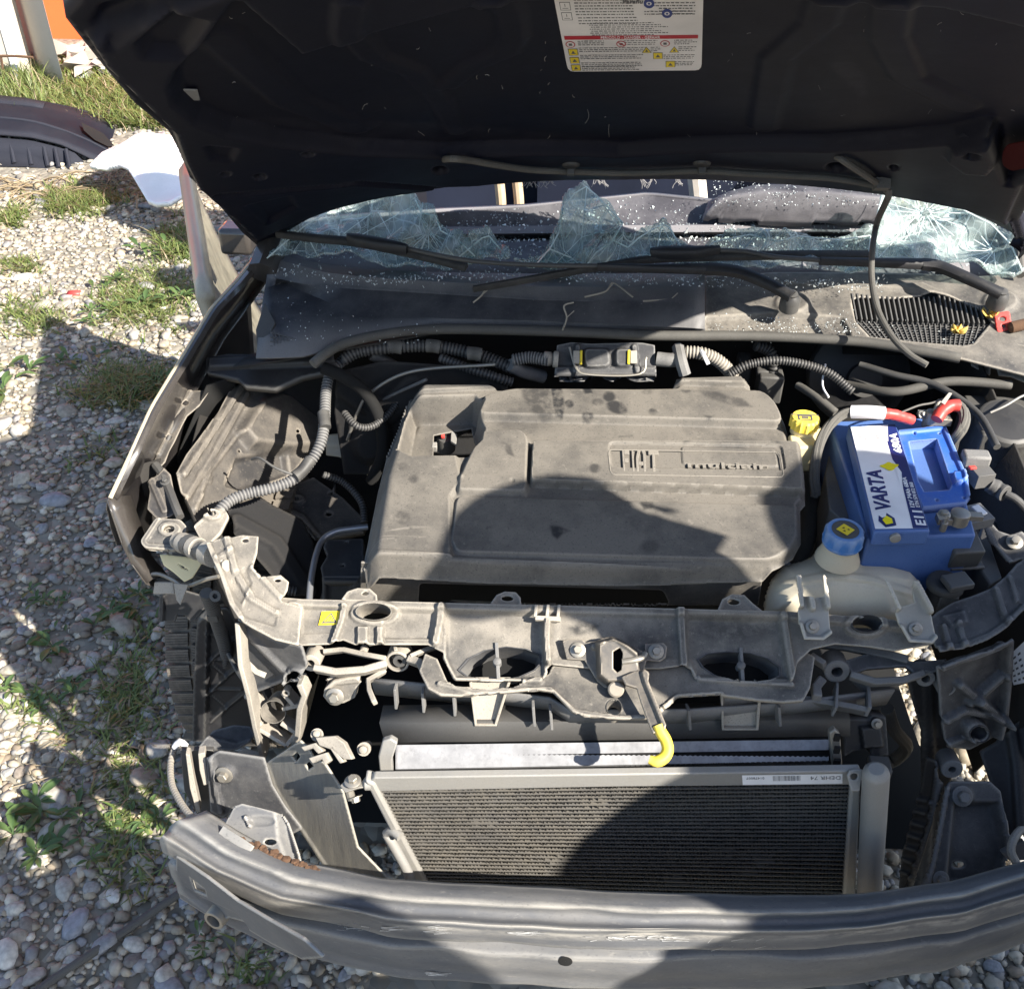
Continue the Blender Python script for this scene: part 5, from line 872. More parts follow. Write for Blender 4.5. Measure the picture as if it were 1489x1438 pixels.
# terminals
mb = MB(); o = Z(1352, 612, .865); mb.lathe(o, (0, 0, 1), [(.011, -.01), (.011, .012), (.009, .018)], 16); mb.box(o+V(.014, -.002, .004), .016, .009, .006); mb.box(o+V(-.008, .004, .01), .012, .006, .004); mb.bolt(o+V(.016, -.004, .010), (0, 0, 1), .005); mb.lathe(o+V(.002, 0, .014), unit(V(.3, .4, 1)), [(.0035, 0), (.0035, .022), (.002, .024)], 8); mb.bolt(o+V(-.014, 0, .010), (.3, -.5, .8), .0045); mb.build('positive_clamp', M_steel, bat, bevel=.001)
mb = MB(); o = Z(1395, 752, .858); mb.lathe(o, (0, 0, 1), [(.0135, -.01), (.0135, .008), (.010, .010)], 18); mb.box(o+V(-.022, -.004, -.002), .010, .008, .005); mb.lathe(Z(1373, 762, .86), (-.05, -.1, 1), [(.005, -.012), (.005, .004), (.0036, .004), (.0036, .018)], 10); mb.bolt(Z(1373, 748, .875), (0, -.2, 1), .005); mb.box(o+V(.02, .006, -.002), .014, .006, .004); mb.build('negative_clamp', M_steel, bat, bevel=.001)
mb = MB(); mb.prism([Z(x, y, .80) for x, y in [(1200, 690), (1212, 628), (1218, 660), (1238, 745), (1230, 760), (1206, 740)]], V(0, 0, -.10)); mb.build('battery_box', M_carr, car, bevel=.002)
# cables on the battery
mb = MB(); cp = [Z(1186, 720, .78), Z(1184, 690, .81), Z(1190, 650, .85), Z(1204, 622, .875), Z(1224, 604, .89), Z(1248, 596, .898)]
for k in range(5): a = k*1.257; mb.tube([p+V(.0045*math.cos(a+i*.5), 0, .0045*math.sin(a+i*.5)) for i, p in enumerate(cp)], .0042, 7, .006)
mb.build('power_cable', M_rubber, car)['kind'] = 'stuff'
mb = MB(); mb.tube([Z(1238, 599, .894), Z(1262, 599, .90), Z(1286, 601, .90)], .0105, 12); mb.build('paper_sleeve', M_sticker, car)
mb = MB(); mb.tube([Z(1284, 601, .90), Z(1300, 603, .897), Z(1314, 607, .89), Z(1326, 611, .883)], .0085, 12, corr=.03, pitch=.012); mb.build('red_sleeve', M_red, car)
mb = MB(); mb.tube([Z(1362, 610, .88), Z(1370, 598, .888), Z(1382, 590, .893), Z(1394, 590, .893)], .0098, 12, corr=.03, pitch=.014); mb.build('red_sleeve', M_red, car)
mb = MB(); cp = [Z(1390, 589, .893), Z(1400, 596, .888), Z(1403, 610, .88), Z(1398, 626, .87), Z(1388, 640, .85), Z(1384, 655, .82)]
for k in range(4): a = k*1.57; mb.tube([p+V(.004*math.cos(a), .003*math.sin(a), .004*math.sin(a)) for p in cp], .0048, 7, .006)
mb.build('power_cable', M_rubber, car)['kind'] = 'stuff'
plate('silver_label', Plane(Z(1377, 580, .91), (1, .3, 0), (0, .3, .9)), [(1368, 585), (1380, 571), (1385, 572), (1374, 589)], M_alu, car, thick=.001)
mb = MB(); mb.tube(zs([(1310, 600, .90), (1335, 590, .905), (1355, 586, .9), (1372, 580, .905)]), .0016, 6); mb.build('thin_wire', M_rubber, car)
# coolant expansion tank
tank = empty('expansion_tank', (0, 0, 0)); tank.parent = car
TK = Plane(Z(1238, 845, .78), (1, .05, 0), (0, .78, .62)); to = [(1118, 890), (1122, 862), (1130, 838), (1146, 818), (1180, 808), (1190, 803), (1196, 796), (1222, 792), (1248, 796), (1262, 808), (1300, 812), (1334, 824), (1352, 842), (1360, 870), (1362, 905), (1340, 912), (1240, 908), (1160, 902), (1130, 896)]
def tk_h(Pt, sd): t = np.clip(-sd/.062, 0, 1); return .010-.055*(1-np.sqrt(np.clip(1-(1-t)**2, 0, 1)))
relief('tank_body', TK, to, M_tank, tank, res=.0024, thick=.004, h0=tk_h, feats=[('line', [(1140, 850), (1200, 838), (1260, 842), (1345, 868)], .004, .008), (ell(1221, 802, 26, 14), .014, .012), ([(1282, 842), (1330, 848), (1338, 885), (1300, 885)], -.006, .012)])
mb = MB(); cb = Z(1222, 796, .825); mb.lathe(cb, (0, -.05, 1), [(.032, -.022), (.026, -.006), (.022, .012)], 24); mb.build('tank_neck', M_tank, tank)
mb = MB(); n = 48; ax = unit(V(0, -.05, 1)); c1 = cb+ax*.010; prof = [(.0275, 0), (.0280, .004), (.0268, .006), (.0268, .020), (.0245, .024), (.019, .0245)]
rows = [[c1+ax*h+V(1, 0, 0)*r*(1+(.03*math.copysign(1, math.sin(8*t)) if 1 <= i <= 3 else 0))*math.cos(t)+np.cross(ax, V(1, 0, 0))*r*(1+(.03*math.copysign(1, math.sin(8*t)) if 1 <= i <= 3 else 0))*math.sin(t) for t in np.linspace(0, 2*math.pi, n, endpoint=False)] for i, (r, h) in enumerate(prof)]
mb.sheet(rows, 0, True); mb.lathe(c1+ax*.0235, ax, [(.0192, 0), (.0192, .0006)], 24, 1)
tp = c1+ax*.0245; dd = lambda u, v, h: tp+V(.013*u, .013*v, 0)+ax*h
mb.add([dd(*p, .0003) for p in ((-1, 0), (0, -1), (1, 0), (0, 1))], [(0, 1, 2, 3)], 2)
for t in (0, 2.1, 4.2): mb.add([dd(.45*math.cos(t+a)*k, .4*math.sin(t+a)*k, .0006) for a, k in ((0, .3), (-.4, 1), (.4, 1))], [(0, 1, 2)], 1)
mb.build('tank_cap', [mat('cap_blue', (.03, .15, .42), .45, dust=(.2, .25, .33), dust_amt=.25, scale=40), M_blackc, M_signyel], tank)
mb = MB(); q = [(1209, 822), (1242, 822), (1246, 838), (1214, 840)]; D = dec(TK, [q[3], q[2], q[1], q[0]], -.002); f4 = lambda u0, v0, u1, v1, m, h: mb.add([D(u0, v0)+TK.n*h, D(u1, v0)+TK.n*h, D(u1, v1)+TK.n*h, D(u0, v1)+TK.n*h], [(0, 1, 2, 3)], m)
f4(0, 0, 1, 1, 1, 0); f4(.05, .06, .95, .94, 0, .0003); f4(.1, .55, .9, .60, 1, .0005); f4(.46, .5, .54, .85, 1, .0005); f4(.42, .78, .62, .84, 1, .0005)
ux, uy = unit(D(1, .5)-D(0, .5)), unit(D(.5, 1)-D(.5, 0)); text_mb(mb, 'Paraflu', D(.2, .16), ux, uy, TK.n, .0006, 1, fitw=np.linalg.norm(D(.85, 0)-D(.2, 0)), size=.0042); mb.build('tank_label', [M_white, M_ink], tank)
M_tab = mat('pale_grey_tab', (.30, .29, .265), .5, dust=(.36, .33, .27), dust_amt=.4, scale=20)
for px, bo, ribs in (([(1154, 838), (1162, 838), (1166, 866), (1180, 870), (1196, 868), (1193, 838), (1198, 838), (1204, 880), (1208, 922), (1196, 931), (1168, 930), (1162, 910), (1160, 876)], (1181, 911), (((1158, 838), (1163, 880)), ((1172, 842), (1180, 884)), ((1193, 838), (1202, 882)))), ([(1281, 842), (1290, 850), (1306, 884), (1330, 876), (1324, 846), (1332, 846), (1352, 884), (1361, 928), (1354, 936), (1320, 934), (1309, 914), (1300, 884)], (1331, 914), (((1284, 842), (1304, 884)), ((1328, 846), (1352, 888))))):
    TB = Plane(Z(bo[0], bo[1], .768), (1, .05, 0), (0, .78, .62)); t = relief('tank_bracket', TB, px, M_tab, tank, res=.0018, thick=.004, feats=[('line', [px[-1], px[-2] if False else px[-1]], 0, .004)] + [('line', list(r), .012, .006) for r in ribs] + [('line', [px[8 if len(px) == 13 else 7], px[9 if len(px) == 13 else 8], px[10 if len(px) == 13 else 9], px[11 if len(px) == 13 else 10]], .007, .007)])
    mb = MB(); mb.bolt(TB.hit(bo[0], bo[1], .002), TB.n, .0055); mb.build('bracket_bolt', M_steel, tank)
# brake fluid reservoir
res = empty('brake_fluid_reservoir', (0, 0, 0)); res.parent = car
mb = MB(); o = Z(1168, 622, .855); mb.prism([Z(x, y, .848) for x, y in [(1146, 632), (1190, 616), (1200, 626), (1196, 648), (1152, 652)]], V(0, 0, -.05)); mb.lathe(o, (0, 0, 1), [(.020, -.012), (.020, .004)], 20); mb.build('reservoir_body', M_cream, res, bevel=.004)
mb = MB(); n = 60; prof = [(.021, .002), (.0225, .003), (.0225, .018), (.020, .021), (.0002, .0212)]; rows = [[o+V((r+(.0008*math.copysign(1, math.sin(15*t)) if i in (1, 2) else 0))*math.cos(t), (r+(.0008*math.copysign(1, math.sin(15*t)) if i in (1, 2) else 0))*math.sin(t), h) for t in np.linspace(0, 2*math.pi, n, endpoint=False)] for i, (r, h) in enumerate(prof)]; mb.sheet(rows, 0, True)
for (x, y, w, h) in ((-.001, .002, .010, .0012), (-.001, -.009, .010, .0012), (-.011, -.003, .0012, .006), (.009, -.003, .0012, .006), (-.001, -.003, .005, .0025)): mb.box(o+V(x, y, .0215), w, h, .0002, 1)
mb.box(o+V(0, .005, .0214), .021, .0014, .0002, 1); mb.build('reservoir_cap', [M_yellow, M_ink], res, ang=30)
# washer filler, fuse box, connectors, right bracket
mb = MB(); o = Z(1368, 868, .75); mb.lathe(o, (0, 0, 1), [(.022, -.03), (.022, .018), (.026, .02), (.026, .028), (.022, .033), (.0003, .034)], 24); mb.box(Z(1392, 846, .79), V(.018, .006, 0), V(-.004, .014, 0), V(0, 0, .005)); mb.box(Z(1375, 872, .755), .013, .012, .016); mb.build('washer_filler_cap', M_blackc, car, bevel=.002)
mb = MB(); mb.box(Z(1398, 797, .80), V(.023, .004, 0), V(-.003, .022, .004), V(0, -.004, .018)); mb.box(Z(1398, 812, .775), V(.026, .004, 0), V(-.003, .024, 0), V(0, 0, .003)); mb.build('fuse_box', M_blackc, car, bevel=.003)
mb = MB(); mb.box(Z(1424, 690, .845), V(.014, .004, 0), V(-.004, .018, 0), V(0, 0, .012), 0); mb.box(Z(1414, 680, .858), V(.005, .001, 0), V(-.001, .003, 0), V(0, 0, .002), 1); c = [Z(1438, 704, .835), Z(1452, 712, .83), Z(1462, 718, .83), Z(1480, 728, .825), Z(1500, 752, .80)]; mb.tube(c[:3], .0125, 12, corr=.05, pitch=.014); mb.tube(c[2:], .0062, 10); mb.build('cable_connector', [M_black, M_red], car, bevel=.002)['kind'] = 'stuff'
mb = MB(); mb.box(Z(1418, 668, .86), .02, .012, .012); mb.build('relay_block', M_carr, car, bevel=.004)
mb = MB(); mb.box(Z(1416, 752, .83), V(.006, -.018, 0), V(.02, .008, 0), V(0, 0, .008), 0); mb.box(Z(1424, 742, .845), V(.004, -.010, 0), V(.006, .003, 0), V(0, 0, .0015), 1); mb.build('current_sensor', [M_carr, M_white], car, bevel=.001)
RK = Plane(Z(1455, 790, .79), (1, -.3, 0), (.2, .8, .4)); relief('right_upper_bracket', RK, [(1424, 756), (1436, 754), (1452, 772), (1470, 778), (1486, 772), (1510, 800), (1510, 830), (1486, 812), (1466, 820), (1450, 800), (1438, 790)], M_carr, car, res=.0022, thick=.006, feats=[('line', [(1426, 758), (1450, 798), (1468, 818)], .005, .006), (ell(1474, 788, 12, 8), .004, .003)])
mb = MB(); mb.bolt(RK.hit(1475, 788, .005), RK.n, .0068); mb.build('bracket_bolt', M_steel, car)
mb = MB(); mb.prism([Z(x, y, .77) for x, y in [(1432, 756), (1444, 800), (1458, 840), (1440, 850), (1420, 820), (1424, 780)]], V(0, .01, -.08)); mb.build('headlamp_housing_edge', M_blackc, car, bevel=.003)
AR2 = plane3(Z(1350, 915, .752), Z(1462, 905, .765), Z(1489, 812, .80)); relief('carrier_arm', AR2, [(1346, 905), (1362, 890), (1385, 876), (1415, 866), (1440, 856), (1462, 838), (1478, 820), (1500, 806), (1520, 850), (1500, 878), (1480, 896), (1466, 912), (1452, 922), (1432, 934), (1400, 946), (1366, 950), (1358, 934)], M_carr, car, res=.0024, thick=.004, feats=[('line', [(1360, 946), (1400, 942), (1440, 926), (1466, 908), (1490, 884)], .006, .008), ('line', [(1448, 858), (1458, 890), (1466, 906)], .006, .006), ('line', [(1468, 840), (1478, 874)], .004, .005), ('line', [(1372, 912), (1380, 944)], .006, .006), ('line', [(1394, 908), (1402, 940)], .006, .006), ([(1368, 896), (1402, 888), (1408, 906), (1384, 914)], .004, .004)], holes=[ell(1412, 857, 5, 4, 12)])
RW = plane3(Z(1372, 960, .73), Z(1466, 925, .74), Z(1382, 1090, .56)); leg2 = relief('carrier_leg', RW, [(1362, 962), (1390, 950), (1430, 938), (1464, 922), (1462, 980), (1456, 1040), (1448, 1070), (1410, 1090), (1376, 1085), (1368, 1040), (1366, 1000)], M_carr, car, res=.0026, thick=.004, feats=[('line', [(1364, 964), (1392, 953), (1432, 940), (1462, 926), (1460, 1000), (1450, 1066)], .014, .008), ('line', [(1392, 992), (1450, 1040)], .012, .008), ('line', [(1408, 1018), (1452, 980)], .012, .008), ('line', [(1374, 1044), (1400, 1030), (1450, 1040)], .010, .007), ('line', [(1376, 1080), (1402, 1070)], .008, .007), (ell(1414, 1058, 18, 15), .014, .005)], holes=[ell(1414, 1058, 13, 11, 18)])
ringwall('round_boss', RW, ell(1414, 1058, 14, 12), .02, M_carr, leg2, .002, .014)
mb = MB(); mb.add([RW.hit(x, y, -.02) for x, y in ell(1414, 1058, 14, 12)], [tuple(range(20))]); mb.build('boss_floor', M_carr, leg2)
boss(1384, 1118, .52, .016, .03, M_carr, leg2, hole=.35)
RP = plane3(Z(1376, 1150, .50), Z(1450, 1150, .50), Z(1400, 1290, .40)); relief('rail_end_plate', RP, [(1372, 1142), (1384, 1136), (1440, 1136), (1455, 1150), (1470, 1230), (1460, 1290), (1330, 1310), (1352, 1250)], M_carr, car, res=.003, thick=.004, feats=[('line', [(1376, 1144), (1362, 1220), (1346, 1290)], .008, .006), ([(1392, 1170), (1450, 1170), (1470, 1240), (1455, 1290), (1380, 1290)], -.02, .014), (ell(1399, 1156, 16, 13), .004, .004)], holes=[ell(1402, 1262, 10, 5, 14)])
mb = MB(); mb.bolt(RP.hit(1399, 1157, .004), RP.n, .0088); mb.build('rail_bolt', M_carr, car)
mb = MB(); mb.bolt(RP.hit(1368, 1278, .004), RP.n, .007); mb.build('rail_bolt', M_carr, car)
GD = plane3(Z(1352, 1130, .50), Z(1362, 1140, .50), Z(1316, 1300, .34)); relief('air_guide', GD, [(1346, 1100), (1360, 1105), (1372, 1140), (1358, 1200), (1330, 1290), (1318, 1310), (1305, 1310), (1312, 1240), (1326, 1190), (1340, 1140)], M_blackc, car, res=.003, thick=.004, feats=[('line', [(1366, 1120), (1356, 1200), (1320, 1306)], .008, .008)]+[('line', [(1330+i*-3, 1160+i*18), (1356+i*-5, 1166+i*18)], .004, .006) for i in range(7)])
FL = plane3(Z(1430, 1085, .52), Z(1489, 1050, .56), Z(1450, 1250, .40)); relief('torn_liner_flap', FL, [(1424, 1092), (1446, 1080), (1472, 1056), (1530, 1010), (1540, 1200), (1489, 1210), (1466, 1246), (1458, 1226), (1440, 1220), (1438, 1190), (1446, 1170), (1440, 1140)], M_blackc, car, res=.0035, thick=.004, feats=[('line', [(1470, 1060), (1478, 1110), (1484, 1200)], .006, .01)])
mb = MB(); mb.tube(zs([(1478, 1255, .46), (1470, 1236, .47), (1476, 1216, .48), (1489, 1206, .48), (1500, 1230, .47)]), .006, 8); mb.build('flap_clip', M_slam, car)
plate('flap_bracket', Plane(Z(1478, 1235, .45), (1, 0, 0), (0, .4, .9)), [(1456, 1240), (1489, 1222), (1510, 1250), (1468, 1252)], M_carr, car, thick=.01, bevel=.002)
LB = Plane(Z(1480, 965, .66), unit(V(.5, -.75, 0)), (0, .3, .9)); mb = MB(); q = [(1474, 996), (1502, 990), (1496, 926), (1462, 958)]; c = [LB.hit(*p, .001) for p in q]; mb.prism(c, -LB.n*.0008, 0); D = lambda u, v, h=.0004: (c[0]*(1-u)+c[1]*u)*(1-v)+(c[3]*(1-u)+c[2]*u)*v+LB.n*h
for r in range(5):
    for k in range(3): u, v = .08+.2*k+random.uniform(0, .05), .1+.17*r; mb.add([D(u, v), D(u+.12, v), D(u+.12, v+.06), D(u, v+.06)], [(0, 1, 2, 3)], 1)
mb.build('lamp_label', [M_white, M_ink], car)
mb = MB(); mb.box(Z(1560, 1000, .62), .05, .06, .18); mb.box(Z(1590, 860, .66), .06, .09, .12); mb.build('headlamp_back', M_blackc, car, bevel=.01)['kind'] = 'stuff'
# dark hoses and lumps low behind the radiator, right
mb = MB(); mb.tube([Z(1290, 1030, .5), Z(1300, 1060, .45), Z(1318, 1085, .38), Z(1300, 1105, .33), Z(1280, 1110, .33)], .011, 10); mb.build('lower_hose', M_rubber, car)
mb = MB(); mb.tube([V(.42, .60, .74), V(.5, .58, .72), V(.6, .62, .70), V(.7, .7, .7)], .016, 12, corr=.08, pitch=.01); mb.build('intake_hose', M_blackc, car)
mb = MB(); mb.box(Z(1455, 640, .79), .06, .06, .05); mb.lathe(Z(1450, 640, .80), (0, -.3, 1), [(.05, 0), (.05, .045), (.045, .052), (.0003, .055)], 24); mb.build('filter_housing', M_blackc, car, bevel=.012)
mb = MB(); mb.sheet([[V(.60, 1.1, .95), V(.64, .8, .86), V(.66, .55, .80), V(.66, .3, .76)], [V(.60, 1.1, .5), V(.62, .8, .4), V(.62, .55, .4), V(.62, .38, .4)]]); mb.build('right_inner_wall', M_dirty, car, solid=.004)
RF = plane3(Z(1408, 500, .895), Z(1489, 520, .90), Z(1489, 552, .875)); relief('right_cowl_end', RF, [(1408, 492), (1440, 490), (1500, 505), (1560, 520), (1560, 580), (1489, 556), (1470, 548), (1452, 546), (1448, 532), (1440, 532), (1440, 546), (1412, 532)], M_slam, car, res=.0025, thick=.003, feats=[('line', [(1410, 494), (1500, 508)], .005, .006)])
# hoses, looms and brackets that fill the bay
def hose(name, pts, r, m, **k):
    mb = MB(); mb.tube(zs(pts), r, 12, **k); return mb.build(name, m, car, ang=60)
hose('coolant_hose', [(470, 535, .87), (500, 548, .86), (530, 570, .83), (552, 610, .78), (556, 660, .72), (540, 700, .66)], .011, M_void)
hose('coolant_hose', [(540, 515, .86), (575, 535, .83), (592, 560, .80), (580, 600, .74), (560, 640, .70)], .011, M_blackc)
hose('wiring_loom', [(500, 600, .80), (520, 620, .79), (545, 618, .78), (575, 590, .79), (585, 560, .81)], .006, M_blackc, corr=.1, pitch=.005)
hose('wiring_loom', [(640, 520, .87), (680, 535, .86), (720, 548, .85), (745, 556, .84)], .008, M_blackc, corr=.09, pitch=.006)
hose('brake_pipe', [(505, 640, .72), (520, 600, .78), (540, 570, .82), (600, 540, .86), (720, 530, .88)], .003, M_steel)
hose('brake_pipe', [(540, 600, .76), (560, 580, .80), (620, 552, .85)], .003, M_carr)
hose('wiring_loom', [(1060, 545, .86), (1090, 530, .88), (1140, 525, .89), (1200, 540, .88), (1240, 570, .86)], .007, M_blackc, corr=.09, pitch=.005)
hose('wiring_loom', [(1250, 530, .87), (1300, 545, .87), (1360, 560, .87), (1420, 600, .86), (1450, 650, .85)], .006, M_blackc)
hose('vacuum_hose', [(1230, 560, .83), (1300, 570, .85), (1380, 555, .87), (1470, 560, .87)], .008, M_rubber)
hose('vacuum_hose', [(1160, 560, .84), (1190, 580, .84), (1215, 600, .83)], .007, M_rubber)
hose('thin_wire', [(1440, 600, .86), (1462, 590, .87), (1489, 575, .88), (1520, 570, .88)], .002, M_alu)
hose('thin_wire', [(1200, 530, .88), (1196, 560, .86), (1205, 578, .85)], .0018, M_white)
hose('coolant_hose', [(1118, 800, .76), (1135, 815, .76), (1150, 835, .75)], .009, M_carr, corr=.06, pitch=.008)
hose('coolant_hose', [(1180, 690, .74), (1178, 740, .72), (1172, 790, .70), (1150, 840, .68)], .014, M_rubber)
hose('wiring_loom', [(470, 690, .70), (500, 702, .68), (525, 730, .66), (530, 760, .64)], .006, M_blackc, corr=.1, pitch=.005)
hose('wiring_loom', [(330, 800, .70), (345, 830, .66), (380, 850, .62), (430, 860, .6)], .007, M_blackc, corr=.1, pitch=.005)
BB = Plane(Z(1100, 545, .84), (1, 0, 0), (0, .3, .95)); mb = MB(); mb.lathe(Z(1250, 548, .80), (0, -.9, .35), [(.09, -.03), (.09, 0), (.07, .018), (.03, .024), (.03, .04)], 30); mb.build('brake_booster', M_blackc, car)
FWP = Plane(Z(560, 560, .82), (1, .02, 0), (0, .25, .96)); relief('bulkhead_shield', FWP, [(492, 540), (560, 525), (700, 535), (740, 560), (735, 600), (560, 690), (500, 690), (486, 600)], M_dirty, car, res=.005, thick=.002, feats=[('line', [(500, 560), (560, 600), (600, 560), (660, 600), (720, 560)], .012, .03), (ell(540, 640, 26, 30), .02, .03), (ell(620, 575, 18, 12), .015, .02)])
SP = Plane(Yp(1352, 1120, .34), (1, .1, 0), (0, .1, 1)); relief('side_duct_panel', SP, [(1318, 985), (1340, 972), (1376, 960), (1384, 1140), (1362, 1260), (1345, 1300), (1325, 1300), (1340, 1180), (1338, 1060)], M_blackc, car, res=.004, thick=.004, feats=[('line', [(1345, 990), (1352, 1120), (1340, 1290)], .008, .012)])
IA = plane3(Z(345, 730, .69), Z(450, 760, .63), Z(400, 850, .61)); relief('inner_arch_panel', IA, [(330, 738), (378, 722), (396, 734), (440, 756), (456, 790), (452, 866), (420, 866), (372, 810), (340, 776)], M_dirty, car, res=.004, thick=.002, feats=[('line', [(345, 760), (400, 790), (440, 850)], .01, .02)])
# ------------------------------------------------------------------ wipers
def flatarm(mb, pts, widths, t, m=0):
    Q = np.array(pts); rows = []
    for i in range(len(Q)):
        d = unit(Q[min(i+1, len(Q)-1)]-Q[max(i-1, 0)]); s = unit(np.cross(d, V(0, -.3, 1))); n = np.cross(s, d); w = widths[i]/2
        rows.append([Q[i]+s*w-n*t*.5, Q[i]+s*w+n*t*.2, Q[i]+s*w*.5+n*t*.5, Q[i]-s*w*.5+n*t*.5, Q[i]-s*w+n*t*.2, Q[i]-s*w-n*t*.5])
    b = len(mb.v); mb.sheet(rows, m, True); k = len(rows)*6; mb.f += [tuple(b+j for j in (5, 4, 3, 2, 1, 0)), tuple(b+k-6+j for j in range(6))]; mb.m += [m, m]
def wiper(pivot, arm, armw, chan, rod, blade, bladew, cap):
    w = empty('wiper_arm', (0, 0, 0)); w.parent = car
    mb = MB(); p = Z(*pivot); mb.lathe(p, (0, -.25, 1), [(.017, -.022), (.017, -.004), (.014, .004), (.010, .008), (.010, .011), (.0003, .012)], 20); mb.build('pivot_cap', M_blackc, w)
    mb = MB(); flatarm(mb, catmull(zs(arm), .01), np.interp(np.linspace(0, 1, len(catmull(zs(arm), .01))), np.linspace(0, 1, len(armw)), armw), .014); mb.build('arm', M_blackc, w, ang=50)
    mb = MB(); flatarm(mb, zs(chan), [.020, .013, .009][:len(chan)], .013); mb.tube(zs(rod), .0042, 8); mb.build('arm_channel', M_blackc, w, ang=50)['kind'] = 'stuff'
    mb = MB(); pts = catmull(zs(blade), .012); flatarm(mb, pts, np.interp(np.linspace(0, 1, len(pts)), np.linspace(0, 1, len(bladew)), bladew), .011); mb.build('blade', M_rubber, w, ang=50)
    mb = MB(); flatarm(mb, zs(cap), [.012, .021, .021, .012], .017); mb.build('blade_adaptor', M_blackc, w, ang=50)
    return w
wiper((1150, 434, .972), [(1152, 430, .982), (1120, 413, .99), (1080, 396, .998), (1050, 391, 1.0), (1026, 390, 1.0)], [.020, .018, .020, .021, .022], [(1030, 390, 1.0), (960, 390, 1.003), (868, 388, 1.006)], [(885, 387, 1.006), (790, 386, 1.01), (700, 381, 1.012), (640, 372, 1.015), (575, 357, 1.018)],
      [(402, 340, 1.02), (460, 346, 1.018), (520, 352, 1.015), (600, 368, 1.008), (678, 388, 1.0)], [.010, .015, .016, .016, .014], [(506, 346, 1.026), (520, 348, 1.026), (560, 355, 1.024), (592, 362, 1.02)])
wiper((1454, 430, .972), [(1456, 426, .982), (1430, 414, .99), (1395, 398, .998), (1365, 386, 1.0), (1342, 383, 1.0)], [.020, .018, .020, .021, .022], [(1346, 383, 1.0), (1270, 381, 1.003), (1192, 379, 1.006)], [(1205, 379, 1.006), (1130, 374, 1.01), (1085, 366, 1.014), (1040, 364, 1.016)],
      [(688, 420, .99), (780, 404, .995), (870, 388, 1.0), (950, 376, 1.004), (1050, 372, 1.006), (1160, 370, 1.006), (1262, 370, 1.004)], [.007, .010, .010, .014, .016, .016, .016], [(946, 368, 1.014), (965, 366, 1.016), (1010, 366, 1.016), (1046, 364, 1.016)])

# ------------------------------------------------------------------ dashboard, glass crumbs, dark cabin
M_dash = mat('dash_plastic', (.045, .043, .050), .5, dust=(.15, .145, .155), dust_amt=.45, scale=14, bump=.1, bscale=300)
dash_rows = [(.925, [(380, 400), (640, 402), (900, 400), (1200, 398), (1489, 404)]), (.945, [(385, 378), (640, 374), (900, 372), (1200, 370), (1480, 374)]), (.952, [(390, 362), (640, 354), (900, 352), (1200, 350), (1475, 352)]), (.940, [(392, 355), (640, 346), (900, 344), (1200, 343), (1470, 345)]), (.962, [(394, 350), (640, 341), (900, 338), (1200, 337), (1470, 340)]),
    (.972, [(398, 342), (640, 331), (900, 328), (1200, 327), (1468, 330)]), (.966, [(399, 340), (640, 329), (900, 326), (1200, 325), (1468, 328)]), (.995, [(410, 325), (640, 309), (760, 303), (870, 292), (940, 285), (1010, 292), (1100, 302), (1250, 306), (1460, 315)]), (1.0, [(412, 320), (640, 304), (760, 299), (870, 288), (940, 281), (1010, 288), (1100, 298), (1250, 302), (1460, 311)]), (.95, [(412, 318), (640, 302), (760, 297), (870, 286), (940, 279), (1010, 286), (1100, 296), (1250, 300), (1460, 309)])]
DR = [resample(zs(px, z), 70) for z, px in dash_rows]
mb = MB(); mb.sheet([list(r) for r in DR]); dash = mb.build('dashboard', M_dash, car, ang=25, solid=.004)
BN = Plane(Z(1150, 290, 1.03), (1, .02, 0), (0, .8, .5)); relief('instrument_hood', BN, [(1026, 298), (1034, 275), (1060, 262), (1100, 252), (1200, 250), (1290, 266), (1320, 285), (1310, 302), (1250, 306), (1150, 307), (1060, 302)], M_dash, car, res=.004, thick=.01, h0=lambda Pt, sd: -.05*(1-np.sqrt(np.clip(1-(1-np.clip(-sd/.06, 0, 1))**2, 0, 1))))
M_crumb = mat('crumbled_glass', (.50, .54, .54), .12, spec=.8)
mb = MB(); rs = np.random.default_rng(3)
def crumb(p, s):
    q = rs.normal(size=(4, 3)); q /= np.linalg.norm(q, axis=1)[:, None]; q = q*s*rs.uniform(.6, 1.3, (4, 1)); mb.add(p+V(0, 0, s*.4)+q, [(0, 1, 2), (0, 2, 3), (0, 3, 1), (1, 3, 2)])
for i in range(5200):
    r = rs.choice([0, 1, 2, 3, 4, 5, 6], p=[.10, .24, .22, .14, .06, .04, .20]); t, u = rs.random(), rs.random()
    if r == 6 and rs.random() < .35: continue
    if r < 5 and u < .12: continue
    if rs.random() < .6: u = float(np.clip(rs.choice([.1, .3, .42, .47, .55, .62, .68, .75, .83, .9])+rs.normal()*.022, 0, .99)); t = float(np.clip(t*.6+rs.normal()*.15, 0, 1))
    k = u*68; j = int(k); f = k-j; a = DR[r][j]*(1-f)+DR[r][j+1]*f; b = DR[r+1][j]*(1-f)+DR[r+1][j+1]*f; crumb(a*(1-t)+b*t, rs.uniform(.0012, .0034)*(1.5 if rs.random() < .12 else 1))
for i in range(420):
    x, y = rs.uniform(1035, 1300), rs.uniform(262, 300); crumb(BN.hit(x, y, -.012*abs(x-1160)/150), rs.uniform(.001, .0024))
for i in range(900):                                          # also along the foot of the glass and on the cowl
    x = rs.uniform(395, 1290); y = 408+6*math.sin(x/160)+rs.normal()*5-(14 if x < 470 else 0); crumb(Z(x, y, .968), rs.uniform(.0012, .003))
for i in range(420):
    x = rs.uniform(1030, 1250)+(rs.random() < .15)*170; y = rs.normal(478, 9); crumb(COWL.hit(x, y, .0), rs.uniform(.0009, .0022))
for i in range(120):
    x, y = rs.uniform(400, 640), rs.uniform(430, 500); crumb(Z(x, y, .928), rs.uniform(.0008, .002))
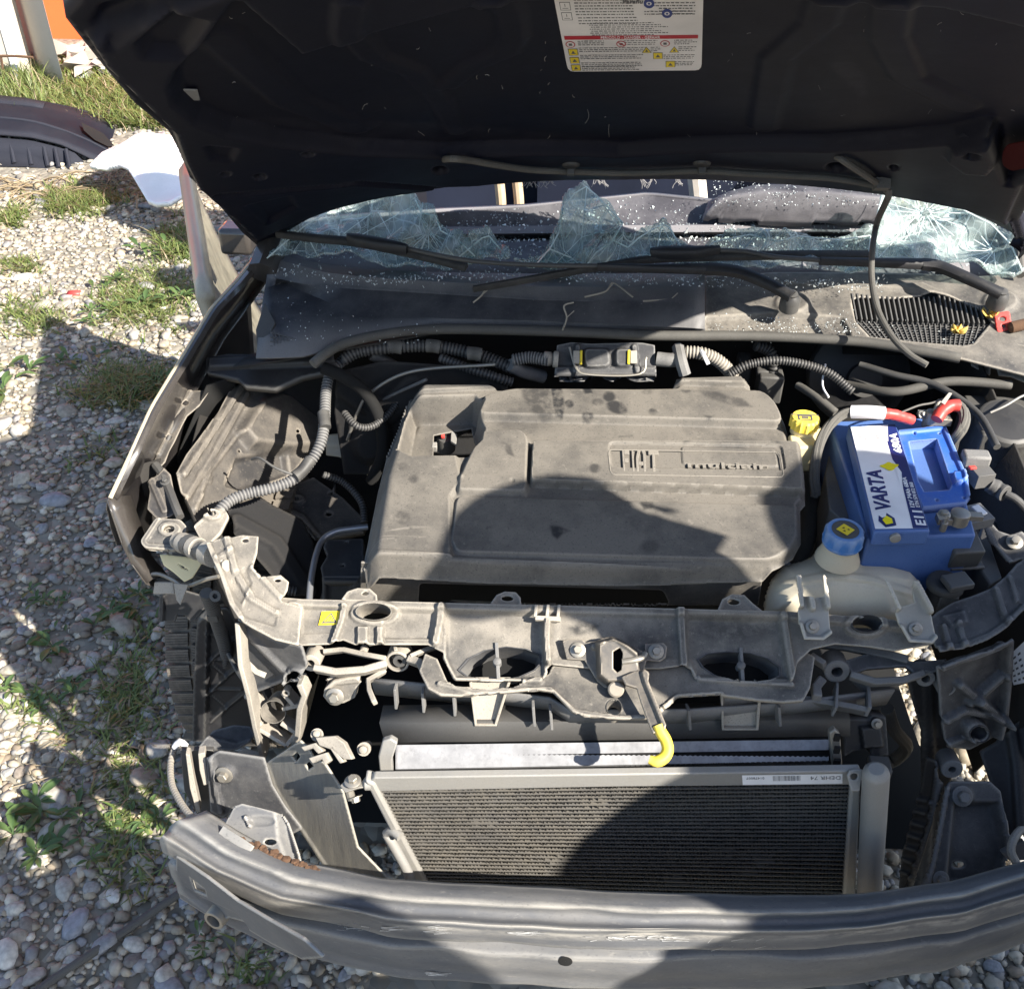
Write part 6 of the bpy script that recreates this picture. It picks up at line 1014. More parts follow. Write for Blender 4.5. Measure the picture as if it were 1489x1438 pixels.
o = mb.build('glass_crumbs', M_crumb); tag(o, 'white crumbs of broken safety glass strewn over the dashboard and cowl', 'broken glass', kind='stuff')
# broken laminated windscreen
def glassmat():
    m = bpy.data.materials.new('cracked_laminated_glass'); m.use_nodes = True; nt = m.node_tree; N, L = nt.nodes, nt.links; p = N['Principled BSDF']; out = N['Material Output']
    tc = N.new('ShaderNodeTexCoord'); mp = N.new('ShaderNodeMapping'); mp.inputs['Rotation'].default_value = (.5, .2, .7); mp.inputs['Scale'].default_value = (1, .55, .55); L.new(tc.outputs['Object'], mp.inputs[0])
    f = None
    for sc, w, k in ((17, .016, .8), (55, .035, .45)):
        v = N.new('ShaderNodeTexVoronoi'); v.feature = 'DISTANCE_TO_EDGE'; v.inputs['Scale'].default_value = sc; L.new(mp.outputs[0], v.inputs['Vector'])
        r = N.new('ShaderNodeMapRange'); r.inputs['From Min'].default_value = w; r.inputs['From Max'].default_value = 0; r.inputs['To Max'].default_value = k; L.new(v.outputs['Distance'], r.inputs['Value'])
        if f is None: f = r.outputs[0]
        else:
            a = N.new('ShaderNodeMath'); a.operation = 'MAXIMUM'; L.new(f, a.inputs[0]); L.new(r.outputs[0], a.inputs[1]); f = a.outputs[0]
    n = N.new('ShaderNodeTexNoise'); n.inputs['Scale'].default_value = 14; n.inputs['Detail'].default_value = 8; L.new(tc.outputs['Object'], n.inputs['Vector'])
    rn = N.new('ShaderNodeMapRange'); rn.inputs['From Min'].default_value = .35; rn.inputs['From Max'].default_value = .75; rn.inputs['To Min'].default_value = .12; rn.inputs['To Max'].default_value = .62; L.new(n.outputs[0], rn.inputs['Value'])
    ad = N.new('ShaderNodeMath'); ad.operation = 'ADD'; ad.use_clamp = True; L.new(f, ad.inputs[0]); L.new(rn.outputs[0], ad.inputs[1])
    tr = N.new('ShaderNodeBsdfTransparent'); tr.inputs[0].default_value = (.86, .94, .93, 1)
    p.inputs['Base Color'].default_value = (.46, .53, .53, 1); p.inputs['Roughness'].default_value = .15
    mx = N.new('ShaderNodeMixShader'); L.new(ad.outputs[0], mx.inputs[0]); L.new(tr.outputs[0], mx.inputs[1]); L.new(p.outputs[0], mx.inputs[2]); L.new(mx.outputs[0], out.inputs['Surface']); return m
M_glass = glassmat(); M_crack = mat('crack_edge', (.62, .72, .70), .3)
WS = Plane(Z(900, 400, .966), (1, .03, 0), (0, .86, .51))
def shard(px, lab, cracks=(), bend=.0):
    t = relief('windscreen_shard', WS, px, M_glass, None, res=.006, thick=.004, h0=lambda Pt, sd: .014*np.sin(Pt[:, 0]*23+Pt[:, 1]*31)+.010*np.sin(Pt[:, 0]*47-Pt[:, 1]*70)+.004*np.sin(Pt[:, 0]*131+Pt[:, 1]*90)+.02*np.clip(1+sd/.03, 0, 1)**2+bend, ang=20)
    tag(t, lab, 'broken glass', 'broken windscreen pieces')
    mb = MB(); ed = [WS.hit(x+random.uniform(-1, 1), y+random.uniform(-1, 1), bend+.02) for x, y in px]
    for i in range(len(px)):
        j = (i+1) % len(px)
        if min(px[i][1], px[j][1]) < 372: mb.tube([ed[i], ed[j]], .0013, 5, .01, cap=False, smooth_path=False)
    for c in cracks: mb.tube([WS.hit(x, y, bend+.0045+.006*math.sin(0)) for x, y in c], .0007, 4, .01, cap=False, smooth_path=False)
    mb.build('crack', M_crack, t)
    return t
def radial(c, n, r0, r1, a0=0, a1=6.28): return [[(c[0]+r0*math.cos(a), c[1]+r0*math.sin(a)*.6), (c[0]+r1*math.cos(a+.1), c[1]+r1*math.sin(a+.1)*.6)] for a in [a0+(a1-a0)*i/n+random.uniform(-.1, .1) for i in range(n)]]
shard([(388, 376), (440, 330), (480, 306), (530, 290), (590, 281), (604, 290), (612, 310), (632, 314), (640, 336), (668, 352), (690, 372), (716, 388), (640, 392), (560, 388), (470, 380)], 'large crazed green windscreen piece at the left behind the wiper tip', [[(500, 340), (560, 296), (598, 288)], [(520, 345), (600, 300)], [(545, 300), (570, 345)], [(560, 350), (610, 310), (632, 345)], [(600, 300), (640, 360)]]+radial((622, 338), 9, 6, 40, .5, 3.2))
shard([(664, 376), (700, 346), (712, 343), (736, 374), (742, 392), (690, 392)], 'small pointed blue green shard standing between the two wiper blades', [[(680, 372), (716, 352), (730, 385)]])
shard([(812, 338), (820, 300), (836, 282), (853, 272), (868, 286), (906, 324), (890, 350), (866, 368), (848, 392), (800, 392), (776, 390), (800, 360)], 'tallest clear kite shaped windscreen shard standing in the middle of the dashboard', [[(853, 274), (846, 345), (848, 392)], [(815, 330), (820, 365), (850, 392)], [(800, 392), (846, 345), (900, 330)], [(868, 286), (900, 328)]], .004)
shard([(744, 392), (780, 378), (800, 362), (830, 376), (870, 372), (892, 350), (912, 360), (930, 345), (962, 326), (972, 330), (986, 352), (1000, 372), (1002, 392)], 'low jagged row of clear windscreen glass right of the kite shaped shard', [[(962, 328), (950, 392)], [(962, 328), (992, 380)], [(900, 360), (930, 392)], [(870, 372), (850, 392)]])
shard([(1002, 392), (1010, 374), (1040, 352), (1090, 342), (1130, 352), (1160, 344), (1220, 350), (1266, 342), (1262, 394)], 'thin clear strip of windscreen behind the right wiper blade', [[(1060, 350), (1090, 378), (1130, 350)], [(1150, 346), (1190, 382)]])
shard([(1270, 394), (1268, 340), (1284, 281), (1340, 291), (1400, 306), (1442, 326), (1470, 356), (1486, 394), (1470, 404), (1400, 396), (1340, 394)], 'big crazed blue windscreen piece at the right with a star of white cracks', radial((1345, 310), 16, 8, 70)+radial((1300, 350), 10, 5, 45)+radial((1445, 365), 8, 5, 40, 1.5, 4.5)+[[(1290, 300), (1380, 390)], [(1345, 296), (1400, 390)], [(1300, 290), (1340, 388)]])
# A-pillars, seats and dark shade panel, doors and body side
for sx, px in ((-1, 385), (1, 1492)):
    mb = MB(); p = Z(px, 372, .97); mb.tube([p+V(0, -.03, -.02), p+V(-sx*.02, .14, .06), p+V(-sx*.06, .55, .32)], .028, 8); mb.build('windscreen_pillar', M_paint, car)
mb = MB(); mb.tube([Z(1476, 330, 1.01), Z(1482, 372, .98), Z(1484, 400, .965)], .008, 8); mb.build('windscreen_trim', M_rubber, car)
mb = MB(); mb.box(V(-.05, 2.6, .55), .85, .05, .62); mb.build('cabin_shade', M_void, car); mb = MB(); mb.box(V(-.05, 1.9, .28), .84, .75, .02); mb.build('cabin_floor', M_void, car)  # near-black panels put the cabin's shade into their colour
for x, nm in ((-.38, 'seat_back'), (.36, 'seat_back')):
    mb = MB(); mb.box(V(x, 2.15, .72), V(.24, 0, 0), V(0, .07, .02), V(0, -.06, .34)); mb.build(nm, mat('dark_seat_cloth', (.012, .013, .02), .9, dust=(.03, .03, .045), dust_amt=.4, scale=12), car, bevel=.05, seg=4)
for c, h in ((V(.12, 1.75, .80), (V(.30, 0, 0), V(0, .012, 0), V(0, 0, .16))), (V(-.3, 1.8, .82), (V(.16, .03, 0), V(0, .01, 0), V(0, 0, .16)))): mb = MB(); mb.box(c, *h); mb.build('trim_panel', mat('dark_blue_trim', (.012, .016, .032), .5), car)
DH = V(-.845, 1.18, 0); DRr = V(-1.13, 1.90, 0); dd_ = DRr-DH; dn = unit(V(-dd_[1], dd_[0], 0)); dn = dn if dn[0] < 0 else -dn     # front door standing ajar
prof = [(-.16, .20), (-.105, .33), (-.055, .47), (-.018, .60), (.006, .70), (.018, .78), (.0, .80)]
M_door_reflect = mat('door_gravel_reflection', (.10, .092, .07), .35, coat=.25, dust=(.30, .275, .21), dust_amt=.7, scale=16)  # gravel reflection painted into the door as a tan colour
mb = MB(); mb.sheet([[DH+dd_*t+dn*x+V(0, 0, z) for x, z in prof] for t in np.linspace(0, 1, 9)]); side = mb.build('open_door', M_door_reflect, car, ang=60, solid=.03)
def dpt(t, z, h=.0): return DH+dd_*t+dn*(np.interp(z, [q[1] for q in prof], [q[0] for q in prof])+h)+V(0, 0, z)
mb = MB(); mb.tube([dpt(.80, .60, .003), dpt(.83, .605, .022), dpt(.92, .605, .022), dpt(.95, .60, .003)], .011, 8); mb.build('door_handle', M_paint, side)
mb = MB(); p = Yp(346, 346, 1.35); mb.box(p, V(.035, 0, 0), V(0, .03, 0), V(0, 0, .03)); mb.build('mirror_foot', M_paint, car, bevel=.01)
# pale sticks in the cabin
for i, (x, y0, y1, lab, r) in enumerate(((727, 262, 305, 'pale weathered wooden stick, leftmost of the three behind the dashboard', .012), (753, 262, 305, 'pale wooden stick standing close right of the leftmost stick', .012), (1014, 258, 300, 'thick white post behind the dashboard left of the instrument hood', .021))):
    a, b = Yp(x-3, y0-14, 1.62), Yp(x+3, y1+22, 1.62); mb = MB(); mb.tube([a, (a+b)/2+V(.002, 0, 0), b], r, 10); o = mb.build('wooden_stick' if i < 2 else 'white_post', mat('weathered_wood', (.52, .42, .30), .8, dust=(.30, .2, .12), dust_amt=.3, scale=60) if i < 2 else mat('white_tube', (.6, .58, .54), .6, dust=(.35, .3, .25), dust_amt=.3, scale=50)); tag(o, lab, 'stick' if i < 2 else 'post')
mb = MB()
for x in (768, 775, 790, 800, 868, 876, 935, 950, 985):
    p = HOOD.hit(x, 262, -.01)
    for k in range(6): q = p+V(random.uniform(-.012, .012), 0, -random.uniform(.004, .018)); mb.tube([p+V(random.uniform(-.006, .006), 0, .004), (p+q)/2+V(random.uniform(-.004, .004), 0, 0), q], .0006, 4, .004, cap=False)
mb.build('torn_fibres', mat('lint', (.5, .48, .46), .9), hood)['kind'] = 'stuff'
# bits lying on the cowl: yellow blossom scraps, red clip, twigs
def petal_cluster(x, y, lab):
    c = COWL.hit(x, y, .006); mb = MB(); n = 6
    for i in range(n):
        a = i*6.28/n+random.uniform(-.3, .3); d = V(math.cos(a), math.sin(a)*.8, .35+random.uniform(-.2, .4)); s = unit(np.cross(d, V(0, 0, 1))); L = random.uniform(.011, .017)
        rows = [[c+d*L*t+s*w*k+V(0, 0, -.004*k*k+.004*t) for k in (-1, 0, 1)] for t, w in ((0, .001), (.4, .005), (.8, .006), (1, .002))]; mb.sheet(rows)
    o = mb.build('dry_blossom', mat('dry_petal', (.62, .47, .14), .7, dust=(.4, .26, .06), dust_amt=.4, scale=80), None, solid=.0006); tag(o, lab, 'blossom', 'dry yellow blossoms on the cowl'); return o
petal_cluster(1392, 482, 'dry yellow blossom lying on the square mesh of the cowl grille'); petal_cluster(1438, 460, 'dry yellow blossom touching the red plastic clip on the cowl')
mb = MB(); RC = Plane(COWL.hit(1458, 466, .012), (1, -.1, .05), (0, .6, .6)); o = relief('red_clip', RC, rrect([(1446, 456), (1468, 452), (1472, 478), (1450, 484)], 4), M_red, None, res=.0014, thick=.006, holes=[ell(1458, 464, 5, 4, 12), ell(1460, 474, 4, 3, 10)]); tag(o, 'red plastic clip with round holes lying on the right end of the cowl', 'clip')
mb = MB(); mb.lathe(COWL.hit(1480, 474, .010), (1, .2, .2), [(.006, -.016), (.010, -.012), (.010, .012), (.006, .016)], 12); o = mb.build('rusty_cap', M_rust); tag(o, 'brown rusty cap beside the red clip on the cowl', 'cap')
for pts, lab in (([(688, 440, .952), (700, 430, .96), (712, 414, .972), (730, 410, .972)], 'thin dry twig caught upright under the wiper blade'), ([(850, 432, .962), (880, 424, .97), (892, 412, .972), (920, 432, .966)], 'forked dry twig lying in the middle of the cowl'), ([(935, 438, .956), (975, 436, .957), (1018, 436, .957)], 'straight pale twig along the edge of the cowl step'), ([(818, 480, .93), (824, 462, .94), (820, 445, .955), (834, 440, .957)], 'shrivelled grey stalk hanging over the cowl step')):
    mb = MB(); mb.tube(zs(pts), .0016, 5, .004); mb.tube([Z(*pts[1])+V(0, 0, .0), Z(*pts[1])+V(.012, .01, .008)], .001, 4); o = mb.build('dry_twig', mat('dry_twig', (.30, .27, .22), .8)); tag(o, lab, 'twig', 'dry twigs on the cowl')
# ------------------------------------------------------------------ the yard behind: wall, posts, dumped bumpers
M_orange = mat('orange_wall_paint', (.72, .125, .03), .6, dust=(.55, .10, .03), dust_amt=.3, scale=4, bump=.3, bscale=20)
M_conc = mat('concrete', (.27, .25, .215), .85, dust=(.36, .33, .285), dust_amt=.5, scale=10, bump=.4, bscale=40)
mb = MB(); mb.box(V(-4.6, 6.25, 1.4), 2.9, .10, 1.4); o = mb.build('orange_wall', M_orange); tag(o, 'bright orange painted wall in the far left background behind the concrete posts', 'wall')
def vpost(name, corners, h, m, lab):
    mb = MB(); mb.prism([p for p in corners], V(0, 0, h)); o = mb.build(name, m, bevel=.012); tag(o, lab, 'post', 'concrete posts before the wall'); return o
b1, b2 = Z(97, 132, 0), Z(66, 118, 0); b0 = Z(44, 100, 0)
vpost('concrete_post', [b2, b1, b1+(b0-b2), b0], 2.6, M_conc, 'concrete post with a sunlit right face, right of the white edged post')
a1, a2 = Z(34, 124, 0), Z(-40, 124, 0)
vpost('concrete_post', [a2, a1, a1+V(.02, .14, 0), a2+V(.02, .14, 0)], 2.6, M_conc, 'concrete post with a white edge at the left border of the photo')
mb = MB(); p = a1+V(-.0, -.012, 0); mb.prism([p+V(-.035, 0, 0), p+V(.004, 0, 0), p+V(.004, .012, 0), p+V(-.035, .012, 0)], V(0, 0, 2.6)); bpy.data.objects['concrete_post.001']; mb.build('white_edge', M_white, bpy.data.objects['concrete_post.001'])
mb = MB(); mb.tube([Yp(0, 82, 5.1), Yp(22, 82, 5.1), Yp(48, 84, 5.1)], .008, 6); mb.tube([Yp(1, 82, 5.1), Yp(4, 100, 5.1), Yp(8, 125, 5.05)], .008, 6); o = mb.build('wire_frame', M_rust); tag(o, 'thin rusty rod frame leaning against the white edged concrete post', 'rod')
mb = MB(); rs = np.random.default_rng(11)
for i in range(46):
    x, y = rs.uniform(98, 190), 0; y = 84+(x-98)*.12+rs.uniform(0, 34)*(1 if x < 130 else .5); c = Z(x, y, .03); q = rs.normal(size=(7, 3)); q /= np.linalg.norm(q, axis=1)[:, None]; s = rs.uniform(.04, .13); q = q*s*V(1, 1, .6)
    bmx = bmesh.new(); [bmx.verts.new(c+k+V(0, 0, s*.4)) for k in q]; bmesh.ops.convex_hull(bmx, input=bmx.verts); bmx.verts.index_update(); mb.add([v.co for v in bmx.verts], [[v.index for v in f.verts] for f in bmx.faces], int(rs.random() < .1)); bmx.free()
o = mb.build('rubble', [mat('dark_rubble', (.09, .08, .075), .8, dust=(.25, .23, .2), dust_amt=.4, scale=12), M_white]); tag(o, 'heap of dark and white rubble at the foot of the orange wall', 'rubble', kind='stuff')

# black bumper shell lying on the ground
M_bump = mat('black_bumper_plastic', (.007, .009, .016), .65, spec=.2, dust=(.022, .023, .03), dust_amt=.3, scale=7)
bump = empty('bumper_cover', Z(60, 262, 0), 'big black plastic bumper cover lying on the gravel at the left edge', 'bumper')
br = [(4.55, [(-60, 148), (0, 142), (60, 150), (110, 160), (150, 172), (180, 190), (206, 220)]), (4.40, [(-60, 158), (0, 154), (55, 160), (105, 172), (145, 186), (176, 204), (204, 228)]), (4.30, [(-60, 164), (0, 160), (52, 166), (100, 180), (140, 196), (170, 212), (200, 232)]), (4.15, [(-60, 170), (0, 172), (50, 178), (96, 192), (130, 206), (160, 222), (192, 238)]), (4.05, [(-60, 188), (0, 190), (48, 194), (92, 206), (124, 220), (150, 232), (170, 244)]), (4.0, [(-60, 196), (0, 198), (46, 202), (88, 212), (118, 226), (142, 238), (156, 246)])]
mb = MB(); mb.sheet([resample([Yp(x, y, Y) for x, y in px], 30) for Y, px in br]); mb.build('outer_shell', M_bump, bump, ang=30, solid=.012)
mb = MB(); mb.sheet([resample([Yp(x, y, 4.5) for x, y in [(-60, 140), (0, 143), (40, 146), (66, 152)]], 10), resample([Yp(x, y, 4.4) for x, y in [(-60, 150), (0, 154), (40, 156), (62, 160)]], 10)]); mb.build('top_strip', M_bump, bump, solid=.012)
lr = [(4.0, [(-60, 200), (0, 202), (46, 206), (80, 214), (108, 222), (126, 240), (134, 262)]), (3.95, [(-60, 222), (0, 222), (44, 226), (76, 236), (100, 248), (118, 262), (128, 272)]), (3.9, [(-60, 242), (0, 244), (40, 244), (70, 248), (88, 258), (102, 274), (112, 281)])]
mb = MB(); mb.sheet([resample([Yp(x, y, Y) for x, y in px], 26) for Y, px in lr]); mb.build('arch_liner', M_bump, bump, ang=40, solid=.01)
for k, (Y, px) in ((1, br[0]), (3, br[3])):
    mb = MB(); mb.tube([Yp(x, y, Y-.012) for x, y in px], .009, 6, .05); mb.build('shell_edge', M_bump, bump)
mb = MB(); mb.add([Yp(x, y, Y) for x, y, Y in [(118, 178, 4.28), (150, 194, 4.24), (166, 212, 4.2), (158, 214, 4.16), (138, 204, 4.14), (122, 190, 4.18)]], [(0, 1, 2, 3, 4, 5)]); mb.build('shell_opening_shade', M_void, bump)  # dark patch laid on the shell, shade of an opening in colour
for x in (15, 40, 64, 80, 96):
    mb = MB(); t = (x/134.); mb.tube([Yp(x, 208+t*14, 3.985), Yp(x+6, 236+t*14, 3.90)], .010, 6); mb.build('liner_rib', M_bump, bump)
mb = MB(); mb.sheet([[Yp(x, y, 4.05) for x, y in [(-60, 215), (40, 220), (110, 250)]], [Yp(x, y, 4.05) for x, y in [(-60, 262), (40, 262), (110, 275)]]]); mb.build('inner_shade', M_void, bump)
# white bumper corner
WB = plane3(Yp(140, 245, 3.55), Yp(262, 250, 3.45), Yp(200, 212, 3.78)); M_wht = mat('white_paint', (.80, .80, .80), .25, coat=.5, dust=(.7, .69, .66), dust_amt=.1, scale=6)
wb = relief('white_bumper_corner', WB, [(132, 246), (150, 228), (172, 219), (210, 212), (240, 208), (256, 214), (268, 226), (278, 252), (282, 270), (270, 282), (246, 294), (226, 296), (214, 293), (204, 280), (192, 264), (176, 254), (160, 250), (142, 250)], M_wht, None, res=.007, thick=.02, feats=[(ell(226, 246, 46, 30), .10, .30), ('line', [(134, 246), (175, 222), (240, 212)], .02, .10), ([(248, 222), (262, 228), (274, 250), (262, 262), (250, 240)], -.03, .03)]); tag(wb, 'white painted bumper corner lying with a pointed tip in front of the black bumper', 'bumper')
w2 = relief('white_scrap', Plane(Yp(208, 172, 4.7), (1, 0, 0), (0, .5, .8)), [(194, 178), (198, 166), (212, 162), (240, 172), (240, 180)], M_wht, None, res=.012, thick=.02); tag(w2, 'small white plastic scrap lying in the grass left of the bonnet edge', 'scrap')
w3 = relief('clear_plastic_sheet', plane3(Yp(190, 205, 4.2), Yp(240, 210, 4.1), Yp(215, 186, 4.5)), [(180, 206), (196, 190), (218, 185), (240, 196), (244, 212), (210, 214), (192, 212)], mat('blue_grey_plastic', (.16, .19, .24), .2, dust=(.3, .32, .34), dust_amt=.3, scale=8), None, res=.012, thick=.008, h0=lambda Pt, sd: .03*np.sin(Pt[:, 0]*9)); tag(w3, 'blue grey plastic sheet lying between the black bumper and the bonnet', 'sheet')
mb = MB(); mb.box(Yp(208, 181, 4.6), .16, .05, .025); o = mb.build('black_plank', M_blackc, bevel=.006); tag(o, 'flat black piece lying under the small white scrap', 'plank')

# ------------------------------------------------------------------ gravel: 300 stones of their own, the rest as one mass
def colmat(name, attr):
    m = bpy.data.materials.new(name); m.use_nodes = True; nt = m.node_tree; N, L = nt.nodes, nt.links; p = N['Principled BSDF']; p.inputs['Roughness'].default_value = .75
    tc = N.new('ShaderNodeTexCoord'); n = N.new('ShaderNodeTexNoise'); n.inputs['Scale'].default_value = 60 if attr else 3; n.inputs['Detail'].default_value = 6; L.new(tc.outputs['Object'], n.inputs['Vector'])
    if attr: a = N.new('ShaderNodeAttribute'); a.attribute_name = 'stone_colour'; c = a.outputs['Color']
    else:
        oi = N.new('ShaderNodeObjectInfo'); r = N.new('ShaderNodeValToRGB'); e = r.color_ramp; e.interpolation = 'CONSTANT'
        for i, cc in enumerate(PAL): 
            if i < 2: e.elements[i].position = i/len(PAL); e.elements[i].color = (*cc, 1)
            else: k = e.elements.new(i/len(PAL)); k.color = (*cc, 1)
        L.new(oi.outputs['Random'], r.inputs[0]); c = r.outputs[0]
    mx = N.new('ShaderNodeMix'); mx.data_type = 'RGBA'; mx.blend_type = 'MULTIPLY'; mx.inputs['Factor'].default_value = 1; L.new(c, mx.inputs[6])
    rr = N.new('ShaderNodeMapRange'); rr.inputs['From Min'].default_value = .3; rr.inputs['From Max'].default_value = .7; rr.inputs['To Min'].default_value = .7; rr.inputs['To Max'].default_value = 1.2; L.new(n.outputs[0], rr.inputs[0]); cb = N.new('ShaderNodeCombineColor'); [L.new(rr.outputs[0], cb.inputs[i]) for i in range(3)]; L.new(cb.outputs[0], mx.inputs[7]); L.new(mx.outputs[2], p.inputs['Base Color'])
    b = N.new('ShaderNodeBump'); b.inputs['Strength'].default_value = .3; b.inputs['Distance'].default_value = .002; L.new(n.outputs[0], b.inputs['Height']); L.new(b.outputs[0], p.inputs['Normal']); return m
PAL = [(0.29, 0.283, 0.268), (0.362, 0.341, 0.297), (0.392, 0.348, 0.275), (0.246, 0.246, 0.254), (0.464, 0.435, 0.377), (0.319, 0.275, 0.217), (0.261, 0.268, 0.29), (0.203, 0.174, 0.145), (0.377, 0.355, 0.312), (0.536, 0.515, 0.464), (0.304, 0.275, 0.225), (0.334, 0.319, 0.29)]
def pebble(seed, sub):
    r = np.random.default_rng(seed); bmx = bmesh.new(); bmesh.ops.create_icosphere(bmx, subdivisions=sub, radius=1.0)
    v = np.array([x.co for x in bmx.verts]); f = [[x.index for x in q.verts] for q in bmx.faces]; bmx.free()
    for _ in range(5): d = unit(r.normal(size=3)); k = v@d; v -= np.outer(np.clip(k-r.uniform(.45, .8), 0, 1)*.8, d)
    v *= np.array([r.uniform(.85, 1.25), r.uniform(.65, .95), r.uniform(.34, .55)]); v *= 1+.05*r.normal(size=(len(v), 1)); return v, np.array(f)
SH = [pebble(i, 2) for i in range(8)]; SL = [pebble(i+20, 1) for i in range(6)]
def inview(p):
    w = (p-CAM); d = w@FWD; px, py = CX+F_PX*(w@RGT)/d, CY-F_PX*(w@UPV)/d; return px, py
rs = np.random.default_rng(5)
def candidates(n, x0, x1, y0, y1):
    P = np.stack([rs.uniform(x0, x1, n), rs.uniform(y0, y1, n), np.zeros(n)], 1); w = P-CAM; d = w@FWD; px = CX+F_PX*(w@RGT)/d; py = CY-F_PX*(w@UPV)/d
    k = (px > -60) & (px < 1560) & (py > 60) & (py < 1500) & (d > .2) & ((px < 420) | (px > 1270) | (py > 1230)); k &= ~((P[:, 0] > -.72) & (P[:, 0] < .5) & (P[:, 1] > .45)); k &= ~((P[:, 0] > -.35) & (P[:, 0] < .5) & (P[:, 1] > .0)); return P[k], d[k]
big, dist = candidates(15000, -4.2, 1.4, -.4, 4.8)
bs_ = np.clip(rs.gamma(1.5, .0056, len(big))+.0075, .008, .044)
sc_ = bs_/dist; order = np.argsort(-sc_)
M_st1 = colmat('stone', False); M_st2 = colmat('gravel_stones', True); stone_me = []
for v, f in SH:
    me = bpy.data.meshes.new('stone'); me.from_pydata(v.tolist(), [], f.tolist()); me.shade_smooth(); me.materials.append(M_st1); stone_me.append(me)
for k in order[:300]:
    o = bpy.data.objects.new('stone', stone_me[int(rs.integers(8))]); COL.objects.link(o); o.parent = ground; s = bs_[k]
    o.location = (big[k, 0], big[k, 1], s*.22); o.rotation_euler = (rs.normal()*.2, rs.normal()*.2, rs.uniform(0, 6.28)); o.scale = (s, s, s)
VS, FS, CS = [], [], []; nv = 0
def put(P, s, shapes, zoff):
    global nv
    v, f = shapes[int(rs.integers(len(shapes)))]; a = rs.uniform(0, 6.28); t = rs.normal()*.25; ca, sa = math.cos(a), math.sin(a); Rm = np.array([[ca, -sa, 0], [sa, ca, 0], [0, 0, 1]])@np.array([[1, 0, 0], [0, math.cos(t), -math.sin(t)], [0, math.sin(t), math.cos(t)]])
    VS.append(v@Rm.T*s+P+V(0, 0, zoff*s)); FS.append(f+nv); nv += len(v); c = PAL[int(rs.integers(len(PAL)))]; c = np.array(c)*V(1.06, 1.0, .90)*rs.uniform(.8, 1.2); CS.append(np.tile([*c, 1], (len(v), 1)))
for k in order[300:]: put(big[k], bs_[k], SL if dist[k] > 2.6 else SH, .22)
nx_ = 26000; Pw = np.stack([rs.uniform(-3.6, 2.4, nx_), rs.uniform(-1.4, 5.2, nx_), np.zeros(nx_)], 1); Ps, _ = Pw, 0; w_ = Pw-CAM; d_ = w_@FWD; px_ = CX+F_PX*(w_@RGT)/d_; py_ = CY-F_PX*(w_@UPV)/d_
seen = (d_ > .1) & (px_ > -60) & (px_ < 420) & (py_ > 60) & (py_ < 1500); under = (np.abs(Pw[:, 0]) < .72) & (Pw[:, 1] > .1) & (Pw[:, 1] < 2.6)
for q in Pw[~seen & ~under]: put(q, min(.04, rs.gamma(1.5, .006)+.009), SL, .22)          # the same gravel goes on beside the picture
sm, d2 = candidates(120000, -3.6, 1.3, -.4, 3.6); 
for k in range(len(sm)):
    if rs.random() < (1.0 if d2[k] < 2.4 else .55): put(sm[k], min(.02, rs.gamma(3, .0024)+.003), SL, .25)
me = bpy.data.meshes.new('gravel'); VV = np.concatenate(VS); FF = np.concatenate(FS); me.vertices.add(len(VV)); me.vertices.foreach_set('co', VV.ravel().astype(np.float32)); me.loops.add(FF.size); me.loops.foreach_set('vertex_index', FF.ravel().astype(np.int32)); me.polygons.add(len(FF)); me.polygons.foreach_set('loop_start', np.arange(0, FF.size, 3, dtype=np.int32)); me.update(calc_edges=True); me.shade_smooth()
at = me.color_attributes.new('stone_colour', 'FLOAT_COLOR', 'POINT'); at.data.foreach_set('color', np.concatenate(CS).ravel().astype(np.float32)); gv = link('gravel', me, M_st2, ground); gv['kind'] = 'stuff'

# ------------------------------------------------------------------ weeds and grass
def leafmat(name, a, b, tr=.25):
    m = bpy.data.materials.new(name); m.use_nodes = True; nt = m.node_tree; N, L = nt.nodes, nt.links; p = N['Principled BSDF']; p.inputs['Roughness'].default_value = .5
    g = N.new('ShaderNodeNewGeometry'); mx = N.new('ShaderNodeMix'); mx.data_type = 'RGBA'; L.new(g.outputs['Random Per Island'], mx.inputs['Factor']); mx.inputs[6].default_value = (*a, 1); mx.inputs[7].default_value = (*b, 1); L.new(mx.outputs[2], p.inputs['Base Color'])
    t = N.new('ShaderNodeBsdfTranslucent'); L.new(mx.outputs[2], t.inputs[0]); ms = N.new('ShaderNodeMixShader'); ms.inputs[0].default_value = tr; L.new(p.outputs[0], ms.inputs[1]); L.new(t.outputs[0], ms.inputs[2]); L.new(ms.outputs[0], N['Material Output'].inputs[0]); return m
M_weed = leafmat('weed_leaf', (.06, .11, .035), (.12, .18, .055)); M_grass = leafmat('grass_blade', (.09, .14, .035), (.22, .25, .08)); M_straw = leafmat('dry_straw', (.20, .15, .09), (.33, .26, .16), .1)
def blade(mb, p, a, h, w, lean, m=0):
    d = V(math.cos(a), math.sin(a), 0); s = V(-math.sin(a), math.cos(a), 0); L, Rr_ = [], []
    for t in (0, .35, .7, 1): c = p+d*lean*t*t+V(0, 0, h*(t-.18*t*t)); k = w*(1-t**1.6)+.0002; L.append(c-s*k); Rr_.append(c+s*k)
    mb.sheet([L, Rr_], m)
mb = MB(); gp = []
def patch(x0, y0, x1, y1, n, h0, h1, straw=.12):
    for _ in range(int(n*(2.2 if y0 < 600 else .7))):
        x, y = rs.normal((x0+x1)/2, (x1-x0)/3.6), rs.normal((y0+y1)/2, (y1-y0)/3.6); c = Z(x, y, 0)
        for k in range(int(rs.integers(4, 10))): blade(mb, c+V(rs.normal()*.016, rs.normal()*.016, 0), rs.uniform(0, 6.28), rs.uniform(h0, h1)*.6, rs.uniform(.0018, .0042), rs.uniform(.02, h1), int(rs.random() < straw))
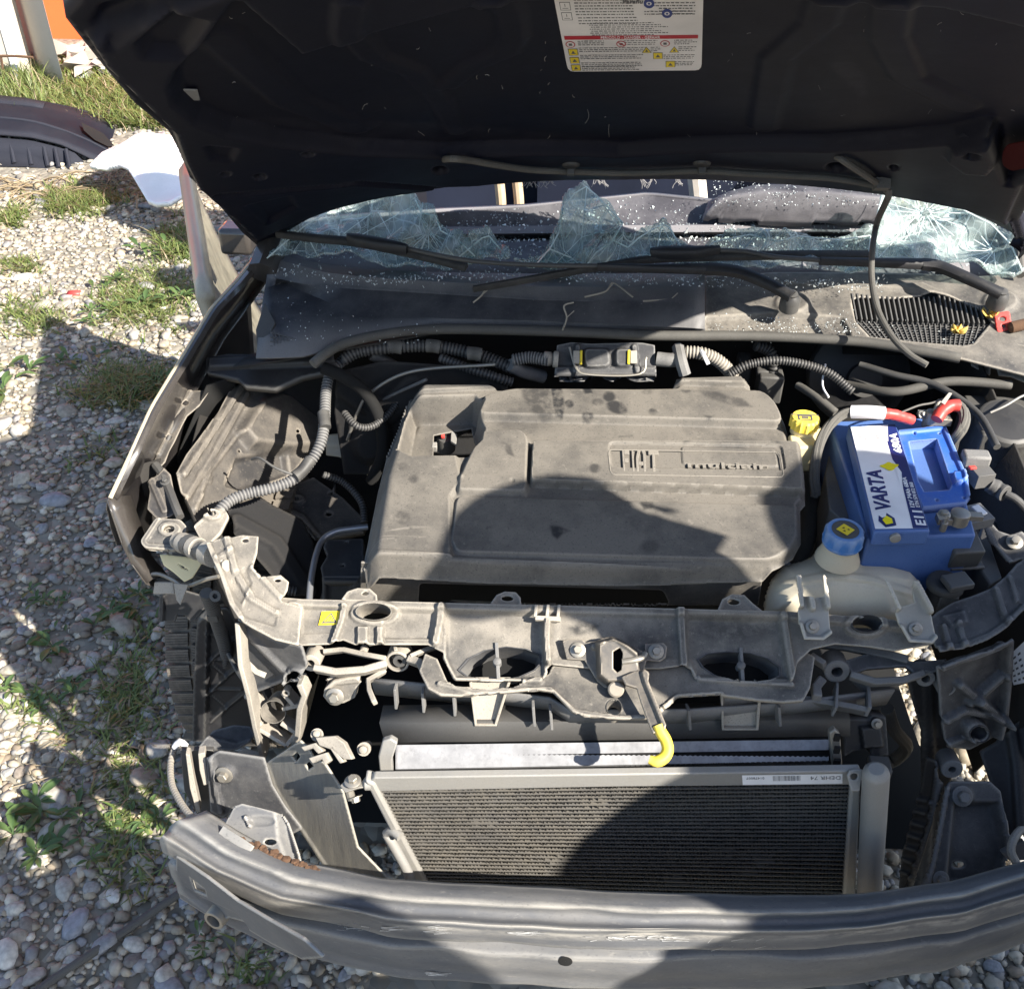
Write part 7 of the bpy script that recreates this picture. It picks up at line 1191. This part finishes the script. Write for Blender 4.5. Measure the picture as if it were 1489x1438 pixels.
for a in ((150, 400, 270, 480, 110, .03, .08), (130, 540, 250, 590, 80, .04, .10), (60, 275, 170, 315, 80, .04, .1), (0, 305, 40, 335, 24, .03, .08), (0, 440, 100, 490, 36, .03, .07), (230, 340, 290, 385, 40, .05, .12), (150, 960, 235, 1060, 60, .025, .06), (110, 1000, 250, 1170, 50, .02, .06), (120, 1110, 250, 1280, 70, .02, .06), (300, 1395, 400, 1438, 16, .015, .04), (0, 1000, 110, 1060, 20, .02, .05), (170, 880, 230, 960, 22, .02, .05), (100, 620, 200, 680, 24, .02, .06), (0, 380, 60, 400, 16, .03, .07)): patch(*a)
for _ in range(1500):                                       # tall grass before the wall
    x, y = rs.uniform(-40, 260), rs.uniform(100, 188); 
    if y < 118 and x > 100 and rs.random() < .6: continue
    c = Z(x, y, 0)
    for k in range(5): blade(mb, c+V(rs.normal()*.03, rs.normal()*.03, 0), rs.uniform(0, 6.28), rs.uniform(.04, .12 if x > 60 else .2), rs.uniform(.002, .006), rs.uniform(.03, .16), int(rs.random() < .15))
o = mb.build('grass', [M_grass, M_straw], ang=180); tag(o, 'thin green and straw coloured grass growing through the gravel', 'grass', kind='stuff')
def weed(x, y, n, L, lab, w=.30, up=.5, m=M_weed):
    c0 = Z(x, y, 0); mb = MB(); n = int(n*2.6); L *= .8; cs = [c0]+[c0+V(rs.normal()*L*.55, rs.normal()*L*.55, 0) for _ in range(4)]
    for i in range(n):
        c = cs[int(rs.integers(5))]
        a = i*2.4+rs.uniform(-.9, .9); l = L*rs.uniform(.3, .95); e = up*rs.uniform(.2, 1.5); d = V(math.cos(a), math.sin(a), 0); s = V(-math.sin(a), math.cos(a), 0); rows = []; st = .25*L*rs.random()
        for t, k in ((0, .08), (.2, .12), (.4, .75), (.6, 1), (.8, .75), (.93, .35), (1, .03)):
            p = c+V(0, 0, .012)+d*(l*t)+V(0, 0, l*(e*t-.55*e*t*t)+st*.3); kk = w*l*k*.5; rows.append([p-s*kk+V(0, 0, kk*.35), p-s*kk*.5+V(0, 0, kk*.08), p, p+s*kk*.5+V(0, 0, kk*.08), p+s*kk+V(0, 0, kk*.35)])
        mb.sheet(rows)
    o = mb.build('weed', m, ang=60); tag(o, lab, 'weed', 'leafy weeds in the gravel'); return o
for a in ((160, 905, 12, .075, 'leafy green weed left of the tyre top, below the wing'), (205, 870, 9, .06, 'small weed touching the front tyre shoulder'), (78, 945, 7, .085, 'broad leaved weed with upright leaves left of the tyre, nearest the photo border'), (55, 880, 8, .05, 'little weed above the upright leaved one at the left'), (100, 875, 7, .05, 'small pale weed between the large grey stones left of the wing tip'), (20, 1010, 8, .07, 'weed at the left photo border level with the tyre middle'), (60, 1035, 8, .05, 'flat weed near the left border with a brown leaf'),
          (40, 1200, 14, .085, 'largest leafy weed at the left border, level with the beam end'), (80, 1235, 12, .075, 'dense weed just below and right of the largest one'), (120, 1195, 9, .065, 'spreading weed right of the largest one'), (190, 1225, 10, .06, 'weed close to the left end of the crash beam'), (215, 1180, 8, .055, 'low weed below the grey sensor cable'), (110, 1000, 8, .06, 'thin weed left of the tyre between pebbles'), (45, 545, 12, .12, 'sunlit dandelion rosette at the left border above the shadow line'), (95, 535, 8, .09, 'smaller sunlit dandelion right of the rosette'), (200, 450, 14, .10, 'sunlit clump of weeds in the middle of the bright gravel'), (260, 440, 10, .09, 'sunlit weed at the shadow edge near the wing'), (165, 415, 10, .09, 'sunlit weed at the upper left of the green clump'), (140, 470, 9, .08, 'sunlit weed at the lower left of the green clump'), (230, 560, 10, .09, 'weed in the shade beside the wing with a yellow tip'), (245, 365, 12, .11, 'dark weed in the small round shadow patch'), (300, 1372, 6, .035, 'tiny sunlit weed below the tow sleeve')): weed(*a[:4], a[4], up=.6 if a[1] > 600 else .8)
mb = MB()
for _ in range(120):
    x, y = (rs.uniform(-20, 115), rs.uniform(264, 292)) if rs.random() < .55 else (rs.uniform(140, 215), rs.uniform(250, 292)); c = Z(x, y, 0); a = rs.uniform(0, 6.28); l = rs.uniform(.06, .24); h = rs.uniform(.0, .05); mb.tube([c+V(0, 0, h*.3), c+V(math.cos(a)*l*.5, math.sin(a)*l*.5, h), c+V(math.cos(a)*l, math.sin(a)*l, h*.4)], rs.uniform(.0018, .004), 4, .08, cap=False)
for _ in range(26): x, y = rs.uniform(40, 240), rs.uniform(1000, 1170); c = Z(x, y, .012); a = rs.uniform(0, 6.28); l = rs.uniform(.04, .12); mb.tube([c, c+V(math.cos(a)*l, math.sin(a)*l, .008)], .0009, 4, .03, cap=False)
o = mb.build('dry_sticks', M_straw); tag(o, 'tangle of dry brown sticks around the dumped bumpers', 'sticks', kind='stuff')
mb = MB(); mb.tube([Z(x, y, .012) for x, y in [(20, 1465), (60, 1436), (120, 1395), (175, 1358), (230, 1320), (262, 1298), (300, 1275)]], .0078, 10); o = mb.build('black_cable', M_rubber); tag(o, 'thick black cable lying on the gravel at the bottom left under the beam', 'cable')
mb = MB(); c = Z(108, 428, .01); mb.sheet([[c+V(-.03, -.02, 0), c+V(.03, -.015, .005)], [c+V(-.02, 0, .014), c+V(.026, .004, .016)], [c+V(-.012, .022, .004), c+V(.02, .02, .0)]]); o = mb.build('red_scrap', M_red, solid=.001); tag(o, 'small red scrap lying on the sunlit gravel at the left', 'scrap')
# ------------------------------------------------------------------ people outside the frame, added and shaped to shade the car and gravel
def person(loc, turn, pose, shirt, trouser, label, H=1.75, slim=1.0, lean=(0, 0)):
    J = {'pelvis': (0, 0, .53, .125), 'waist': (0, .0, .61, .12), 'chest': (0, .0, .73, .135), 'collar': (0, 0, .81, .085), 'neck': (0, .005, .845, .05), 'chin': (0, .02, .88, .058), 'head': (0, .015, .925, .073), 'crown': (0, .005, .975, .055)}
    E_ = [('pelvis', 'waist'), ('waist', 'chest'), ('chest', 'collar'), ('collar', 'neck'), ('neck', 'chin'), ('chin', 'head'), ('head', 'crown')]
    for s, sx in (('l', -1), ('r', 1)):
        sh = V(sx*.105, 0, .80); el, ha = pose[s]
        J.update({s+'sh': (*sh, .062), s+'el': (*el, .043), s+'wr': (*(V(*el)*.12+V(*ha)*.88), .029), s+'hand': (*ha, .027)})
        E_ += [('collar', s+'sh'), (s+'sh', s+'el'), (s+'el', s+'wr'), (s+'wr', s+'hand')]
        d = unit(V(*ha)-V(*el)); u = unit(np.cross(d, V(0, 0, 1)+V(.1, 0, 0))); w = np.cross(u, d)
        for k, (a, ln) in enumerate(((-.018, .040), (-.006, .047), (.006, .044), (.017, .034))):
            J[f'{s}f{k}'] = (*(V(*ha)+d*.028+u*a), .0068); J[f'{s}g{k}'] = (*(V(*ha)+d*(.028+ln*.55)+u*a*1.1), .006); J[f'{s}h{k}'] = (*(V(*ha)+d*(.025+ln*.8)+u*a+w*ln*.4), .005); E_ += [(s+'hand', f'{s}f{k}'), (f'{s}f{k}', f'{s}g{k}'), (f'{s}g{k}', f'{s}h{k}')]
        J[s+'t0'] = (*(V(*ha)+u*-.025+d*.004), .008); J[s+'t1'] = (*(V(*ha)+u*-.034+d*.028), .0065); E_ += [(s+'hand', s+'t0'), (s+'t0', s+'t1')]
        J.update({s+'hip': (sx*.055, 0, .50, .085), s+'knee': (sx*.062, .01, .275, .052), s+'ank': (sx*.068, -.01, .045, .034), s+'foot': (sx*.072, .03, .022, .030), s+'toe': (sx*.075, .085, .017, .024)})
        E_ += [('pelvis', s+'hip'), (s+'hip', s+'knee'), (s+'knee', s+'ank'), (s+'ank', s+'foot'), (s+'foot', s+'toe')]
    for q, k in (('neck', .5), ('chin', .85), ('head', 1), ('crown', 1.05)): J[q] = (J[q][0]+lean[0]*k, J[q][1]+lean[1]*k, *J[q][2:])
    for q in ('pelvis', 'waist', 'chest', 'collar', 'lhip', 'rhip'): J[q] = (*J[q][:3], J[q][3]*slim)
    names = list(J); me = bpy.data.meshes.new('body'); me.from_pydata([tuple(c*H for c in J[n][:3]) for n in names], [(names.index(a), names.index(b)) for a, b in E_], [])
    o = bpy.data.objects.new('body', me); COL.objects.link(o); sk = o.modifiers.new('skin', 'SKIN'); sk.use_smooth_shade = True
    for i, n in enumerate(names): me.skin_vertices[0].data[i].radius = (J[n][3]*H*(1.0 if 'g' not in n else 1), J[n][3]*H*(.78 if n in ('pelvis', 'waist', 'chest') else 1))
    me.skin_vertices[0].data[0].use_root = True; sb = o.modifiers.new('sub', 'SUBSURF'); sb.levels = 1; sb.render_levels = 1
    dg = bpy.context.evaluated_depsgraph_get(); m2 = bpy.data.meshes.new_from_object(o.evaluated_get(dg)); bpy.data.objects.remove(o)
    root = empty('person', loc, label, 'person', 'unseen people placed for their shadows'); root.rotation_euler = (0, 0, turn)
    b = bpy.data.objects.new('body', m2); COL.objects.link(b); b.parent = root; m2.shade_smooth()
    for m in (M_skin, shirt, trouser, M_blackc): m2.materials.append(m)
    hands = [V(*pose[s][1])*H for s in 'lr']
    for f in m2.polygons:
        c = np.array(f.center); 
        f.material_index = 3 if c[2] < .06*H else 2 if c[2] < .545*H and abs(c[0]) < .15*H and min(np.linalg.norm(c-h) for h in hands) > .11 else 0 if c[2] > .835*H and abs(c[0]-lean[0]*H) < .075*H or min(np.linalg.norm(c-h) for h in hands) < .10 else 1
    mb = MB(); hd = V(0, .005, .945)*H; rows = []
    for i in range(7):
        t = i/6*1.45; rows.append([hd+V(.082*H*math.sin(t)*math.cos(a)*.86, .09*H*math.sin(t)*math.sin(a)-.012*H, .058*H*math.cos(t)) for a in np.linspace(0, 6.283, 20, endpoint=False)])
    mb.sheet(rows, 0, True); h = mb.build('hair', mat('dark_hair', (.03, .022, .016), .6)); h.parent = root; h.location = (lean[0]*H, lean[1]*H, 0)
    mb = MB(); fc = V(0, .085, .915)*H
    for x in (-.02, .02): mb.lathe(fc+V(x*H, -.008*H, .012*H), (0, 1, 0), [(.009, -.004), (.007, .004), (.0005, .006)], 10, 1)
    mb.add([fc+V(-.008*H, 0, 0), fc+V(.008*H, 0, 0), fc+V(0, .012*H, -.012*H), fc+V(0, -.004*H, .022*H)], [(0, 1, 2), (0, 2, 3), (2, 1, 3)], 0); mb.box(fc+V(0, -.012*H, -.034*H), .018, .004, .004, 2)
    for x in (-.074, .074): mb.box(V(x, .0, .915)*H, .006, .018, .026, 0)
    h = mb.build('face', [M_skin, M_blackc, M_red], None, bevel=.002); h.parent = root; h.location = (lean[0]*H, lean[1]*H, 0)
    return root
M_skin = mat('skin', (.50, .32, .23), .5); M_shirt = mat('dark_jacket', (.05, .055, .07), .8); M_shirt2 = mat('grey_sweater', (.14, .14, .14), .85); M_trs = mat('denim', (.05, .07, .13), .85)
HANG = {'l': ((-.19, -.02, .63), (-.20, .03, .48)), 'r': ((.19, -.02, .63), (.20, .03, .48))}
pA = person((.87, -.14, 0), R(-34), {'l': ((-.15, -.01, .63), (-.155, .03, .48)), 'r': ((.15, -.01, .63), (.155, .03, .48))}, M_shirt, M_trs, 'unseen person in a dark jacket, slimmed and leaned to cast the engine cover shadow', 1.69, .62, (-.05, -.03))
pB = person((1.37, -.155, 0), R(25), HANG, M_shirt2, M_trs, 'unseen person in a grey sweater, sized and placed to shade the battery and tank', 1.83)
pC = person((1.38, -.62, 0), R(35), {'l': ((-.20, -.02, .64), (-.12, .08, .60)), 'r': ((.20, -.02, .64), (.12, .08, .60))}, M_shirt, M_trs, 'unseen person in a dark jacket, added to shade the right of the beam and condenser', 1.76)
pO = person((.53, -.83, 0), R(35), {'l': ((-.20, .05, .66), (-.24, .12, .82)), 'r': ((.19, -.02, .63), (.20, .03, .48))}, M_shirt2, M_trs, 'unseen person in a grey sweater, added to shade the gravel at the lower left', 1.76)
